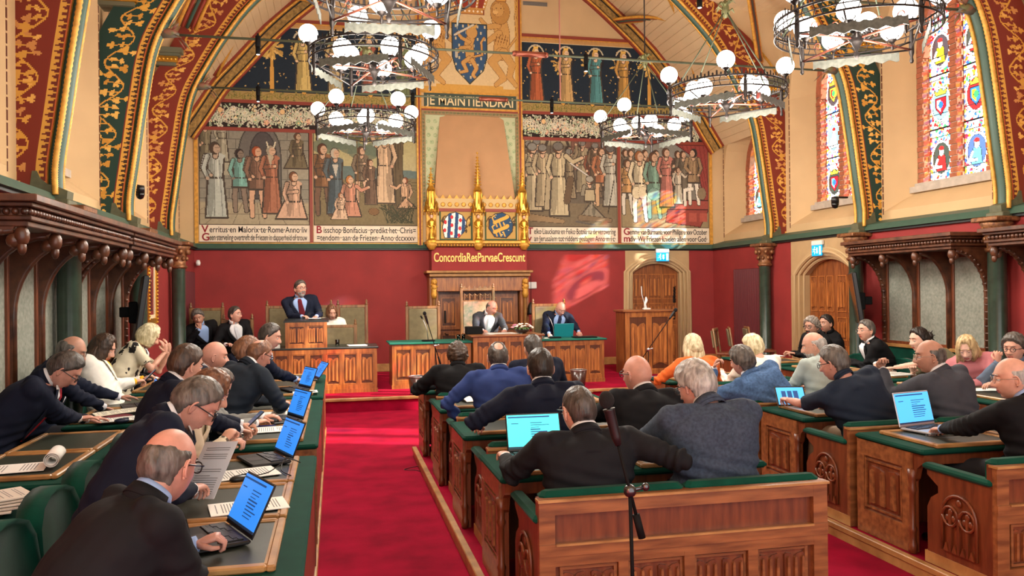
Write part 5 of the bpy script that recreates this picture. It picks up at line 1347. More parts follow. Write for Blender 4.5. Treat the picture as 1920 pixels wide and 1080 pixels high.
def desk(loc, rz, w, d, pads, label, gap=.10, panel_both=True):
    """desk for sitters on its -y side; w along x, d deep; local origin = middle of the near edge"""
    t = thing('oak_desk', label, 'desk', loc, rz); h = w / 2; T = DH - loc[2]
    m = MB(); m.cbox(-h, h, 0, d, T - .035, T, .012); m.build('cloth_top', CLOTHG, t)
    m = MB(); m.box(-h + .03, h - .03, .03, d - .02, T - .10, T - .035); m.build('apron', OAKD, t)
    pw = (w - gap * 2) / pads
    for k in range(pads): pad(t, -h + gap + k * pw + .02, -h + gap + (k + 1) * pw - .02, .015, d - .10, T)
    for s in (-1, 1):
        m = MB(); x = s * (h - .03); q = x - s * .04
        m.box(min(x, q), max(x, q), .12, d - .01, 0, T - .035, 0)
        # bracket nose under the top
        m.prism([(.12, T - .22), (.12, T - .035), (.02, T - .035), (.03, T - .09), (.08, T - .13), (.10, T - .20)], min(x, q), max(x, q), 'x', 0)
        for (a0, a1, z0, z1) in ((.12, d - .01, T - .14, T - .035), (.12, d - .01, .0, .16), (.12, .20, .16, T - .14), (d - .08, d - .01, .16, T - .14)): m.box(min(x, x + s * .014), max(x, x + s * .014), a0, a1, z0, z1, 1)
        M = Matrix.Translation((x, 0, 0)) @ Matrix.Rotation(s * PI / 2, 4, 'Z')
        # linenfold facing outwards
        mm = MB()
        if s > 0: linenfold(m, .21, d - .09, .18, T - .16, 0, M, 0, 1, .016, mil=1)
        else: linenfold(m, -(d - .09), -.21, .18, T - .16, 0, M, 0, 1, .016, mil=1)
        m.build('end_panel', [OAKD, OAKH], t)
        m = MB(); m.lathe([(.026, 0), (.028, .05), (.02, .07), (.022, .13), (.028, .15), (.018, .17), (.017, T - .30), (.028, T - .27), (.02, T - .25), (.024, T - .2), (.03, T - .14)], 10, 0, Matrix.Translation((x + s * .002, .125, 0))); m.build('turned_post', OAKD, t)
    m = MB(); m.box(-h + .05, h - .05, d - .04, d - .015, .02, T - .05, 0); m.build('modesty_panel', OAKD, t)
    return t
PITCH_ = 1.28
rown = ['nearest row', 'second row', 'third row', 'fourth row']
for k in range(4):
    y = 3.66 + PITCH_ * k
    x1 = 2.45
    y = 3.69 + PITCH_ * k
    bench(.93, x1, y, 'oak bench with green velvet back, middle block, %s from the camera' % rown[k])
    desk(((.86 + x1) / 2, y + .54, PZ), 0, x1 - .86, .66, 2, 'green topped oak desk, middle block, %s from the camera' % rown[k])
for k in range(4):
    y = 3.73 + PITCH_ * k; x1 = 5.06
    bench(3.52, x1, y, 'oak bench with green velvet arms, right block, %s from the camera' % rown[k])
    desk(((3.52 + x1) / 2, y + .54, PZ), 0, x1 - 3.52, .66, 2, 'green topped oak desk, right block, %s from the camera' % rown[k])
# left block: desks along the aisle, sitters on their left side facing the aisle
for k, (y0, y1, n) in enumerate(((2.90, 5.14, 3), (5.50, 7.80, 3), (8.0, 10.2, 3))):
    desk((-.80, (y0 + y1) / 2, PZ), -PI / 2, y1 - y0, .68, n, 'long green topped desk beside the left of the aisle, %s' % ('nearest the camera', 'middle one', 'farthest, by the speaker')[k])
# second file further left on a slightly higher board
m = MB(); m.box(-2.12, -1.42, 1.1, 10.4, 0, PZ - .02); struct(m.build('trim_5', OAKD)).name = 'trim_40'
for k, (y0, y1, n) in enumerate(((2.75, 4.45, 2), (4.72, 6.45, 2), (6.72, 8.45, 2), (8.72, 10.3, 2))):
    desk((-2.06, (y0 + y1) / 2, PZ), -PI / 2, y1 - y0, .66, n, 'green topped desk of the back file on the left, %s' % ('at the left edge', 'with the open laptop', 'behind the woman in yellow', 'farthest one')[k])
def armseat(loc, rz, label, grp='green velvet seats on the left'):
    t = thing('green_velvet_seat', label, 'seat', loc, rz, grp)
    m = MB(); N = 9
    prof = [(-.27, .30), (-.275, .55), (-.26, .68), (-.20, .755), (-.10, .79), (0, .80), (.10, .79), (.20, .755), (.26, .68), (.275, .55), (.27, .30)]
    vs = []
    for k, (yy, i) in enumerate(((-.05, .02), (-.065, 0), (.045, 0), (.03, .02))):
        for (x, z) in prof: vs.append((x * (1 - i), yy - .10 * (z - .3), z - i))
    n = len(prof); fs = [(r * n + j, r * n + j + 1, r * n + n + j + 1, r * n + n + j) for r in range(3) for j in range(n - 1)] + [tuple(range(n)), tuple(range(3 * n, 4 * n))[::-1]]
    m.add(vs, fs, 0, True); m.build('backrest', VELV, t)
    m = MB(); m.cbox(-.27, .27, .0, .48, .28, .38, .03); m.build('seat_cushion', VELV, t)
    m = MB(); m.box(-.26, .26, -.02, .44, 0, .28); m.build('seat_box', OAKD, t)
    return t
for k, y in enumerate((2.30, 2.88, 3.46, 4.04, 4.62, 5.5, 6.1, 6.7, 7.3, 8.0, 8.6, 9.2)):
    armseat((-1.24, y, PZ), -PI / 2, 'green velvet rounded seat back facing the aisle desks, %s from the front left corner' % ('first', 'second', 'third', 'fourth', 'fifth', 'sixth', 'seventh', 'eighth', 'ninth', 'tenth', 'eleventh', 'twelfth')[k])

# ================================================================ DAIS FURNITURE
def table_block(name, label, x0, x1, y, d, z0, z1, n, cloth, over=.03, ends=True, left_open=False):
    t = thing(name, label, 'table', ((x0 + x1) / 2, y, z0)); h = (x1 - x0) / 2; T = z1 - z0
    m = MB(); m.cbox(-h - over, h + over, -over, d, T - .03, T, .008, 0)
    m.build('table_top', cloth, t)
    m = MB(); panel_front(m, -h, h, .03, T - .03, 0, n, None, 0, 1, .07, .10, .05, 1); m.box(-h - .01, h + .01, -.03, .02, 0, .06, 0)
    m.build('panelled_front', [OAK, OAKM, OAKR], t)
    for s in (-1, 1):
        m = MB(); x = s * h; m.box(min(x, x - s * .03), max(x, x - s * .03), 0, d - .03, 0, T - .03); m.build('end_panel', OAK, t)
    return t
DT = mat('dark_table_leather', srgb(28, 34, 32), .35)
lb = table_block('panelled_table', 'panelled oak table with dark top under the speaker, left on the dais', -1.50, .64, 12.9, .80, DZ, .92, 8, DT)
t = thing('speaker_lectern', 'small two-panel oak lectern box standing on the left table', 'lectern', (-.445, 12.93, .92))
m = MB(); panel_front(m, -.315, .315, 0, .40, 0, 2, None, 0, 1, .05, .05, .045, 2); m.box(-.313, .313, .012, .45, 0.002, .398); m.build('box', [OAK, OAKM, OAKR], t); m = MB(); m.prism([(-.02, .40), (-.02, .425), (.47, .45), (.47, .40)], -.34, .34, 'x'); m.build('sloped_top', DT, t)
table_block('panelled_table', 'left wing of the presiding table with teal cloth top', .90, 2.20, 13.15, .75, DZ, .95, 4, CLOTHT, .05)
table_block('raised_table', 'raised oak middle section of the presiding table', 2.22, 3.38, 13.03, .85, DZ, 1.05, 4, OAKH, .05)
table_block('panelled_table', 'right wing of the presiding table with teal cloth top', 3.40, 4.52, 13.15, .75, DZ, .95, 4, CLOTHT, .05)
t = thing('tall_lectern', 'tall two-panel oak lectern in front of the back wall door', 'lectern', (5.72, 14.05, DZ))
m = MB(); panel_front(m, -.47, .47, 0, 1.16, 0, 2, None, 0, 1, .08, .08, .07, 1); m.box(-.468, .468, .012, .5, 0.002, 1.158); m.build('body', [OAK, OAKM, OAKR], t); m = MB(); m.cbox(-.52, .50, -.05, .5, 1.16, 1.20, .008); m.build('top', OAKH, t)
t = thing('glass_trophy', 'small white and clear figure with an upright stick on the tall lectern', 'statuette', (5.74, 14.2, DZ + 1.20))
m = MB(); m.cbox(-.07, .07, -.04, .04, 0, .03, .006); m.build('base', WPL, t); m = MB(); m.tube([(-.02, 0, .03), (-.03, 0, .10), (.0, 0, .18), (-.01, 0, .24)], [.03, .022, .03, .01], 10); m.tube([(-.04, 0, .1), (-.09, 0, .28), (-.1, 0, .44)], .007, 6); m.build('figure', mat('frosted_glass', srgb(225, 230, 230), .2), t)

def tall_chair(x, y, rz, w, ztop, label, mt=OLIVE, carved=False, z0=DZ):
    t = thing('high_back_chair', label, 'chair', (x, y, z0), rz, None); h = w / 2; H = ztop - z0
    for s in (-1, 1):
        m = MB(); m.cbox(s * h - .025, s * h + .025, -.03, .03, 0, H, .006); m.lathe([(.022, H), (.03, H + .02), (.012, H + .04), (.024, H + .06), (.004, H + .10)], 8, 0, Matrix.Translation((s * h, 0, 0))); m.build('rear_post', CHAIRW, t)
        m = MB(); m.cbox(s * h - .025, s * h + .025, .42, .48, 0, .66 if not carved else .7, .006); m.build('front_leg', CHAIRW, t)
        m = MB(); m.cbox(s * h - .03, s * h + .03, 0, .5, .64, .68, .008); m.build('armrest', CHAIRW, t)
    m = MB(); m.cbox(-h, h, -.02, .02, H - .05, H, .006); m.build('top_rail', CHAIRW, t); m = MB(); m.cbox(-h, h, -.02, .02, .42, .48, .006); m.build('lower_rail', CHAIRW, t)
    m = MB(); top = H - .05 - (.2 if carved else 0); m.cbox(-h + .03, h - .03, -.025, .025, .46, top, .012)
    m.build('upholstered_back', mt, t)
    if carved:
        m = MB(); m.cbox(-h, h, -.02, .02, H - .27, H - .23, .006)
        for k in range(6):
            cx = -h + .06 + k * (w - .12) / 5; m.tube([(cx + .05 * math.cos(R(a)), -.02, H - .18 + .06 * math.sin(R(a))) for a in range(0, 181, 20)], .009, 6); m.cbox(cx - .008, cx + .008, -.02, .02, H - .23, H - .1, .002)
            m.prism([(cx - .04, H), (cx, H + .05), (cx + .04, H)], -.015, .015, 'y')
        m.build('carved_crest', CHAIRW, t)
    m = MB(); m.cbox(-h + .02, h - .02, .0, .46, .42, .50, .02); m.build('seat', mt, t)
    return t
TAP = mat('tapestry_cloth', srgb(150, 144, 112), .9, var=.4, vs=16, col2=srgb(176, 134, 110))
tall_chair(2.66, 15.1, 0, .62, 1.84, 'president\'s tall carved chair with patterned cloth back', TAP, True)
# all seat fronts face the hall: turn the chairs round (fronts towards -y)
for o in [o for o in bpy.data.objects if o.name.startswith('high_back_chair')]: o.rotation_euler.z = PI
tall_chair(1.56, 14.6, PI, .58, 1.52, 'empty olive high-back chair left of the president')
tall_chair(3.92, 14.55, PI, .60, 1.53, 'olive high-back chair behind the bald man at the right wing')
tall_chair(-2.16, 14.6, PI, .52, 1.54, 'olive high-back chair at the far left behind the resting man')
tall_chair(-1.62, 14.35, PI, .46, 1.34, 'lower olive chair behind the man in the black suit')
tall_chair(-.62, 14.7, PI, 1.10, 1.56, 'wide olive high-back settle behind the standing speaker')
tall_chair(.30, 14.6, PI, .50, 1.56, 'olive high-back chair right of the standing speaker')
tall_chair(.05, 13.75, 0, .56, 1.24, 'olive chair back seen from behind on the dais, right of the lectern box', z0=DZ)
for k, (x, y, rz) in enumerate(((6.55, 12.9, -2.2), (6.95, 13.15, -2.0), (7.35, 13.25, -1.9))):
    t = thing('side_chair', 'brown wooden side chair by the right radiator, %s' % ('left of three', 'middle of three', 'right of three')[k], 'chair', (x, y, DZ), rz, None)
    for s in (-1, 1):
        m = MB(); m.tube([(s * .2, 0, 0), (s * .2, 0, .45), (s * .2, -.06, .88)], .018, 6); m.build('rear_post', CHAIRW, t); m = MB(); m.tube([(s * .2, .40, 0), (s * .2, .40, .43)], .02, 6); m.build('front_leg', CHAIRW, t)
    m = MB(); m.cbox(-.22, .22, -.01, .42, .43, .47, .01); m.build('seat', OAKD, t)
    m = MB(); M = Matrix.Rotation(R(8), 4, 'X'); m.cbox(-.2, .2, -.02, .01, .56, .86, .008, 0, Matrix.Translation((0, .03, 0)) @ M); m.build('back_pad', OLIVE, t); m = MB(); m.cbox(-.21, .21, -.08, -.04, .84, .89, .008); m.build('top_rail', CHAIRW, t)
def bin_(x, y, z, label):
    t = thing('waste_bin', label, 'bin', (x, y, z)); m = MB(); m.lathe([(.10, 0), (.105, .01), (.135, .27), (.13, .27), (.10, .02)], 20); m.build('body', mat('brown_lacquer', srgb(62, 34, 28), .25, coat=.6), t)
    m = MB(); m.tube([(.134 * math.cos(R(a)), .134 * math.sin(R(a)), .272) for a in range(0, 360, 15)], .008, 6, closed=True); m.tube([(.104 * math.cos(R(a)), .104 * math.sin(R(a)), .01) for a in range(0, 360, 15)], .008, 6, closed=True); m.build('steel_rim', STEEL, t)
bin_(1.22, 12.35, DZ + .008, 'tapered brown waste bin with steel rim on the dais step, left one'); bin_(3.86, 12.50, DZ + .008, 'tapered brown waste bin with steel rim on the dais step, right one')
# right side desks with sitters facing the middle
for k, (y0, y1) in enumerate(((5.6, 7.35), (7.6, 9.3), (9.55, 10.9))):
    desk((6.22, (y0 + y1) / 2, PZ), PI / 2, y1 - y0, .66, 2, 'green topped desk of the right side file, %s' % ('nearest', 'middle one', 'farthest by the double door')[k])
    m = MB(); m.box(5.56, 7.0, y0 - .05, y1 + .05, 0, PZ); struct(m.build('trim_%d' % (41 + k), CARPET))
for k, y in enumerate((5.75, 6.45, 7.15, 7.85, 8.6, 9.4, 10.1)):
    armseat((6.78, y, PZ), PI / 2, 'green velvet seat of the right side file, %s from the near end' % ('first', 'second', 'third', 'fourth', 'fifth', 'sixth', 'seventh')[k], 'green velvet seats on the right')
# ================================================================ PEOPLE
def smooth_(a, b, x): t = min(1, max(0, (x - a) / (b - a))); return t * t * (3 - 2 * t)
NA, NV = 72, 52
def head_base():
    """unit head: x right, y forward, z up, origin mid-head; chin about -.118, crown about .122"""
    P = []; info = []
    for i in range(NV + 1):
        th = PI * i / NV
        for j in range(NA):
            u = j / NA * 2 * PI
            az = u - .32 * math.sin(u)       # denser at the front (az=0)
            d = Vector((math.sin(th) * math.sin(az), math.sin(th) * math.cos(az), math.cos(th)))
            x, y, z = d.x * .0765, d.y * (.094 if d.y > 0 else .104), d.z * .120
            if z > 0: x *= 1 + .04 * (z / .12)
            if z < 0:
                t = -z / .12
                x *= 1 - .22 * t ** 1.4
                if y < 0: y *= 1 - .55 * smooth_(.1, .9, t)
                else: y += .004 * t; y = y * (1 + .05 * t)
                if t > .55: z *= 1 - .03 * (t - .55)
            if y > 0:
                f = smooth_(.0, .075, y)
                if z < .03: y -= .006 * f * (1 - abs(z) / .12)
                ax = abs(x)
                # nose
                s = 0
                if -.046 < z < .03: s = smooth_(.03, -.030, z) * (1 - smooth_(-.034, -.046, z))
                wdt = .009 + .010 * smooth_(.0, -.03, z)
                y += f * .026 * s * math.exp(-(x / wdt) ** 2)
                y += f * .007 * math.exp(-((ax - .016) / .007) ** 2 - ((z + .034) / .008) ** 2)
                # sockets, brow, cheeks
                y -= f * .0105 * math.exp(-((ax - .032) / .016) ** 2 - ((z - .008) / .013) ** 2)
                y += f * .005 * math.exp(-((ax - .028) / .026) ** 2 - ((z - .034) / .009) ** 2)
                y += f * .004 * math.exp(-((ax - .044) / .018) ** 2 - ((z + .024) / .018) ** 2)
                # lips and chin
                y += f * .0065 * math.exp(-(x / .021) ** 2 - ((z + .060) / .005) ** 2) + f * .0065 * math.exp(-(x / .018) ** 2 - ((z + .072) / .0055) ** 2)
                y -= f * .004 * math.exp(-(x / .02) ** 2 - ((z + .066) / .003) ** 2)
                y -= f * .004 * math.exp(-(x / .03) ** 2 - ((z + .084) / .007) ** 2)
                y += f * .009 * math.exp(-(x / .022) ** 2 - ((z + .104) / .014) ** 2)
            P.append(Vector((x, y, z))); info.append((az if az <= PI else az - 2 * PI, z))
    return P, info
HP, HI = head_base()
HF = [(i * NA + j, (i + 1) * NA + j, (i + 1) * NA + (j + 1) % NA, i * NA + (j + 1) % NA) for i in range(NV) for j in range(NA)]
LIPF = []
for k, f in enumerate(HF):
    c = sum((HP[i] for i in f), Vector()) / 4
    LIPF.append(1 if (c.y > .06 and abs(c.x) < .022 and -.0765 < c.z < -.0555) else 0)
def hand_mesh(m, M, curl=.5, mi=0, side=1, thumb=.5, spread=.1, k=1.0):
    """hand: wrist at origin, fingers along +y, back of hand +z, thumb on side*x"""
    S = Matrix.Scale(k, 4)
    m.tube([M @ S @ Vector(p) for p in ((0, -.02, 0), (0, .01, 0), (0, .04, .002), (0, .075, .002), (0, .092, 0))], [.024 * k, .028 * k, .036 * k, .038 * k, .03 * k], 12, mi, flat=.42)
    for q, (x, L, r) in enumerate(((.029, .070, .0088), (.010, .080, .0092), (-.010, .074, .0088), (-.028, .058, .0078))):
        x *= side; a = spread * (1.5 - q) * side * .6
        p = Vector((x, .082, 0)); pts = [Vector((x * .8, .06, 0)), p.copy()]; ang = 0
        for seg, c in ((.45, .75), (.32, 1.0), (.23, .8)):
            ang += curl * c * (1 + .08 * q)
            p = p + Vector((math.sin(a) * seg * L, math.cos(ang) * seg * L, -math.sin(ang) * seg * L)); pts.append(p.copy())
        m.tube([M @ S @ v for v in pts], [r * k, r * 1.02 * k, r * .98 * k, r * .9 * k, r * .62 * k], 8, mi)
    tp = [Vector((.018 * side, .012, -.004)), Vector((.040 * side, .036, -.012)), Vector((.052 * side, .060, -.018 - .012 * thumb)), Vector(((.052 - .012 * thumb) * side, .085, -.022 - .018 * thumb))]
    m.tube([M @ S @ v for v in tp], [.015 * k, .0125 * k, .0105 * k, .007 * k], 8, mi)
def remesh(name, mb, mats, vox, smooth=4, parent=None):
    me = mb.mesh(name, mats); o = bpy.data.objects.new(name, me); C.objects.link(o)
    r = o.modifiers.new('r', 'REMESH'); r.mode = 'VOXEL'; r.voxel_size = vox; r.use_smooth_shade = True
    s = o.modifiers.new('s', 'SMOOTH'); s.iterations = smooth; s.factor = .5
    bpy.context.view_layer.update()
    nm = bpy.data.meshes.new_from_object(o.evaluated_get(bpy.context.evaluated_depsgraph_get()))
    o.modifiers.clear(); old = o.data; o.data = nm; bpy.data.meshes.remove(old); nm.name = name
    if parent: o.parent = parent
    return o
def basis(f, u):
    f = f.normalized(); r = f.cross(u)
    if r.length < 1e-4: r = Vector((1, 0, 0))
    r.normalize(); u = r.cross(f).normalized()
    return Matrix(((r.x, f.x, u.x, 0), (r.y, f.y, u.y, 0), (r.z, f.z, u.z, 0), (0, 0, 0, 1)))
def two_bone(S, T, L1, L2, hint):
    d = T - S; D = min(d.length, (L1 + L2) * .985); T = S + d.normalized() * D
    a = math.acos(max(-1, min(1, (L1 * L1 + D * D - L2 * L2) / (2 * L1 * D))))
    ax = d.normalized(); h = (hint - ax * hint.dot(ax)); 
    if h.length < 1e-4: h = Vector((0, 0, -1))
    h.normalize()
    return S + ax * math.cos(a) * L1 + h * math.sin(a) * L1, T
FAB = {}
def fabric(name, col, var=.10, vs=9, rough=.82, pattern=None):
    if name in MATS: return MATS[name]
    m = mat(name, col, rough, var=var, vs=vs, bump=.6, bs=8, spec=.2)
    if pattern:
        nt = m.node_tree; p = nt.nodes['Principled BSDF']; v = nt.nodes.new('ShaderNodeTexVoronoi'); v.inputs['Scale'].default_value = pattern[1]
        tc = nt.nodes.new('ShaderNodeTexCoord'); nt.links.new(tc.outputs['Object'], v.inputs['Vector'])
        n = nt.nodes.new('ShaderNodeTexNoise'); n.inputs['Scale'].default_value = pattern[1] * 4; nt.links.new(tc.outputs['Object'], n.inputs['Vector'])
        ad = nt.nodes.new('ShaderNodeMath'); ad.operation = 'ADD'; mu = nt.nodes.new('ShaderNodeMath'); mu.operation = 'MULTIPLY'; mu.inputs[1].default_value = .55
        nt.links.new(n.outputs['Fac'], mu.inputs[0]); nt.links.new(v.outputs['Distance'], ad.inputs[0]); nt.links.new(mu.outputs[0], ad.inputs[1])
        c = nt.nodes.new('ShaderNodeValToRGB'); c.color_ramp.elements[0].position = pattern[2]; c.color_ramp.elements[1].position = pattern[2] + .03
        c.color_ramp.elements[0].color = (*pattern[0], 1); c.color_ramp.elements[1].color = (*col, 1)
        nt.links.new(ad.outputs[0], c.inputs[0]); nt.links.new(c.outputs[0], p.inputs['Base Color'])
    return m
SKIN = {}
def skin(tone):
    c = {'fair': (208, 156, 134), 'pink': (202, 146, 128), 'tan': (178, 130, 108), 'pale': (216, 174, 154)}[tone]
    return mat('skin_' + tone, srgb(*c), .5, var=.10, vs=22, sss=.12, bump=.05, bs=220)
def hairm(name, col, col2=None): return mat('hair_' + name, srgb(*col), .45, var=.35, vs=40, stretch=(1, 1, .25), bump=.5, bs=70, col2=srgb(*(col2 or tuple(min(255, int(c * 1.35)) for c in col))))
HCOL = {'grey': hairm('grey', (66, 61, 56), (110, 103, 96)), 'white': hairm('white', (140, 136, 130), (190, 186, 180)), 'dark': hairm('dark', (22, 17, 14), (44, 34, 28)), 'brown': hairm('brown', (46, 32, 24), (80, 58, 42)),
        'darkgrey': hairm('dark_grey', (48, 42, 38), (84, 76, 70)), 'blond': hairm('blond', (176, 142, 92), (226, 200, 150)), 'lightblond': hairm('light_blond', (206, 188, 140), (240, 228, 190)), 'ginger': hairm('reddish', (92, 56, 38), (136, 92, 64)), 'curlgrey': hairm('curly_grey', (96, 86, 78), (160, 148, 136))}
def hair_fn(style):
    def f(az, z, p):
        a = abs(math.degrees(az)); n = noise.noise(p * 45) ; n2 = noise.noise(Vector((p.x * 90, p.y * 90, p.z * 14)))
        def hl(front, temple, side, back):
            if a < 50: return front + (temple - front) * smooth_(20, 50, a)
            if a < 95: return temple + (side - temple) * smooth_(50, 92, a)
            return side + (back - side) * smooth_(96, 125, a)
        if style == 'short': k = smooth_(-.004, .014, z - hl(.078, .055, .0, -.072)); return k * (.010 + .008 * smooth_(0, .1, z) + .003 * n + .0025 * n2) - (1 - k) * .006
        if style == 'full': k = smooth_(-.004, .014, z - hl(.072, .050, -.01, -.08)); return k * (.020 + .010 * smooth_(0, .1, z) + .005 * n + .004 * n2) - (1 - k) * .008
        if style == 'crop': k = smooth_(-.004, .02, z - hl(.082, .062, .005, -.066)); return k * (.006 + .003 * n2) - (1 - k) * .006
        if style == 'receding': k = smooth_(-.004, .016, z - hl(.112, .085, .0, -.074)); return k * (.010 + .006 * n + .003 * n2) - (1 - k) * .006
        if style == 'curly': k = smooth_(-.004, .014, z - hl(.070, .045, -.02, -.070)); return k * (.026 + .014 * noise.noise(p * 75) + .008 * n) - (1 - k) * .008
        if style in ('ring', 'ringthin'):
            top = .045 if a > 120 else .035; k = smooth_(-.004, .014, z - hl(.2, .2, .0, -.070)) * (1 - smooth_(top, top + .035, z))
            return k * ((.010 if style == 'ring' else .0045) + .004 * n + .002 * n2) - (1 - k) * .006
        if style == 'crown':   # thin on the crown patch only
            d = math.hypot(p.x, p.y + .05) if z > 0 else 1; k = smooth_(-.004, .014, z - hl(.086, .06, .0, -.07)) * smooth_(.025, .05, d); return k * (.010 + .004 * n + .003 * n2) - (1 - k) * .006
        if style == 'bald': return -.01
        if style in ('bob', 'long', 'bun'):
            lo = {'bob': -.085, 'long': -.11, 'bun': -.03}[style]
            fr = hl(.082, .06, -.01, lo) if style == 'bun' else (.080 if a < 22 else .080 - (.080 - lo) * smooth_(22, 58, a))
            k = smooth_(-.004, .014, z - fr); th = .016 + (.016 if style != 'bun' else -.002) * smooth_(.05, -.09, z) + .006 * smooth_(.04, .1, z)
            return k * (th + .004 * n + .005 * n2) - (1 - k) * .008
        return -.01
    return f
PEOPLE = []
def person(label, pel, face, head, hyaw=None, hpitch=0, hroll=0, hs=1.0, lh=None, rh=None, top='suit', tc=None, shirt=None, tie=None, hair=('short', 'dark'), tone='fair', specs=None, trousers=None,
           stand=False, width=1.0, curl=(.7, .7), voxel=.016, elbow=(None, None), extra=None, beard=None, sleeves='long', phone=None, legs=True, floor=PZ, seat_h=.46, hn=(None, None), belly=1.0, twist=0, eyes=True, hx=None):
    """pel: (x,y) of the seat; face: heading in degrees (0 = +y, 90 = +x); head: (x,y,ztop) of the crown; lh/rh: world points of the wrists"""
    fy = R(face); F = Vector((math.sin(fy), math.cos(fy), 0)); Rt = Vector((math.cos(fy), -math.sin(fy), 0)); Z = Vector((0, 0, 1))
    tw = R(face + twist); Rs = Vector((math.cos(tw), -math.sin(tw), 0)); Fs = Vector((math.sin(tw), math.cos(tw), 0))
    root = thing('person', label, 'person', (pel[0], pel[1], floor)); O = Vector((pel[0], pel[1], floor)); TI = Matrix.Translation(-O)
    hip = Vector((pel[0], pel[1], floor + (.93 if stand else seat_h + .09)))
    hy = R(face if hyaw is None else hyaw); hp = R(hpitch)
    hf = Vector((math.sin(hy) * math.cos(hp), math.cos(hy) * math.cos(hp), math.sin(hp)))
    HM = basis(hf, Z) @ Matrix.Rotation(R(hroll), 4, 'Y')
    up = (HM.to_3x3() @ Vector((0, 0, 1)))
    hc = Vector((head[0], head[1], head[2] - .121 * hs * abs(up.z) - .03 * hs * (1 - abs(up.z))))
    HMt = Matrix.Translation(hc) @ HM @ Matrix.Scale(hs, 4)
    nb = hc + up * (-.102 * hs) - hf * .045 * hs; nb = nb - Z * .010 - F * .012        # base of the neck
    nk = hc + up * (-.055 * hs) - hf * .030 * hs
    # spine
    S0, S3 = hip, nb; L = (S3 - S0).length
    S1 = S0 + Z * L * .38 - F * .05; d = (S3 - S0); S2 = S3 - (d.normalized() * .4 + Z * .6).normalized() * L * .30 - F * .03
    B = lambda t: S0 * (1 - t) ** 3 + S1 * 3 * t * (1 - t) ** 2 + S2 * 3 * t * t * (1 - t) + S3 * t ** 3
    dB = lambda t: ((S1 - S0) * (1 - t) ** 2 + (S2 - S1) * 2 * t * (1 - t) + (S3 - S2) * t * t).normalized()
    wd = width
    RAD = [(0, .195, .14), (.12, .20, .145 * belly), (.3, .196, .142 * belly), (.5, .208, .140), (.68, .226, .138), (.80, .230, .130), (.88, .212, .114), (.94, .150, .088), (1.0, .068, .064)]
    def ringat(t, e=0.0):
        for i in range(len(RAD) - 1):
            if RAD[i][0] <= t <= RAD[i + 1][0]: f = (t - RAD[i][0]) / (RAD[i + 1][0] - RAD[i][0]); rx = RAD[i][1] * (1 - f) + RAD[i + 1][1] * f; ry = RAD[i][2] * (1 - f) + RAD[i + 1][2] * f; break
        s = smooth_(.3, .8, t); rr = (Rt * (1 - s) + Rs * s).normalized(); tt = dB(t); ff = (Z.cross(rr) * 1).normalized()
        ff = (F * (1 - s) + Fs * s); ff = (ff - tt * ff.dot(tt)).normalized(); rr = tt.cross(ff) * -1; rr = ff.cross(tt).normalized()
        return B(t), rr, ff, rx * wd + e, ry + e
    def surf(t, ang, e=0.0):   # point on the torso, ang 0 = front, positive to the right
        c, rr, ff, rx, ry = ringat(t, e); a = R(ang); sx, cy = math.sin(a), math.cos(a)
        px = abs(sx) ** .85 * (1 if sx > 0 else -1); py = abs(cy) ** .85 * (1 if cy > 0 else -1)
        return c + rr * px * rx + ff * py * ry
    def torso(m, e, t1=1.0, t0=0.0, mi=0):
        ts = [t0 + (t1 - t0) * i / 14 for i in range(15)]; vs = []; n = 20
        for t in ts: vs += [surf(t, 360 * j / n, e) for j in range(n)]
        fs = [(i * n + j, i * n + (j + 1) % n, (i + 1) * n + (j + 1) % n, (i + 1) * n + j) for i in range(14) for j in range(n)] + [tuple(range(n))[::-1], tuple(range(14 * n, 15 * n))]
        m.add(vs, fs, mi, True)
    c86, rr, ff, rx, ry = ringat(.875)
    shw = .204 * wd
    SH = {-1: c86 - rr * shw - Z * .002, 1: c86 + rr * shw - Z * .002}
    L1, L2 = .290, .260
    tgt = {-1: lh, 1: rh}; arm = {}
    for s in (-1, 1):
        T = tgt[s]
        if T is None: T = hip + Rt * s * .16 + F * (.30 if not stand else .05) + Z * (.12 if not stand else -.12)
        T = Vector(T)
        hint = Vector(elbow[0 if s < 0 else 1]) if elbow[0 if s < 0 else 1] else (Rt * s * .55 - Z * .8 - F * .25)
        E, T = two_bone(SH[s], T, L1, L2, hint); arm[s] = (SH[s], E, T)
    # hips, knees, feet
    leg = {}
    for s in (-1, 1):
        H = hip + Rt * s * .09 - Z * .02
        if stand: K = H - Z * .44 + F * .02; A = H - Z * .84
        else: K = H + F * .42 + Rt * s * .05 + Z * .0; A = K - Z * (seat_h - .0) + F * .04
        A.z = max(A.z, floor + .07); leg[s] = (H, K, A)
    sk = skin(tone)
    # --- body: neck, trunk, limbs as one grown surface, then head and hands joined into the same mesh
    b = MB(); torso(b, -.012)
    b.tube([nb - dB(1.0) * .06, nb, nk, nk + up * .03 * hs], [.075, .060, .056 * hs, .05 * hs], 14)
    for s in (-1, 1):
        S_, E, T = arm[s]; b.tube([S_ + (c86 - S_) * .3, S_, S_.lerp(E, .5), E, E.lerp(T, .35), T], [.05, .05, .042, .036, .036, .025], 10); b.ball(E, .037, 10, 8)
        if legs: H, K, A = leg[s]; b.tube([H - F * .03, H, H.lerp(K, .5), K, K.lerp(A, .35), A], [.07, .078, .066, .05, .05, .036], 10); b.ball(K, .052, 10, 8)
    rm = remesh('body', b, sk, max(.014, voxel), 3, root)
    j = MB(); me = rm.data
    nb_v = len(me.vertices); co = np.empty(nb_v * 3, np.float32); me.vertices.foreach_get('co', co)
    j.v = [tuple(v) for v in co.reshape(-1, 3)]; j.f = [tuple(p.vertices) for p in me.polygons]; j.m = [0] * len(j.f); j.sm = [True] * len(j.f)
    b0 = len(j.v); j.v += [tuple(HMt @ p) for p in HP]
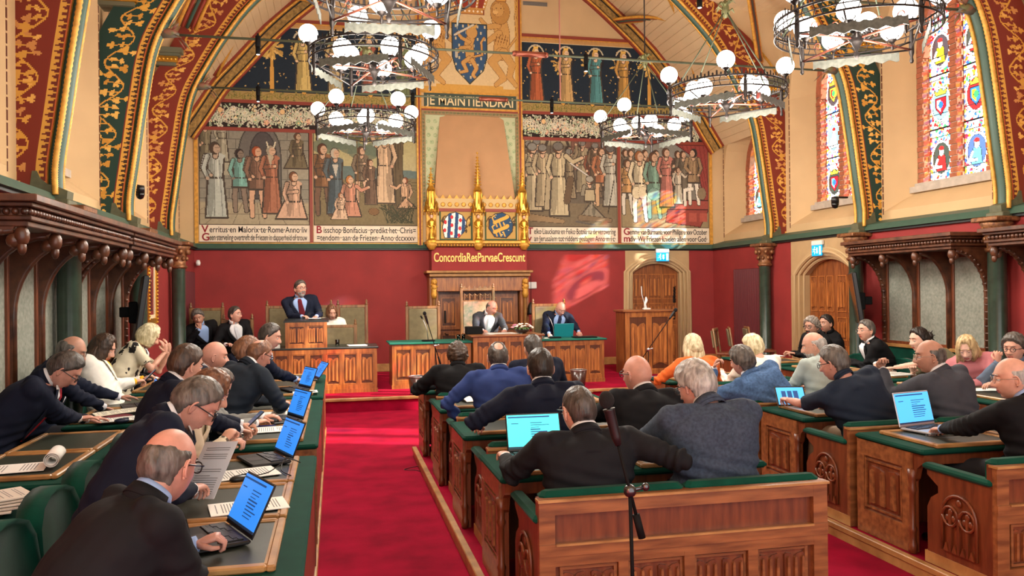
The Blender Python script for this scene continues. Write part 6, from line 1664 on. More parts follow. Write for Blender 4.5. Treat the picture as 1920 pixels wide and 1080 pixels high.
    for f, l in zip(HF, LIPF): j.f.append(tuple(b0 + i for i in f)); j.m.append(l); j.sm.append(True)
    for s in (-1, 1):   # ears
        E_ = HMt @ Matrix.Translation((s * .0765, -.006, -.004)) @ Matrix.Rotation(s * R(22), 4, 'Z') @ Matrix.Rotation(R(-8), 4, 'X')
        j.ball((0, 0, 0), (.006, .016, .030), 12, 10, 0, E_)
        j.tube([E_ @ Vector((s * .006, .003 - .017 * math.sin(R(a)) * 1.0, .028 * math.cos(R(a)))) for a in range(-30, 200, 20)], .0045 * hs, 6)
        j.ball((s * .001, .003, -.028), (.006, .008, .009), 8, 6, 0, E_)
    hmats = {}
    for s in (-1, 1):
        S_, E, T = arm[s]; dr = (T - E).normalized(); k = 0 if s < 0 else 1
        nrm = Vector(hn[k]) if hn[k] else Z
        if hx and hx[k]: dr = Vector(hx[k]).normalized()
        M = Matrix.Translation(T) @ basis(dr, nrm); hmats[s] = M
        hand_mesh(j, M, curl[k], 0, -s, .5, .12, .98)
    body = bpy.data.objects.new('body', j.mesh('body', [sk, mat('lips', srgb(176, 92, 82), .5)])); C.objects.link(body); body.parent = root
    body.data.transform(TI); bpy.data.objects.remove(rm)
    def fin(o): o.data.transform(TI); return o
    # --- eyes and brows
    if eyes:
        for s in (-1, 1):
            m = MB(); m.ball((s * .031, .0745, .006), (.0125, .0125, .0105), 14, 10, 0, HMt); m.ball((s * .031, .0835, .006), (.0055, .0042, .0055), 10, 8, 1, HMt)
            m.ball((s * .031, .0742, .0105), (.0142, .0138, .009), 12, 8, 2, HMt)
            fin(m.build('eye', [mat('eye_white', srgb(225, 220, 214), .3), mat('iris', srgb(50, 44, 40), .2), sk], root))
            m = MB(); m.tube([HMt @ Vector((s * x, y, z)) for x, y, z in ((.016, .0905, .029), (.030, .0895, .034), (.045, .079, .031))], [.003, .0038, .0022], 6); fin(m.build('eyebrow', HCOL[hair[1]], root))
    # --- hair
    if hair[0] != 'bald':
        fn = hair_fn(hair[0]); m = MB(); vs = []
        cen = Vector((0, -.005, 0))
        for p, (az, z) in zip(HP, HI):
            q = Vector(p); q.y -= max(0, q.y - .088) * 1.0
            d = fn(az, z, p); nn = (q - Vector((0, -.01, min(z, .02) * .5))).normalized(); vs.append(HMt @ (q + nn * d))
        m.add(vs, HF, 0, True)
        if hair[0] == 'long':
            for k in range(17):
                a = R(105 + k * 9.4); r = .088; px, py = r * math.sin(a), r * math.cos(a) * .95
                w = noise.noise(Vector((k * 1.7, 0, 0)))
                pts = [HMt @ Vector((px * .9, py * .95, .02)), HMt @ Vector((px * 1.05, py * 1.05, -.06)), HMt @ Vector((px * 1.1, py * 1.08, -.12))]
                e = pts[-1] - Z * (.10 + .05 * w) - F * .02 + Rt * px * .3; pts += [e]
                m.tube(pts, [.018, .026, .024, .007], 7)
        if hair[0] == 'bun':
            m.ball((0, -.125, .03), (.045, .035, .04), 12, 9, 0, HMt)
            for k in range(6): m.tube([HMt @ Vector((.03 * math.cos(k), -.13, .03 + .03 * math.sin(k))), HMt @ Vector((.055 * math.cos(k), -.15, .03 + .06 * math.sin(k)))], [.01, .003], 5)
        fin(m.build('hair', HCOL[hair[1]], root, fix=False))
    if beard:
        m = MB(); vs = []
        for p, (az, z) in zip(HP, HI):
            a = abs(math.degrees(az)); k = smooth_(-.045, -.062, z) * (1 - smooth_(72, 88, a)) if not (abs(p.x) < .022 and -.078 < z < -.054) else 0
            if abs(p.x) < .026 and -.056 < z < -.042 and p.y > .06: k = 1
            d = k * (.007 + .002 * noise.noise(p * 120)) - (1 - k) * .006; vs.append(HMt @ (Vector(p) + Vector(p).normalized() * d))
        m.add(vs, HF, 0, True); fin(m.build('beard', HCOL[beard], root, fix=False))
    if specs:
        m = MB(); fr = .0016 if specs == 'thin' else .0028
        for s in (-1, 1):
            m.tube([HMt @ Vector((s * .033 + .023 * math.cos(R(a)) * (1 - .1 * math.cos(R(2 * a))), .101 - .18 * abs(.023 * math.cos(R(a))) * (1 if s * math.cos(R(a)) > 0 else 0), .004 + .017 * math.sin(R(a)) * (1.08))) for a in range(0, 360, 20)], fr, 6, closed=True)
            m.tube([HMt @ Vector(v) for v in ((s * .056, .096, .008), (s * .076, .078, .010), (s * .084, .0, .008), (s * .082, -.02, -.002))], fr, 6)
        m.tube([HMt @ Vector(v) for v in ((-.010, .103, .008), (0, .106, .010), (.010, .103, .008))], fr, 6)
        fin(m.build('glasses', mat('silver_frames', srgb(150, 140, 130), .3, metal=.8) if specs == 'thin' else mat('dark_frames', srgb(30, 26, 28), .3), root))
    # --- upper garment
    tcm = tc or fabric('navy_suit', srgb(34, 42, 62))
    e = .016 if top == 'suit' else .006
    g = MB(); torso(g, e, .965 if top == 'suit' else .985, -.0 if stand else .0)
    if stand: # jacket skirt
        g.tube([hip - Z * .10, hip + Z * .05], [.19 * wd, .185 * wd], 16, flat=.72)
    else: g.ball(hip - Z * .02, (.19 * wd, .165, .11), 16, 10)
    for s in (-1, 1):
        S_, E, T = arm[s]; w = 1.0 if top == 'suit' else .86
        end = T if sleeves == 'long' else E.lerp(T, .0)
        if sleeves == 'long': g.tube([S_ + (c86 - S_) * .45 + Z * .0, S_, S_.lerp(E, .5), E, E.lerp(T, .5), E.lerp(T, .95)], [.080 * w, .080 * w, .069 * w, .060 * w, .053 * w, .041 * w], 12); g.ball(E, .060 * w, 12, 9)
        else: g.tube([S_ + (c86 - S_) * .45, S_, S_.lerp(E, .75)], [.068, .070, .062], 12)
        g.ball(S_ + Z * .004, .078 * w, 12, 9)
    if top == 'suit' or top == 'collared': g.tube([nb - dB(1.0) * .085 - Fs * .03, nb - dB(1.0) * .03 - Fs * .028, nb + Z * .012 - Fs * .022], [.125, .094, .072], 16)
    for s in (-1, 1):
        S_ = arm[s][0]; w = 1.0 if top == 'suit' else .86
        g.tube([S_ + Z * .002, surf(.93, s * 112, e) + Z * .010, nb + (S_ - nb) * .22 - Fs * .015], [.055 * w, .050 * w, .040], 10)
    jk = remesh('jacket' if top == 'suit' else ('dress' if top == 'dress' else 'shirt'), g, tcm, voxel, 4, root)
    # soft folds pressed in around elbows and waist
    sd = (pel[0] * 13 + pel[1] * 7)
    nv = len(jk.data.vertices); cc = np.empty(nv * 3, np.float32); nn = np.empty(nv * 3, np.float32); jk.data.vertices.foreach_get('co', cc); jk.data.vertices.foreach_get('normal', nn); cc = cc.reshape(-1, 3); nn = nn.reshape(-1, 3)
    dsp = np.zeros(nv)
    for s in (-1, 1):
        S_, E, T = arm[s]; ax = np.array((T - S_).normalized()); dE = np.linalg.norm(cc - np.array(E), axis=1); dsp += .0105 * np.sin(((cc - np.array(E)) @ np.array((E - S_).normalized())) * 130 + sd + s) * np.exp(-(dE / .10) ** 2)
    hh = np.array(B(.25)); dsp += .0085 * np.sin((cc[:, 2] - hh[2]) * 85 + (cc @ np.array(Rt)) * 22 + sd) * np.exp(-((cc[:, 2] - hh[2]) / .12) ** 2)
    dsp += .0045 * np.sin(cc[:, 0] * 31 + sd) * np.sin(cc[:, 2] * 27 + cc[:, 1] * 19)
    cc += nn * dsp[:, None]; jk.data.vertices.foreach_set('co', cc.ravel()); jk.data.update()
    fin(jk)
    shm = shirt or fabric('white_shirt', srgb(226, 226, 228), .03)
    def patch(rows, name, mt, par=root):
        m = MB(); n = len(rows[0]); m.add([p for r in rows for p in r], [(i * n + k, i * n + k + 1, (i + 1) * n + k + 1, (i + 1) * n + k) for i in range(len(rows) - 1) for k in range(n - 1)], 0, True); o = m.build(name, mt, par)
        md = o.modifiers.new('thick', 'SOLIDIFY'); md.thickness = .005; md.offset = 0
        return fin(o)
    axn = (nk - nb).normalized(); cf = (Fs - axn * Fs.dot(axn)).normalized(); cr = axn.cross(cf) * -1
    def ringpts(c, rx, ry, a0, a1, n, h, lean=0.0): return [c + cr * math.sin(R(a)) * rx + cf * math.cos(R(a)) * ry + axn * (h - .012 * math.cos(R(a))) for a in [a0 + (a1 - a0) * i / n for i in range(n + 1)]]
    if top in ('suit', 'collared'):
        m = MB(); r0 = .067; c = nb
        A = ringpts(c, r0 + .008, r0 + .006, 14, 346, 24, .0); Bq = ringpts(c, r0, r0 - .004, 14, 346, 24, .048); D_ = ringpts(c, r0 + .010, r0 + .006, 20, 340, 24, .018)
        m.strip(A, Bq, 0, True); m.strip(Bq, D_, 0, True); o = m.build('shirt_collar', shm if top == 'suit' else tcm, root); md = o.modifiers.new('t', 'SOLIDIFY'); md.thickness = .004; fin(o)
    if top == 'suit':
        m = MB(); c = nb
        A = ringpts(c, .098, .088, 75, 285, 24, -.035); Bq = ringpts(c, .076, .074, 62, 298, 24, .030); D_ = ringpts(c, .094, .088, 68, 292, 24, -.012)
        m.strip(A, Bq, 0, True); m.strip(Bq, D_, 0, True); o = m.build('jacket_collar', tcm, root); md = o.modifiers.new('t', 'SOLIDIFY'); md.thickness = .005; fin(o)
        tv0 = .42
        rows = []
        for i in range(9):
            t = tv0 + (.992 - tv0) * i / 8; w = 2 + 24 * ((t - tv0) / (.955 - tv0)); rows.append([surf(t, -w + 2 * w * k / 8, e + .006 + .020 * smooth_(.8, .93, t) - .012 * smooth_(.96, .99, t)) for k in range(9)])
        patch(rows, 'shirt_front', shm)
        for s in (-1, 1):
            rows = []
            for i in range(9):
                t = tv0 + (.965 - tv0) * i / 8; f = (t - tv0) / (.965 - tv0); w = 2 + 24 * f; w2 = w + 8 + 17 * f * (1 - f) * 1.4; rows.append([surf(t, s * (w + (w2 - w) * k / 4), e + .013 + .018 * smooth_(.8, .93, t)) for k in range(5)])
            patch(rows, 'lapel', tcm)
            # cuffs
        if tie:
            rows = []
            for i in range(10):
                t = .40 + .575 * i / 9; w = (9 - 5.5 * i / 9) if i < 8 else 5.5; rows.append([surf(t, -w + 2 * w * k / 4, e + .012 + .022 * smooth_(.8, .93, t) - .012 * smooth_(.96, .99, t)) for k in range(5)])
            patch(rows, 'tie', tie)
    if sleeves == 'long':
        for s in (-1, 1):
            S_, E, T = arm[s]; d = (T - E).normalized(); m = MB(); m.tube([T - d * .035, T + d * .006], [.033, .031], 12); fin(m.build('cuff', shm if top == 'suit' else tcm, root))
    # --- trousers and shoes
    if legs:
        tr = trousers or mat('dark_trousers', srgb(26, 28, 36), .85, bump=.2, bs=9)
        g = MB(); g.tube([hip - F * .04 + Z * .0, hip + F * .06], [.13, .12], 12)
        for s in (-1, 1):
            H, K, A = leg[s]; g.tube([H - F * .02, H, H.lerp(K, .5), K + F * .01, K.lerp(A, .4), A - Z * .0], [.092, .095, .084, .070, .062, .055], 12); g.ball(K + F * .008, .070, 12, 9)
        fin(remesh('trousers', g, tr, .02, 3, root))
        for s in (-1, 1):
            H, K, A = leg[s]; g = MB(); g.tube([A - F * .05 - Z * .025, A + F * .04 - Z * .02, A + F * .14 - Z * .038, A + F * .19 - Z * .045], [.04, .044, .042, .028], 10, flat=.75); fin(g.build('shoe', mat('black_shoe', srgb(18, 16, 16), .3), root))
    PEOPLE.append(root)
    root['_hand'] = 0; del root['_hand']
    return root, HMt, hmats, TI, arm
# ================================================================ THE PEOPLE
def fb(n, c, **k): return fabric(n, srgb(*c), **k)
F_ = {
 'navy': fb('navy_suit', (18, 24, 42)), 'blue': fb('royal_blue_jacket', (44, 62, 116)), 'black': fb('black_jacket', (16, 16, 19)), 'char': fb('charcoal_suit', (24, 25, 29)), 'pinstripe': fb('dark_slate_suit', (28, 36, 46)),
 'tweed': fb('blue_grey_tweed', (58, 68, 84), vs=60, var=.22), 'tweedb': fb('denim_blue_tweed', (74, 104, 146), vs=50, var=.25), 'grey': fb('mid_grey_jacket', (66, 68, 76)), 'navyshirt': fb('navy_shirt_cloth', (32, 42, 58)),
 'pale': fb('pale_sage_shirt', (172, 186, 182)), 'orange': fb('orange_blouse', (222, 106, 48)), 'white': fb('white_blouse', (236, 232, 222)), 'yellow': fb('yellow_blouse', (240, 182, 44)), 'pink': fb('dusty_pink_blouse', (188, 118, 124)),
 'olive': fb('olive_cardigan', (122, 118, 92)), 'greyblue': fb('grey_blue_shirt', (96, 110, 130)), 'cream': fb('cream_jacket', (206, 192, 168)), 'lightgrey': fb('light_grey_jacket', (126, 126, 122)), 'wshirt': fb('white_shirt', (228, 228, 232), var=.03),
 'lblue': fb('light_blue_shirt', (150, 176, 220), var=.04), 'palm': fabric('palm_print_blouse', srgb(216, 206, 180), pattern=(srgb(34, 30, 30), 9, .64)), 'floral': fabric('speckled_dress', srgb(196, 184, 160), pattern=(srgb(80, 66, 54), 26, .6)),
 'tiered': fb('dark_red_tie', (96, 24, 36)), 'tieb': fb('navy_tie', (36, 44, 70)), 'tiel': fb('pale_tie', (196, 212, 214)), 'tier': fb('red_tie', (178, 30, 50)), 'tiew': fb('white_tie', (214, 218, 224)), 'beige': mat('beige_trousers', srgb(150, 134, 116), .85, bump=.2, bs=9)}
P = {}
D = .80     # height of wrists resting on a desk
# ---- middle block, seen from behind
P['near'] = person('man in a charcoal jacket with cropped grey hair, arm laid along the nearest bench back', (1.27, 3.98), 4, (1.24, 4.02, 1.275), -14, -6, 0, 1.06, (.93, 4.42, .84), (1.66, 4.0, .90), 'suit', F_['char'], hair=('crop', 'darkgrey'), tone='fair', specs='thick', voxel=.012, elbow=(None, (1, -.9, -.35)), width=1.08, hn=(None, (0, -.3, 1)), hx=(None, (-.5, .5, .1)))
P['tweed'] = person('man with curly white-grey hair in a blue-grey tweed jacket on the nearest bench', (2.0, 4.02), 0, (1.95, 4.12, 1.36), -24, -22, 4, 1.08, (1.72, 4.50, .84), (2.30, 4.48, .82), 'suit', F_['tweed'], hair=('full', 'white'), tone='pink', specs='thick', voxel=.012, width=1.12, elbow=((-.7, -.3, -.5), (.7, -.3, -.5)))
P['dark'] = person('man with short dark hair in a navy suit gripping the desk edge, second row', (1.38, 5.20), 0, (1.35, 5.24, 1.38), 2, -3, 0, 1.05, (.94, 5.44, .86), (1.62, 5.62, .84), 'suit', F_['navy'], hair=('short', 'dark'), tone='fair', specs='thick', voxel=.013, width=1.08, curl=(1.0, .6), elbow=((-.8, -.4, -.3), None), beard='dark')
P['bald'] = person('bald man with red-rimmed glasses in a black suit, second row', (2.06, 5.22), -4, (2.05, 5.26, 1.32), -28, -4, 0, 1.1, (1.84, 5.7, .84), (2.3, 5.66, .84), 'suit', F_['char'], hair=('bald', 'grey'), tone='pink', specs='thick', voxel=.013, width=1.05)
P['blue'] = person('man in a bright blue jacket with thinning hair, elbow out to the aisle', (1.34, 6.46), 4, (1.32, 6.54, 1.35), 3, -2, 0, 1.02, (1.03, 6.62, .68), (1.6, 6.86, .83), 'suit', F_['blue'], hair=('crown', 'darkgrey'), tone='fair', voxel=.015, width=1.05, elbow=((-1.2, -.25, -.1), None))
P['curly'] = person('man with dark curly hair in a black jacket, farthest row by the aisle', (1.17, 7.72), 8, (1.17, 7.80, 1.27), 5, -6, 0, 1.0, (.98, 8.02, .84), (1.4, 8.06, .84), 'suit', F_['black'], hair=('curly', 'brown'), voxel=.017, elbow=((-1, -.2, -.4), None))
P['third'] = person('man with short brown-grey hair in a dark navy suit, farthest row of the middle block', (1.95, 7.68), 0, (1.92, 7.74, 1.33), -10, -6, 0, 1.08, (1.75, 8.05, .84), (2.15, 8.02, .84), 'suit', F_['navy'], hair=('short', 'darkgrey'), voxel=.017)
# ---- right block
P['navy'] = person('man with thin white hair in a navy short-sleeved shirt holding a tablet', (3.92, 5.30), -6, (3.69, 5.40, 1.33), -32, -14, 0, 1.08, (3.56, 5.86, .87), (3.92, 5.84, .84), 'collared', F_['navyshirt'], hair=('short', 'grey'), tone='pink', specs='thick', voxel=.013, width=1.12, sleeves='short', curl=(1.0, 1.0), elbow=((-.8, .2, -.8), (.8, 0, -.8)), trousers=F_['beige'], hn=((-.4, -.2, 1), None), belly=1.1)
P['greybald'] = person('balding man in a grey suit resting chin on his hand, right block', (4.62, 5.30), -18, (4.50, 5.36, 1.365), -62, -4, 0, 1.08, (4.30, 5.66, 1.12), (4.6, 5.75, .84), 'suit', F_['grey'], hair=('ringthin', 'grey'), tone='tan', specs='thin', voxel=.013, width=1.1, curl=(1.3, .6), hx=((-.1, -.3, .8), None), elbow=((-.5, .6, -.9), None))
P['nearR'] = person('balding man with white fringe in black at the right edge', (4.12, 4.02), -16, (4.02, 4.10, 1.34), -58, -6, 0, 1.06, (3.86, 4.52, .84), (4.3, 4.5, .84), 'suit', F_['black'], shirt=F_['lblue'], hair=('ringthin', 'white'), tone='fair', specs='thin', voxel=.013, width=1.08, elbow=((-.9, -.2, -.6), None))
P['elbow'] = person('man in blue tweed leaning his head on his hand, right block', (3.80, 6.44), -10, (3.55, 6.55, 1.25), -30, -6, -12, 1.06, (3.37, 6.74, 1.06), (3.75, 6.85, .84), 'suit', F_['tweedb'], hair=('full', 'grey'), tone='fair', voxel=.015, curl=(1.0, .5), hx=((.35, -.35, .8), None), elbow=((-.6, .8, -1.0), None), width=1.05)
P['light'] = person('bald bearded man in a pale grey-green shirt, third row right block', (4.40, 6.56), -10, (4.33, 6.64, 1.365), -58, -12, 0, 1.08, (4.2, 6.95, .84), (4.5, 6.95, .84), 'collared', F_['pale'], hair=('ringthin', 'white'), tone='fair', beard='white', voxel=.015, width=1.05)
P['orange'] = person('woman with long straight blond hair in an orange blouse', (3.70, 7.78), -5, (3.69, 7.85, 1.29), -4, -6, 0, 1.06, (3.42, 8.05, .84), (3.86, 8.12, .84), 'blouse', F_['orange'], hair=('long', 'lightblond'), tone='fair', voxel=.017, elbow=((-1, -.2, -.6), None), width=.95, eyes=False)
P['white'] = person('woman with short white-blond hair in a bright white blouse', (4.50, 7.88), -5, (4.44, 7.95, 1.26), -30, -10, 0, 1.08, (4.2, 8.2, .84), (4.6, 8.2, .84), 'blouse', F_['white'], hair=('full', 'lightblond'), tone='fair', voxel=.017, width=.95)
# ---- right side file, facing the middle
P['wrist'] = person('curly grey haired man with glasses and wristwatch in black, hands clasped', (6.62, 9.95), -96, (6.40, 9.86, 1.37), -112, -3, 0, 1.08, (6.28, 10.05, .86), (6.24, 10.10, .87), 'collared', F_['black'], hair=('curly', 'curlgrey'), tone='tan', specs='thick', beard='darkgrey', voxel=.017, curl=(1.1, 1.1), width=1.05, hx=((-.6, .5, .1), (-.6, .5, .1)))
P['behind'] = person('dark-haired man in black half hidden behind the man with the wristwatch', (7.2, 10.6), -90, (6.96, 10.36, 1.38), -100, 0, 0, 1.05, None, None, 'collared', F_['black'], hair=('short', 'dark'), tone='tan', voxel=.02, legs=False)
P['wshirt'] = person('grey-haired man in a dark blazer and open white shirt, upright on the right', (6.74, 8.86), -70, (6.52, 8.87, 1.36), -92, 2, 0, 1.08, (6.4, 9.05, .84), (6.46, 8.6, .82), 'suit', F_['black'], hair=('short', 'grey'), tone='fair', specs='thin', voxel=.017, width=1.05)
P['sung'] = person('woman with dark hair in a bun and sunglasses on her head, olive cardigan', (6.68, 7.55), -78, (6.36, 7.74, 1.31), -88, -6, 0, 1.08, (6.20, 8.02, .84), (6.26, 7.72, .84), 'blouse', F_['olive'], hair=('bun', 'dark'), tone='pale', voxel=.017, width=1.0, curl=(.5, .4), sleeves='short')
P['pink'] = person('woman with shoulder-length blond hair in a dusty pink blouse looking down', (6.44, 6.88), -112, (6.20, 6.87, 1.27), -128, -24, 4, 1.06, (5.98, 6.6, .84), (6.0, 7.0, .84), 'blouse', F_['pink'], hair=('long', 'blond'), tone='pale', voxel=.016, width=1.0)
P['farR'] = person('grey-haired man with glasses at the right edge propping his chin on his hand', (6.55, 6.36), -100, (6.32, 6.42, 1.31), -112, -6, 0, 1.08, (6.02, 6.30, .86), (6.12, 6.40, 1.06), 'collared', F_['greyblue'], hair=('full', 'grey'), tone='fair', specs='thick', voxel=.017, curl=(.6, 1.2), hx=(None, (.1, .1, .9)), elbow=(None, (-1, .2, -.8)))
# ---- the dais, facing the hall
P['speaker'] = person('standing speaker with grey beard, glasses, navy suit and dark red tie at the lectern', (-.50, 13.78), 176, (-.56, 13.72, 1.985), 148, 4, 0, 1.14, (-.30, 13.42, 1.40), (-.52, 13.42, 1.40), 'suit', F_['navy'], shirt=F_['lblue'], tie=F_['tiered'], hair=('short', 'darkgrey'), tone='fair', specs='thick', beard='white', stand=True, floor=DZ, voxel=.018, width=1.12, legs=True)
P['chair'] = person('presiding man with glasses and pale tie on the tall carved chair', (2.72, 14.60), 176, (2.79, 14.34, 1.60), 142, -22, 0, 1.12, (2.96, 14.02, 1.08), (2.56, 14.00, 1.08), 'suit', fb('grey_suit', (58, 60, 66)), tie=F_['tiel'], hair=('ringthin', 'grey'), tone='pink', specs='thin', floor=DZ, seat_h=.52, voxel=.018, width=1.05)
P['bald2'] = person('bald man in a navy suit reading behind a turquoise laptop', (3.98, 14.5), 178, (4.06, 14.2, 1.56), 172, -32, 0, 1.12, (4.30, 13.86, 1.02), (3.74, 13.86, .98), 'suit', F_['navy'], shirt=F_['lblue'], tie=F_['tieb'], hair=('bald', 'grey'), tone='pink', specs='thin', floor=DZ, seat_h=.52, voxel=.018, width=1.1)
P['rest'] = person('older man in a dark jacket and blue shirt resting his face on his hand', (-2.12, 14.55), 165, (-2.26, 14.34, 1.51), 172, -14, 14, 1.1, (-1.88, 14.12, .85), (-2.20, 14.10, 1.20), 'suit', F_['black'], shirt=F_['lblue'], hair=('full', 'grey'), tone='tan', floor=DZ, voxel=.02, curl=(.6, 1.2), hx=(None, (-.1, .1, .9)), elbow=(None, (-.2, -.7, -1)))
P['suit'] = person('dark-haired man in a black suit and white tie looking aside', (-1.58, 14.30), 160, (-1.64, 14.12, 1.56), 118, 6, 0, 1.12, (-1.4, 13.85, .95), (-1.75, 13.85, .95), 'suit', F_['black'], tie=F_['tiew'], hair=('short', 'darkgrey'), tone='fair', specs='thin', floor=DZ, voxel=.02)
P['woman'] = person('brown-haired woman in white looking down behind the chair right of the speaker', (-.06, 14.45), 178, (-.06, 14.30, 1.56), 165, -18, 4, 1.08, None, None, 'blouse', F_['white'], hair=('bob', 'ginger'), tone='fair', floor=DZ, voxel=.022, legs=False, width=.95)
P['blondh'] = person('blond seated person mostly hidden behind the lectern box', (-.32, 14.52), 178, (-.32, 14.42, 1.47), 165, -30, 0, 1.05, None, None, 'blouse', F_['black'], hair=('bob', 'blond'), tone='fair', floor=DZ, voxel=.024, legs=False)
# ---- left front file, facing the aisle
P['L1'] = person('bald man in a charcoal suit leaning on his desk, nearest on the left', (-.82, 2.74), 58, (-.57, 2.97, 1.31), 32, -16, 0, 1.06, (-.52, 3.20, .84), (-.60, 3.06, .83), 'suit', F_['char'], shirt=F_['lblue'], hair=('ringthin', 'grey'), tone='pink', specs='thick', voxel=.011, width=.90, elbow=((-.2, .6, -1), (.55, -.35, -.8)), curl=(1.1, .9))
P['L2'] = person('grey-haired man in a navy suit bending over a sheet of paper', (-.93, 3.70), 74, (-.64, 3.95, 1.37), 78, -40, 0, 1.04, (-.66, 4.22, .93), (-.64, 3.84, .90), 'suit', F_['navy'], hair=('short', 'grey'), tone='pink', specs='thick', voxel=.012, curl=(.9, .9))
P['L3'] = person('fair-haired woman in a cream jacket with sunglasses pushed up', (-1.0, 4.46), 80, (-.68, 4.64, 1.35), 86, -26, 0, 1.02, (-.62, 4.88, .90), (-.60, 4.60, .98), 'suit', F_['cream'], shirt=F_['floral'], hair=('bob', 'ginger'), tone='fair', voxel=.013, width=.92, curl=(1.1, 1.1))
P['L4'] = person('dark brown haired man in a navy jacket typing on his phone', (-1.06, 5.24), 66, (-.93, 5.42, 1.45), 50, -14, 0, 1.06, (-.62, 5.66, .90), (-.62, 5.50, .89), 'suit', F_['navy'], hair=('short', 'brown'), tone='fair', voxel=.014, curl=(1.0, 1.0))
P['G'] = person('person in a light grey jacket bending forward behind the woman with sunglasses', (-1.04, 6.02), 80, (-.84, 6.1, 1.22), 80, -40, 0, 1.0, (-.54, 6.34, .84), (-.58, 6.16, .83), 'suit', F_['lightgrey'], hair=('short', 'brown'), tone='fair', voxel=.015, curl=(.5, .5))
P['L6'] = person('man in a dark blue-grey suit turned away over the desk, hair thin at the crown', (-.92, 6.76), 52, (-.62, 6.98, 1.385), 55, -26, 0, 1.04, (-.48, 7.18, .84), (-.46, 6.92, .82), 'suit', F_['pinstripe'], hair=('crown', 'ginger'), tone='pink', specs='thick', voxel=.014, width=1.1, elbow=((.2, .3, -1), (.5, -.7, -.5)))
P['L5'] = person('bald man in dark clothes in front of the red wall, left file', (-1.28, 7.30), 80, (-1.04, 7.45, 1.36), 84, -8, 0, 1.12, None, None, 'suit', F_['navy'], hair=('bald', 'grey'), tone='pink', voxel=.018, legs=False)
P['br'] = person('brown-haired person half hidden behind the man turned away', (-1.05, 7.95), 85, (-.82, 7.9, 1.36), 85, -25, 0, 1.08, None, None, 'suit', F_['navy'], hair=('bob', 'ginger'), tone='fair', voxel=.02, legs=False)
P['L7'] = person('dark grey haired man in a navy suit and pale striped tie typing on a laptop', (-1.02, 8.62), 88, (-.66, 8.62, 1.46), 98, -14, 0, 1.1, (-.40, 8.86, .86), (-.40, 8.72, .86), 'suit', F_['navy'], shirt=F_['lblue'], tie=F_['tiel'], hair=('short', 'darkgrey'), tone='fair', voxel=.016, width=1.08)
# ---- left back file by the wall
P['M1'] = person('dark-haired man with glasses, navy suit and red tie reading at the left edge', (-2.30, 6.02), 78, (-1.86, 6.16, 1.36), 82, -42, 0, 1.08, (-1.86, 6.70, .83), (-1.80, 6.46, .83), 'suit', F_['navy'], tie=F_['tier'], hair=('short', 'darkgrey'), tone='pink', specs='thick', voxel=.013, width=1.1, hx=((.6, .3, 0), (.7, .5, 0)), curl=(.3, .3))
P['M2'] = person('bald man with grey sides and glasses in a navy suit, behind the reading man', (-2.42, 7.30), 80, (-2.18, 7.42, 1.43), 84, -22, 0, 1.1, (-1.86, 7.80, .84), (-1.94, 7.45, .82), 'suit', F_['navy'], hair=('ring', 'grey'), tone='tan', specs='thin', voxel=.015, curl=(.3, .4), hx=((.9, .3, 0), None))
P['M3'] = person('woman with long dark hair in a white cardigan over a yellow blouse, using a phone', (-2.04, 8.04), 86, (-2.13, 8.16, 1.40), 98, -22, 0, 1.08, (-1.86, 8.52, .95), (-1.88, 8.26, .95), 'suit', F_['white'], shirt=F_['yellow'], hair=('long', 'brown'), tone='fair', voxel=.014, width=1.0, curl=(.9, .9))
P['M4'] = person('woman with short blond hair in a palm-print blouse resting her cheeks in both hands', (-2.28, 9.30), 82, (-2.02, 9.52, 1.44), 84, -26, 0, 1.1, (-1.84, 9.66, 1.14), (-1.84, 9.46, 1.14), 'blouse', F_['palm'], hair=('bob', 'lightblond'), tone='fair', voxel=.014, width=1.0, sleeves='short', curl=(.3, .3), hx=((-.15, -.02, .9), (-.15, .02, .9)), elbow=((.5, .2, -1), (.5, -.2, -1)))
P['M5'] = person('bald man in black behind the woman in the palm-print blouse', (-2.36, 10.02), 84, (-2.18, 10.12, 1.42), 80, -12, 0, 1.12, None, None, 'suit', F_['black'], hair=('bald', 'grey'), tone='tan', voxel=.02, legs=False)
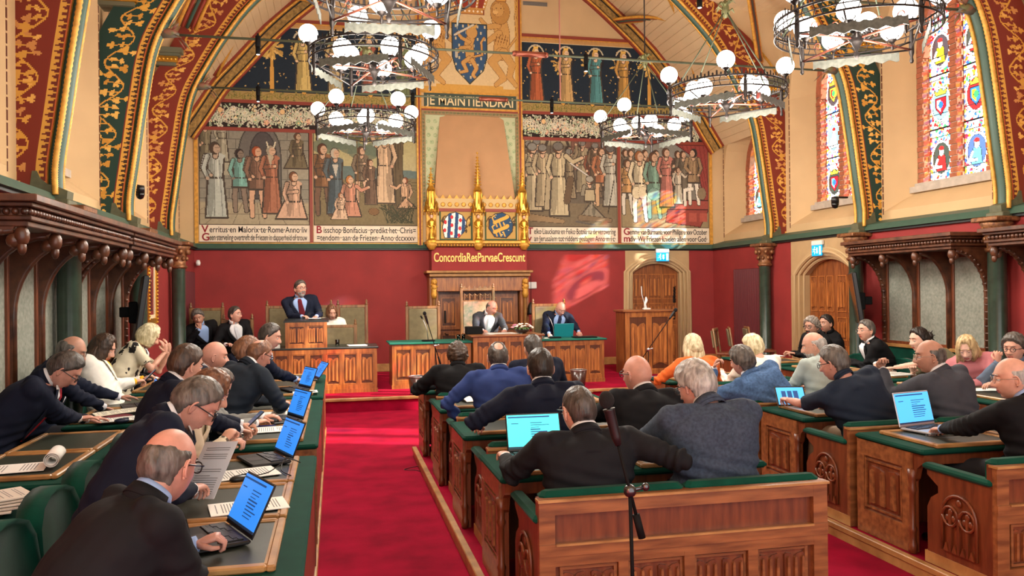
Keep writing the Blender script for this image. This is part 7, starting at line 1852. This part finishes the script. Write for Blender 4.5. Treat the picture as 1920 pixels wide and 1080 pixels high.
# ================================================================ THINGS ON THE DESKS
ZD = DH + .026
SCR_B = mat('blue_lit_screen', srgb(40, 110, 190), .3, emit=srgb(50, 130, 225), es=.75)
SCR_C = mat('cyan_lit_screen', srgb(60, 210, 210), .3, emit=srgb(70, 225, 225), es=.95)
SCR_L = mat('sky_blue_lit_screen', srgb(60, 150, 220), .3, emit=srgb(80, 175, 240), es=.85)
SCRT = mat('screen_text', srgb(30, 70, 130), .5, emit=srgb(30, 80, 140), es=.4)
def laptop(x, y, z, rz, label, sc=SCR_B, body=BLK, w=.32, ang=112, seed=1):
    t = thing('laptop', label, 'laptop', (x, y, z), R(rz)); h = w / 2; d = w * .68
    m = MB(); m.cbox(-h, h, -d / 2, d / 2, 0, .016, .005); b = m.build('base', body, t)
    m = MB(); m.box(-h * .86, h * .86, -.0, d * .40, .016, .0175, 0)
    for r in range(5):
        for c in range(12): m.box(-h * .84 + c * w * .14 / 2 * 1.0, -h * .84 + c * w * .07 + w * .058, .004 + r * d * .078, .004 + r * d * .078 + d * .062, .0175, .020, 1)
    m.build('keyboard', [BLKM, mat('key_grey', srgb(52, 52, 58), .5)], b)
    m = MB(); m.box(-h * .28, h * .28, -d * .42, -d * .08, .016, .0168); m.build('trackpad', mat('trackpad_grey', srgb(60, 60, 64), .35), b)
    M = Matrix.Translation((0, d / 2, .016)) @ Matrix.Rotation(R(-(ang - 90)), 4, 'X')
    m = MB(); m.cbox(-h, h, -.0, .008, 0, d, .004, 0, M); l = m.build('lid', body, t)
    m = MB(); m.box(-h * .95, h * .95, -.002, 0.0, .018, d - .01, 0, M); s = m.build('lit_screen', sc, l)
    m = MB(); rs = random.Random(seed)
    for k in range(9): zz = d * .25 + k * d * .06; x0 = -h * .1; m.box(x0, x0 + rs.uniform(.3, .75) * h, -.0028, -.0022, zz, zz + .0035, 0, M)
    m.box(-h * .8, -h * .55, -.0028, -.0022, d * .72, d * .735, 0, M); m.box(-h * .95, h * .95, -.0028, -.0022, .018, .026, 1, M); m.box(-h * .9, h * .6, -.0028, -.0022, d - .028, d - .022, 0, M)
    m.build('screen_text', [SCRT, mat('task_bar', srgb(24, 40, 60), .5, emit=srgb(26, 44, 66), es=.5)], s)
    return t
def paper(x, y, z, rz, label, w=.21, h=.30, lines=True, n=1, name='paper_sheet', mt=WHITE, tilt=None, curl=0.0, group=None):
    t = thing(name, label, 'paper', (x, y, z), R(rz), group)
    M = tilt or Matrix.Identity(4)
    m = MB(); N = 8; th = .0008 + .0012 * n
    A = [M @ Vector((-w / 2, -h / 2 + h * i / N, curl * math.sin(i / N * 1.6) * .06 + th)) for i in range(N + 1)]; B_ = [M @ Vector((w / 2, -h / 2 + h * i / N, curl * math.sin(i / N * 1.6) * .06 + th)) for i in range(N + 1)]
    dz = M.to_3x3() @ Vector((0, 0, th)); m.strip(A, B_, 0, True); A2 = [p - dz for p in A]; B2 = [p - dz for p in B_]; m.strip(A2, B2, 0, True); m.strip(A, A2); m.strip(B_, B2); m.add([A[0], B_[0], B2[0], A2[0]], [(0, 1, 2, 3)]); m.add([A[-1], B_[-1], B2[-1], A2[-1]], [(0, 1, 2, 3)])
    s = m.build('sheet', mt, t)
    if lines:
        m = MB(); rs = random.Random(int(x * 1e3) % 97)
        for k in range(22):
            v = -h / 2 + h * (.08 + k * .038); i = (v + h / 2) / h
            if rs.random() < .12: continue
            zz = curl * math.sin(i * 1.6) * .06 + th + .0006; x1 = w * (.36 if rs.random() < .8 else .1)
            m.add([M @ Vector(p) for p in ((-w * .36, v, zz), (x1, v, zz), (x1, v + h * .012, zz + curl * .0006), (-w * .36, v + h * .012, zz + curl * .0006))], [(0, 1, 2, 3)])
        m.build('printed_lines', INK, t, fix=False)
    return t
def mouse(x, y, z, rz, label, mt=BLK):
    m = MB(); m.ball((0, 0, .012), (.031, .054, .020), 16, 10); m.box(-.001, .001, .01, .05, .02, .034); o = m.build('computer_mouse', mt); o.location = (x, y, z); o.rotation_euler = (0, 0, R(rz)); tag(o, label, 'mouse'); return o
def cable(pts, label, r=.003):
    m = MB(); P = [Vector(p) for p in pts]; Q = catm([tuple(p) for p in P], 6); m.tube(Q, r, 6); o = m.build('black_cable', BLK); tag(o, label, 'cable')
def pen(x, y, z, rz, label, mt=None): m = MB(); m.tube([(-.07, 0, .004), (.05, 0, .004), (.07, 0, .004)], [.004, .004, .001], 8); o = m.build('pen', mt or BLK); o.location = (x, y, z); o.rotation_euler = (0, 0, R(rz)); tag(o, label, 'pen')
def phone(M, label): m = MB(); m.cbox(-.036, .036, -.074, .074, -.004, .004, .003, 0, M); m.box(-.033, .033, -.07, .07, .004, .0046, 1, M); o = m.build('mobile_phone', [BLK, mat('phone_glass', srgb(40, 46, 60), .1, emit=srgb(90, 110, 140), es=.4)]); tag(o, label, 'phone')
def tumbler(x, y, z, label):
    t = thing('water_glass', label, 'glass', (x, y, z)); m = MB(); m.lathe([(.03, 0), (.036, .10), (.033, .10), (.028, .008)], 16); m.build('glass', GLASSC, t); m = MB(); m.lathe([(.0275, .009), (.030, .05)], 16); m.build('water', mat('water', (.85, .9, .92), .02, trans=1.0), t)
# middle block
laptop(1.17, 4.58, ZD, -2, 'open laptop with bright cyan screen in front of the cropped-haired man', SCR_C, BLK, .34, 112, 3)
paper(1.55, 4.56, ZD, 8, 'white sheet beside the cyan laptop on the nearest desk'); paper(2.02, 4.54, ZD, -12, 'printed sheet before the man in blue-grey tweed')
paper(1.32, 5.98, ZD, 4, 'small white card on the second desk of the middle block', .10, .06, False); paper(2.05, 5.85, ZD, -8, 'printed sheet before the bald man with red-rimmed glasses')
paper(1.20, 7.18, ZD, 16, 'bulky folded white papers beside the man in the bright blue jacket', .22, .28, False, 4, curl=.9); laptop(1.45, 7.25, ZD, 5, 'small open laptop in front of the man in the bright blue jacket', SCR_B, STEEL, .28, 108, 4)
paper(1.12, 8.46, ZD, 20, 'white papers on the farthest desk beside the curly-haired man', .21, .3)
# right block
laptop(3.98, 4.72, ZD, 12, 'silver laptop with light blue screen and pink sticker, right block nearest desk', SCR_L, mat('silver_laptop', srgb(186, 188, 194), .35, metal=.5), .35, 104, 5)
m = MB(); m.box(-.04, .04, -.03, .03, 0, .0008); o = m.build('pink_sticker', mat('pink_sticker', srgb(226, 110, 120), .5)); o.location = (4.06, 4.64, ZD + .0175); o.rotation_euler = (0, 0, R(12)); o.parent = [x for x in bpy.data.objects if x.name.startswith('laptop')][-1]; o.matrix_parent_inverse = o.parent.matrix_basis.inverted() if False else (Matrix.Translation(o.parent.location) @ Matrix.Rotation(R(12), 4, 'Z')).inverted()
mouse(4.30, 4.66, ZD, -70, 'black computer mouse beside the silver laptop')
cable([(3.86, 4.62, ZD + .004), (3.78, 4.54, ZD + .004), (3.90, 4.50, ZD + .004), (4.06, 4.50, ZD + .004)], 'thin black cable on the desk edge by the silver laptop')
cable([(4.30, 4.71, ZD + .01), (4.28, 4.78, ZD + .03), (4.34, 4.84, ZD + .05), (4.26, 4.86, ZD + .02), (4.18, 4.82, ZD + .005), (4.12, 4.80, ZD + .005)], 'curled black mouse cable behind the silver laptop')
paper(4.56, 4.62, ZD, -25, 'white sheet in front of the balding man with white fringe', .21, .30, False)
def tablet(x, y, z, rz, tiltd, label, w=.25, h=.18):
    t = thing('tablet', label, 'tablet', (x, y, z), R(rz)); M = Matrix.Rotation(R(tiltd), 4, 'X'); m = MB(); m.cbox(-w / 2, w / 2, -.004, .004, 0, h, .003, 0, M); c = m.build('case', BLK, t)
    m = MB(); m.box(-w / 2 + .012, w / 2 - .012, -.006, -.004, .012, h - .012, 0, M); m.build('lit_screen', SCR_L, t)
    m = MB()
    for k in range(3): m.box(-w * .3 + k * .05, -w * .3 + k * .05 + .035, -.0072, -.0064, h * .3, h * .75, 0, M)
    m.build('screen_blocks', SCRT, t)
tablet(3.70, 5.98, ZD + .005, -12, -35, 'tablet with light blue screen held by the man in the navy shirt')
tablet(4.12, 7.30, ZD + .005, -10, -20, 'larger blue screen standing between the tweed man and the bearded man', .30, .20)
paper(5.05 - .35, 5.92, ZD, 10, 'white sheet on the second right desk before the man in grey'); paper(3.62, 7.16, ZD, -6, 'white papers under the elbow of the man in blue tweed')
phone(Matrix.Translation((3.45, 8.40, ZD + .006)) @ Matrix.Rotation(.5, 4, 'Z'), 'mobile phone in front of the woman in orange')
# right side file
paper(6.12, 8.12, ZD, 85, 'thick stack of white papers before the woman with the bun', .22, .32, False, 14); paper(6.14, 7.82, ZD, 98, 'second white paper stack before the woman with the bun', .22, .32, True, 9)
t = laptop(6.10, 6.90, ZD, 90, 'closed-looking flat dark folder laptop before the woman in pink', SCR_B, BLK, .3, 176, 9)
paper(6.02, 6.45, ZD, 80, 'white sheet at the right edge before the man propping his chin', .21, .3, False); paper(6.1, 9.05, ZD, 95, 'white sheet before the man with the open white shirt', .21, .3); paper(6.2, 10.55, ZD, 80, 'white sheet on the farthest side desk', .21, .3, False)
# left front file
laptop(-.50, 3.40, ZD, -66, 'open black laptop with blue screen nearest on the left desk', SCR_B, BLK, .33, 116, 11)
paper(-.40, 3.88, ZD, -78, 'printed sheets behind the nearest left laptop', .22, .34, True, 2)
laptop(-.42, 4.92, ZD, -68, 'second black laptop with blue screen on the left desk, mouse beside it', SCR_B, BLK, .33, 112, 12); paper(-.52, 4.58, ZD, -72, 'long printed sheets between the mouse and the second left laptop', .24, .40, True, 2)
mouse(-.50, 4.42, ZD, -60, 'black mouse with cable beside the second left laptop')
cable([(-.46, 4.47, ZD + .01), (-.36, 4.50, ZD + .02), (-.26, 4.56, ZD + .07), (-.20, 4.66, ZD + .03), (-.28, 4.72, ZD + .05), (-.30, 4.62, ZD + .004), (-.24, 4.46, ZD + .004)], 'looped black cable beside the second left laptop')
laptop(-.42, 6.42, ZD, -66, 'third black laptop with pale blue screen on the middle left desk', SCR_B, BLK, .33, 110, 13); paper(-.50, 6.02, ZD, -84, 'printed sheet and blue pen in front of the third left laptop', .24, .36, True, 2); pen(-.50, 6.16, ZD + .004, 4, 'blue pen lying on the sheet by the third left laptop', mat('blue_pen', srgb(20, 40, 130), .3))
paper(-.52, 6.78, ZD, -80, 'white booklet behind the third left laptop', .20, .28, False, 5); paper(-.46, 7.1, ZD, -60, 'folded grey leaflet on the middle left desk', .14, .12, False, 2)
laptop(-.42, 8.45, ZD, -66, 'fourth laptop with blue screen on the far left desk', SCR_B, BLK, .32, 112, 14); paper(-.30, 8.24, ZD, -86, 'white sheet with pens at the near end of the far left desk', .2, .24, False); pen(-.32, 8.26, ZD + .004, 10, 'black pen on the far left desk'); pen(-.26, 8.20, ZD + .004, -6, 'second black pen on the far left desk')
laptop(-.34, 9.35, ZD, -75, 'thin dark laptop typed on by the man with the pale tie', SCR_B, BLK, .32, 125, 15)
# papers in hands
tl = Matrix.Rotation(R(52), 4, 'X') @ Matrix.Rotation(R(-8), 4, 'Y')
paper(-.60, 4.10, .93, -30, 'printed sheet held up by the grey-haired man in navy', .21, .30, True, 1, 'held_paper', mat('shaded_paper', srgb(206, 208, 214), .8), tl)
phone(Matrix.Translation((-.54, 5.68, .93)) @ Matrix.Rotation(-1.2, 4, 'Z') @ Matrix.Rotation(.7, 4, 'X'), 'mobile phone held by the brown-haired man in navy'); phone(Matrix.Translation((-1.78, 8.44, .99)) @ Matrix.Rotation(-1.3, 4, 'Z') @ Matrix.Rotation(.8, 4, 'X'), 'mobile phone held by the woman in yellow')
# left back file
laptop(-1.72, 7.58, ZD, -72, 'open laptop with blue screen on the back desk of the left wall side', SCR_B, BLK, .33, 108, 16)
paper(-1.76, 7.22, ZD, -66, 'cream sheet curving over the back desk beside the open laptop', .24, .38, True, 2, mt=mat('cream_paper', srgb(232, 226, 204), .8), curl=.3); paper(-1.68, 6.86, ZD, -70, 'open booklet in front of the man with the red tie', .22, .30, True, 3)
m = MB(); m.cbox(-.06, .06, -.09, .09, 0, .008, .003); o = m.build('dark_red_wallet', mat('dark_red_cover', srgb(110, 24, 40), .5)); o.location = (-1.72, 7.02, ZD); o.rotation_euler.z = -.9; tag(o, 'dark red cover between the papers on the back desk', 'cover')
mouse(-1.62, 6.70, ZD, -80, 'dark blue mouse beside the booklet on the back desk', mat('dark_blue_plastic', srgb(24, 34, 56), .4))
paper(-1.72, 9.72, ZD, -80, 'stack of white sheets before the woman in the palm-print blouse', .22, .30, False, 6)
# rolled document and newspapers on the nearest back desk
paper(-1.86, 5.06, ZD, -80, 'long white document running into a roll on the back desk', .26, .46, True, 2)
m = MB(); P = [(.045 * (1 - q / 90) * math.cos(q * .35), .05 + .045 * (1 - q / 90) * math.sin(q * .35)) for q in range(46)]
m.strip([(-.13, a, b) for a, b in P], [(.13, a, b) for a, b in P], 0, True); o = m.build('paper_roll', WHITE, fix=False); o.location = (-1.60, 5.12, ZD); o.rotation_euler.z = R(-80); md = o.modifiers.new('t', 'SOLIDIFY'); md.thickness = .003; tag(o, 'curled white paper roll at the end of the long document', 'paper roll')
for k in range(5): paper(-1.62 + .01 * k, 4.12 + .012 * k, ZD + .011 * k, -80 + 6 * k, 'newspapers and leaflets piled at the left edge, %s of the pile' % ('bottom sheet', 'second from the bottom', 'middle one', 'second from the top', 'top one with pink print')[k], .24, .32, k > 3, 5, 'newspaper', mat('newsprint_%d' % (k % 2), srgb(214 - 20 * (k % 2), 206 - 20 * (k % 2), 194 - 20 * (k % 2)), .8))
m = MB(); m.box(-.07, .03, -.05, .06, 0, .0008); o = m.build('pink_print', mat('salmon_print', srgb(224, 130, 110), .7)); o.location = (-1.58, 4.10, ZD + .062); o.rotation_euler.z = -1.0; tag(o, 'pink printed slip on top of the newspapers', 'slip')

# ---------------- dais
def gooseneck(x, y, z, label, rz=0):
    t = thing('table_microphone', label, 'microphone', (x, y, z), R(rz)); m = MB(); m.cbox(-.11, .11, -.06, .06, 0, .025, .01); m.build('base', BLKM, t); m = MB(); m.tube([(0, .03, .02), (-.02, .02, .2), (-.06, .04, .32), (-.09, .08, .38)], .006, 8); m.build('gooseneck', STEEL, t); m = MB(); m.tube([(-.09, .08, .38), (-.11, .11, .42)], [.012, .014], 10); m.build('capsule', BLKM, t)
gooseneck(1.52, 13.4, .95, 'black gooseneck microphone on the left wing of the presiding table'); gooseneck(3.72, 13.42, .95, 'gooseneck microphone before the bald man in navy')
laptop(3.92, 13.70, .95, 180, 'turquoise-backed laptop before the bald man in navy', SCR_B, mat('turquoise_lid', srgb(24, 132, 142), .4), .36, 108, 21)
m = MB(); m.cbox(-.2, .2, -.12, .12, 0, .02, .004); o = m.build('black_folder', BLKM); o.location = (4.24, 13.36, .95); tag(o, 'flat black folder on the right wing of the presiding table', 'folder')
m = MB(); m.cbox(-.14, .14, -.10, .10, 0, .13, .01); o = m.build('black_case', BLKM); o.location = (2.30, 13.45, 1.05); tag(o, 'small black case left of the presiding man', 'case')
paper(2.78, 13.50, 1.05, 5, 'papers in front of the presiding man', .5, .3, True, 3); paper(3.05, 13.42, 1.05, -15, 'white sheet beside the flower bowl', .21, .3, False); paper(3.56, 13.5, .95, 10, 'white sheet left of the turquoise laptop', .2, .26, False)
tumbler(3.50, 13.40, .95, 'water glass on the right wing beside the raised middle'); tumbler(2.04, 13.45, .95, 'first water glass at the left wing near the middle'); tumbler(2.13, 13.5, .95, 'second water glass at the left wing near the middle'); tumbler(.03, 13.25, .92, 'water glass right of the lectern box'); tumbler(-1.16, 13.15, .92, 'water glass at the left end of the speaker table')
t = thing('flower_bowl', 'low dark bowl of pink and white flowers on the raised table', 'flowers', (3.12, 13.34, 1.05)); m = MB(); m.lathe([(.05, 0), (.09, .02), (.13, .06), (.12, .07), (.06, .03)], 18); m.build('bowl', mat('dark_brown_bowl', srgb(52, 36, 30), .4), t)
rs = random.Random(2); FL = [mat('flower_%d' % i, srgb(*c), .6) for i, c in enumerate(((240, 226, 214), (226, 150, 170), (236, 200, 190), (244, 240, 226), (198, 120, 150)))]
for k in range(34):
    a = rs.uniform(0, 2 * PI); r = .16 * math.sqrt(rs.random()); z = .10 + .07 * (1 - (r / .16) ** 2) + rs.uniform(-.01, .015); m = MB()
    c = Vector((r * math.cos(a) * 1.15, r * math.sin(a), z)); m.ball(c, .013, 8, 6)
    for q in range(6): b = q * PI / 3; m.ball(c + Vector((.016 * math.cos(b), .016 * math.sin(b), -.002)), (.012, .012, .009), 7, 5)
    m.build('blossom', FL[k % 5], t)
m = MB()
for k in range(26): a = rs.uniform(0, 2 * PI); d = Vector((math.cos(a), math.sin(a), 0)); m.tube([d * .08 + Vector((0, 0, .06)), d * .16 + Vector((0, 0, .10)), d * .21 + Vector((0, 0, .07))], [.006, .016, .003], 6, flat=.3)
m.build('leaves', mat('leaf_green', srgb(70, 96, 52), .6, var=.2), t)
paper(-.32, 13.12, 1.375, 4, 'white notes under the standing speaker\'s hands', .2, .14, False, 3); paper(.34, 13.22, .92, 8, 'white notepad with dark edge on the speaker table', .3, .2, False, 9); paper(-.98, 13.2, .92, 4, 'stack of white papers left of the lectern box', .24, .3, False, 40)
tablet(-1.36, 13.5, .92, 12, -60, 'dark tablet before the man in the black suit', .24, .17)

# ---------------- microphone stands
def micstand(label, base, elbow, tip, big=False):
    """upright pole with a boom arm: base on the floor, elbow joint, tip of the microphone"""
    b = Vector(base); e = Vector(elbow); tp = Vector(tip); t = thing('microphone_stand', label, 'microphone stand', base)
    e -= b; tp -= b
    m = MB(); m.tube([(0, 0, .05), (0, 0, e.z * .62)], .0095, 10); m.tube([(0, 0, e.z * .55), (e.x, e.y, e.z)], .0065, 10); m.build('pole', BLKM, t)
    m = MB(); m.tube([(0, 0, e.z * .52), (0, 0, e.z * .64)], .018, 12); m.tube([(0, 0, e.z * .6), (.035, 0, e.z * .6)], .008, 8); m.build('clutch', BLK, t)
    m = MB(); m.ball(e, .022, 10, 8); m.tube([e + Vector((0, 0, 0)), e + Vector((.05, 0, .01))], .007, 8); m.ball(e + Vector((.055, 0, .01)), .014, 8, 6); m.build('joint', STEEL if not big else mat('dark_chrome', srgb(90, 90, 94), .25, metal=.9), t)
    d = (tp - e).normalized(); m = MB(); m.tube([e - d * (.10 if big else .22), tp - d * .17], .006, 8); m.build('boom_arm', BLKM, t); m = MB(); m.tube([e - d * (.16 if big else .30), e - d * (.08 if big else .16)], .013, 10); m.build('counterweight', BLKM, t)
    m = MB(); m.tube([tp - d * .18, tp - d * .15, tp - d * .06, tp - d * .055], [.010, .016, .019, .021], 14); m.build('microphone_body', BLK, t)
    m = MB(); m.ball((0, 0, 0), (.0255, .0255, .030), 16, 12, 0, Matrix.Translation(tp - d * .025) @ d.to_track_quat('Z', 'Y').to_matrix().to_4x4()); m.build('foam_head', mat('black_foam', srgb(10, 10, 11), .95, bump=.6, bs=400), t)
    for k in range(3):
        a = k * 2 * PI / 3 + .5; m = MB(); m.tube([(0, 0, .07), (.26 * math.cos(a), .26 * math.sin(a), .012)], .008, 8); l = m.build('foot_leg', BLKM, t); m = MB(); m.ball((.26 * math.cos(a), .26 * math.sin(a), .012), .013, 8, 6); m.build('rubber_foot', BLK, l)
    return t
micstand('tall black microphone stand close to the camera behind the nearest bench', (.955, 2.5, 0), (.945, 2.5, 1.115), (.868, 2.52, 1.44), True)
micstand('black microphone stand with boom at the front of the middle block, left', (1.40, 11.2, 0), (1.36, 11.2, 1.02), (1.215, 11.2, 1.50))
micstand('black microphone stand with boom leaning right in front of the tall lectern', (4.05, 10.0, 0), (4.06, 10.0, .98), (4.47, 10.0, 1.52))
# cables on the carpet
cable([(.86, 8.2, .004), (.72, 8.12, .004), (.66, 8.05, .004), (.76, 8.0, .004), (.83, 7.9, .004)], 'black cable end lying on the carpet by the platform corner')
bpy.context.view_layer.update()
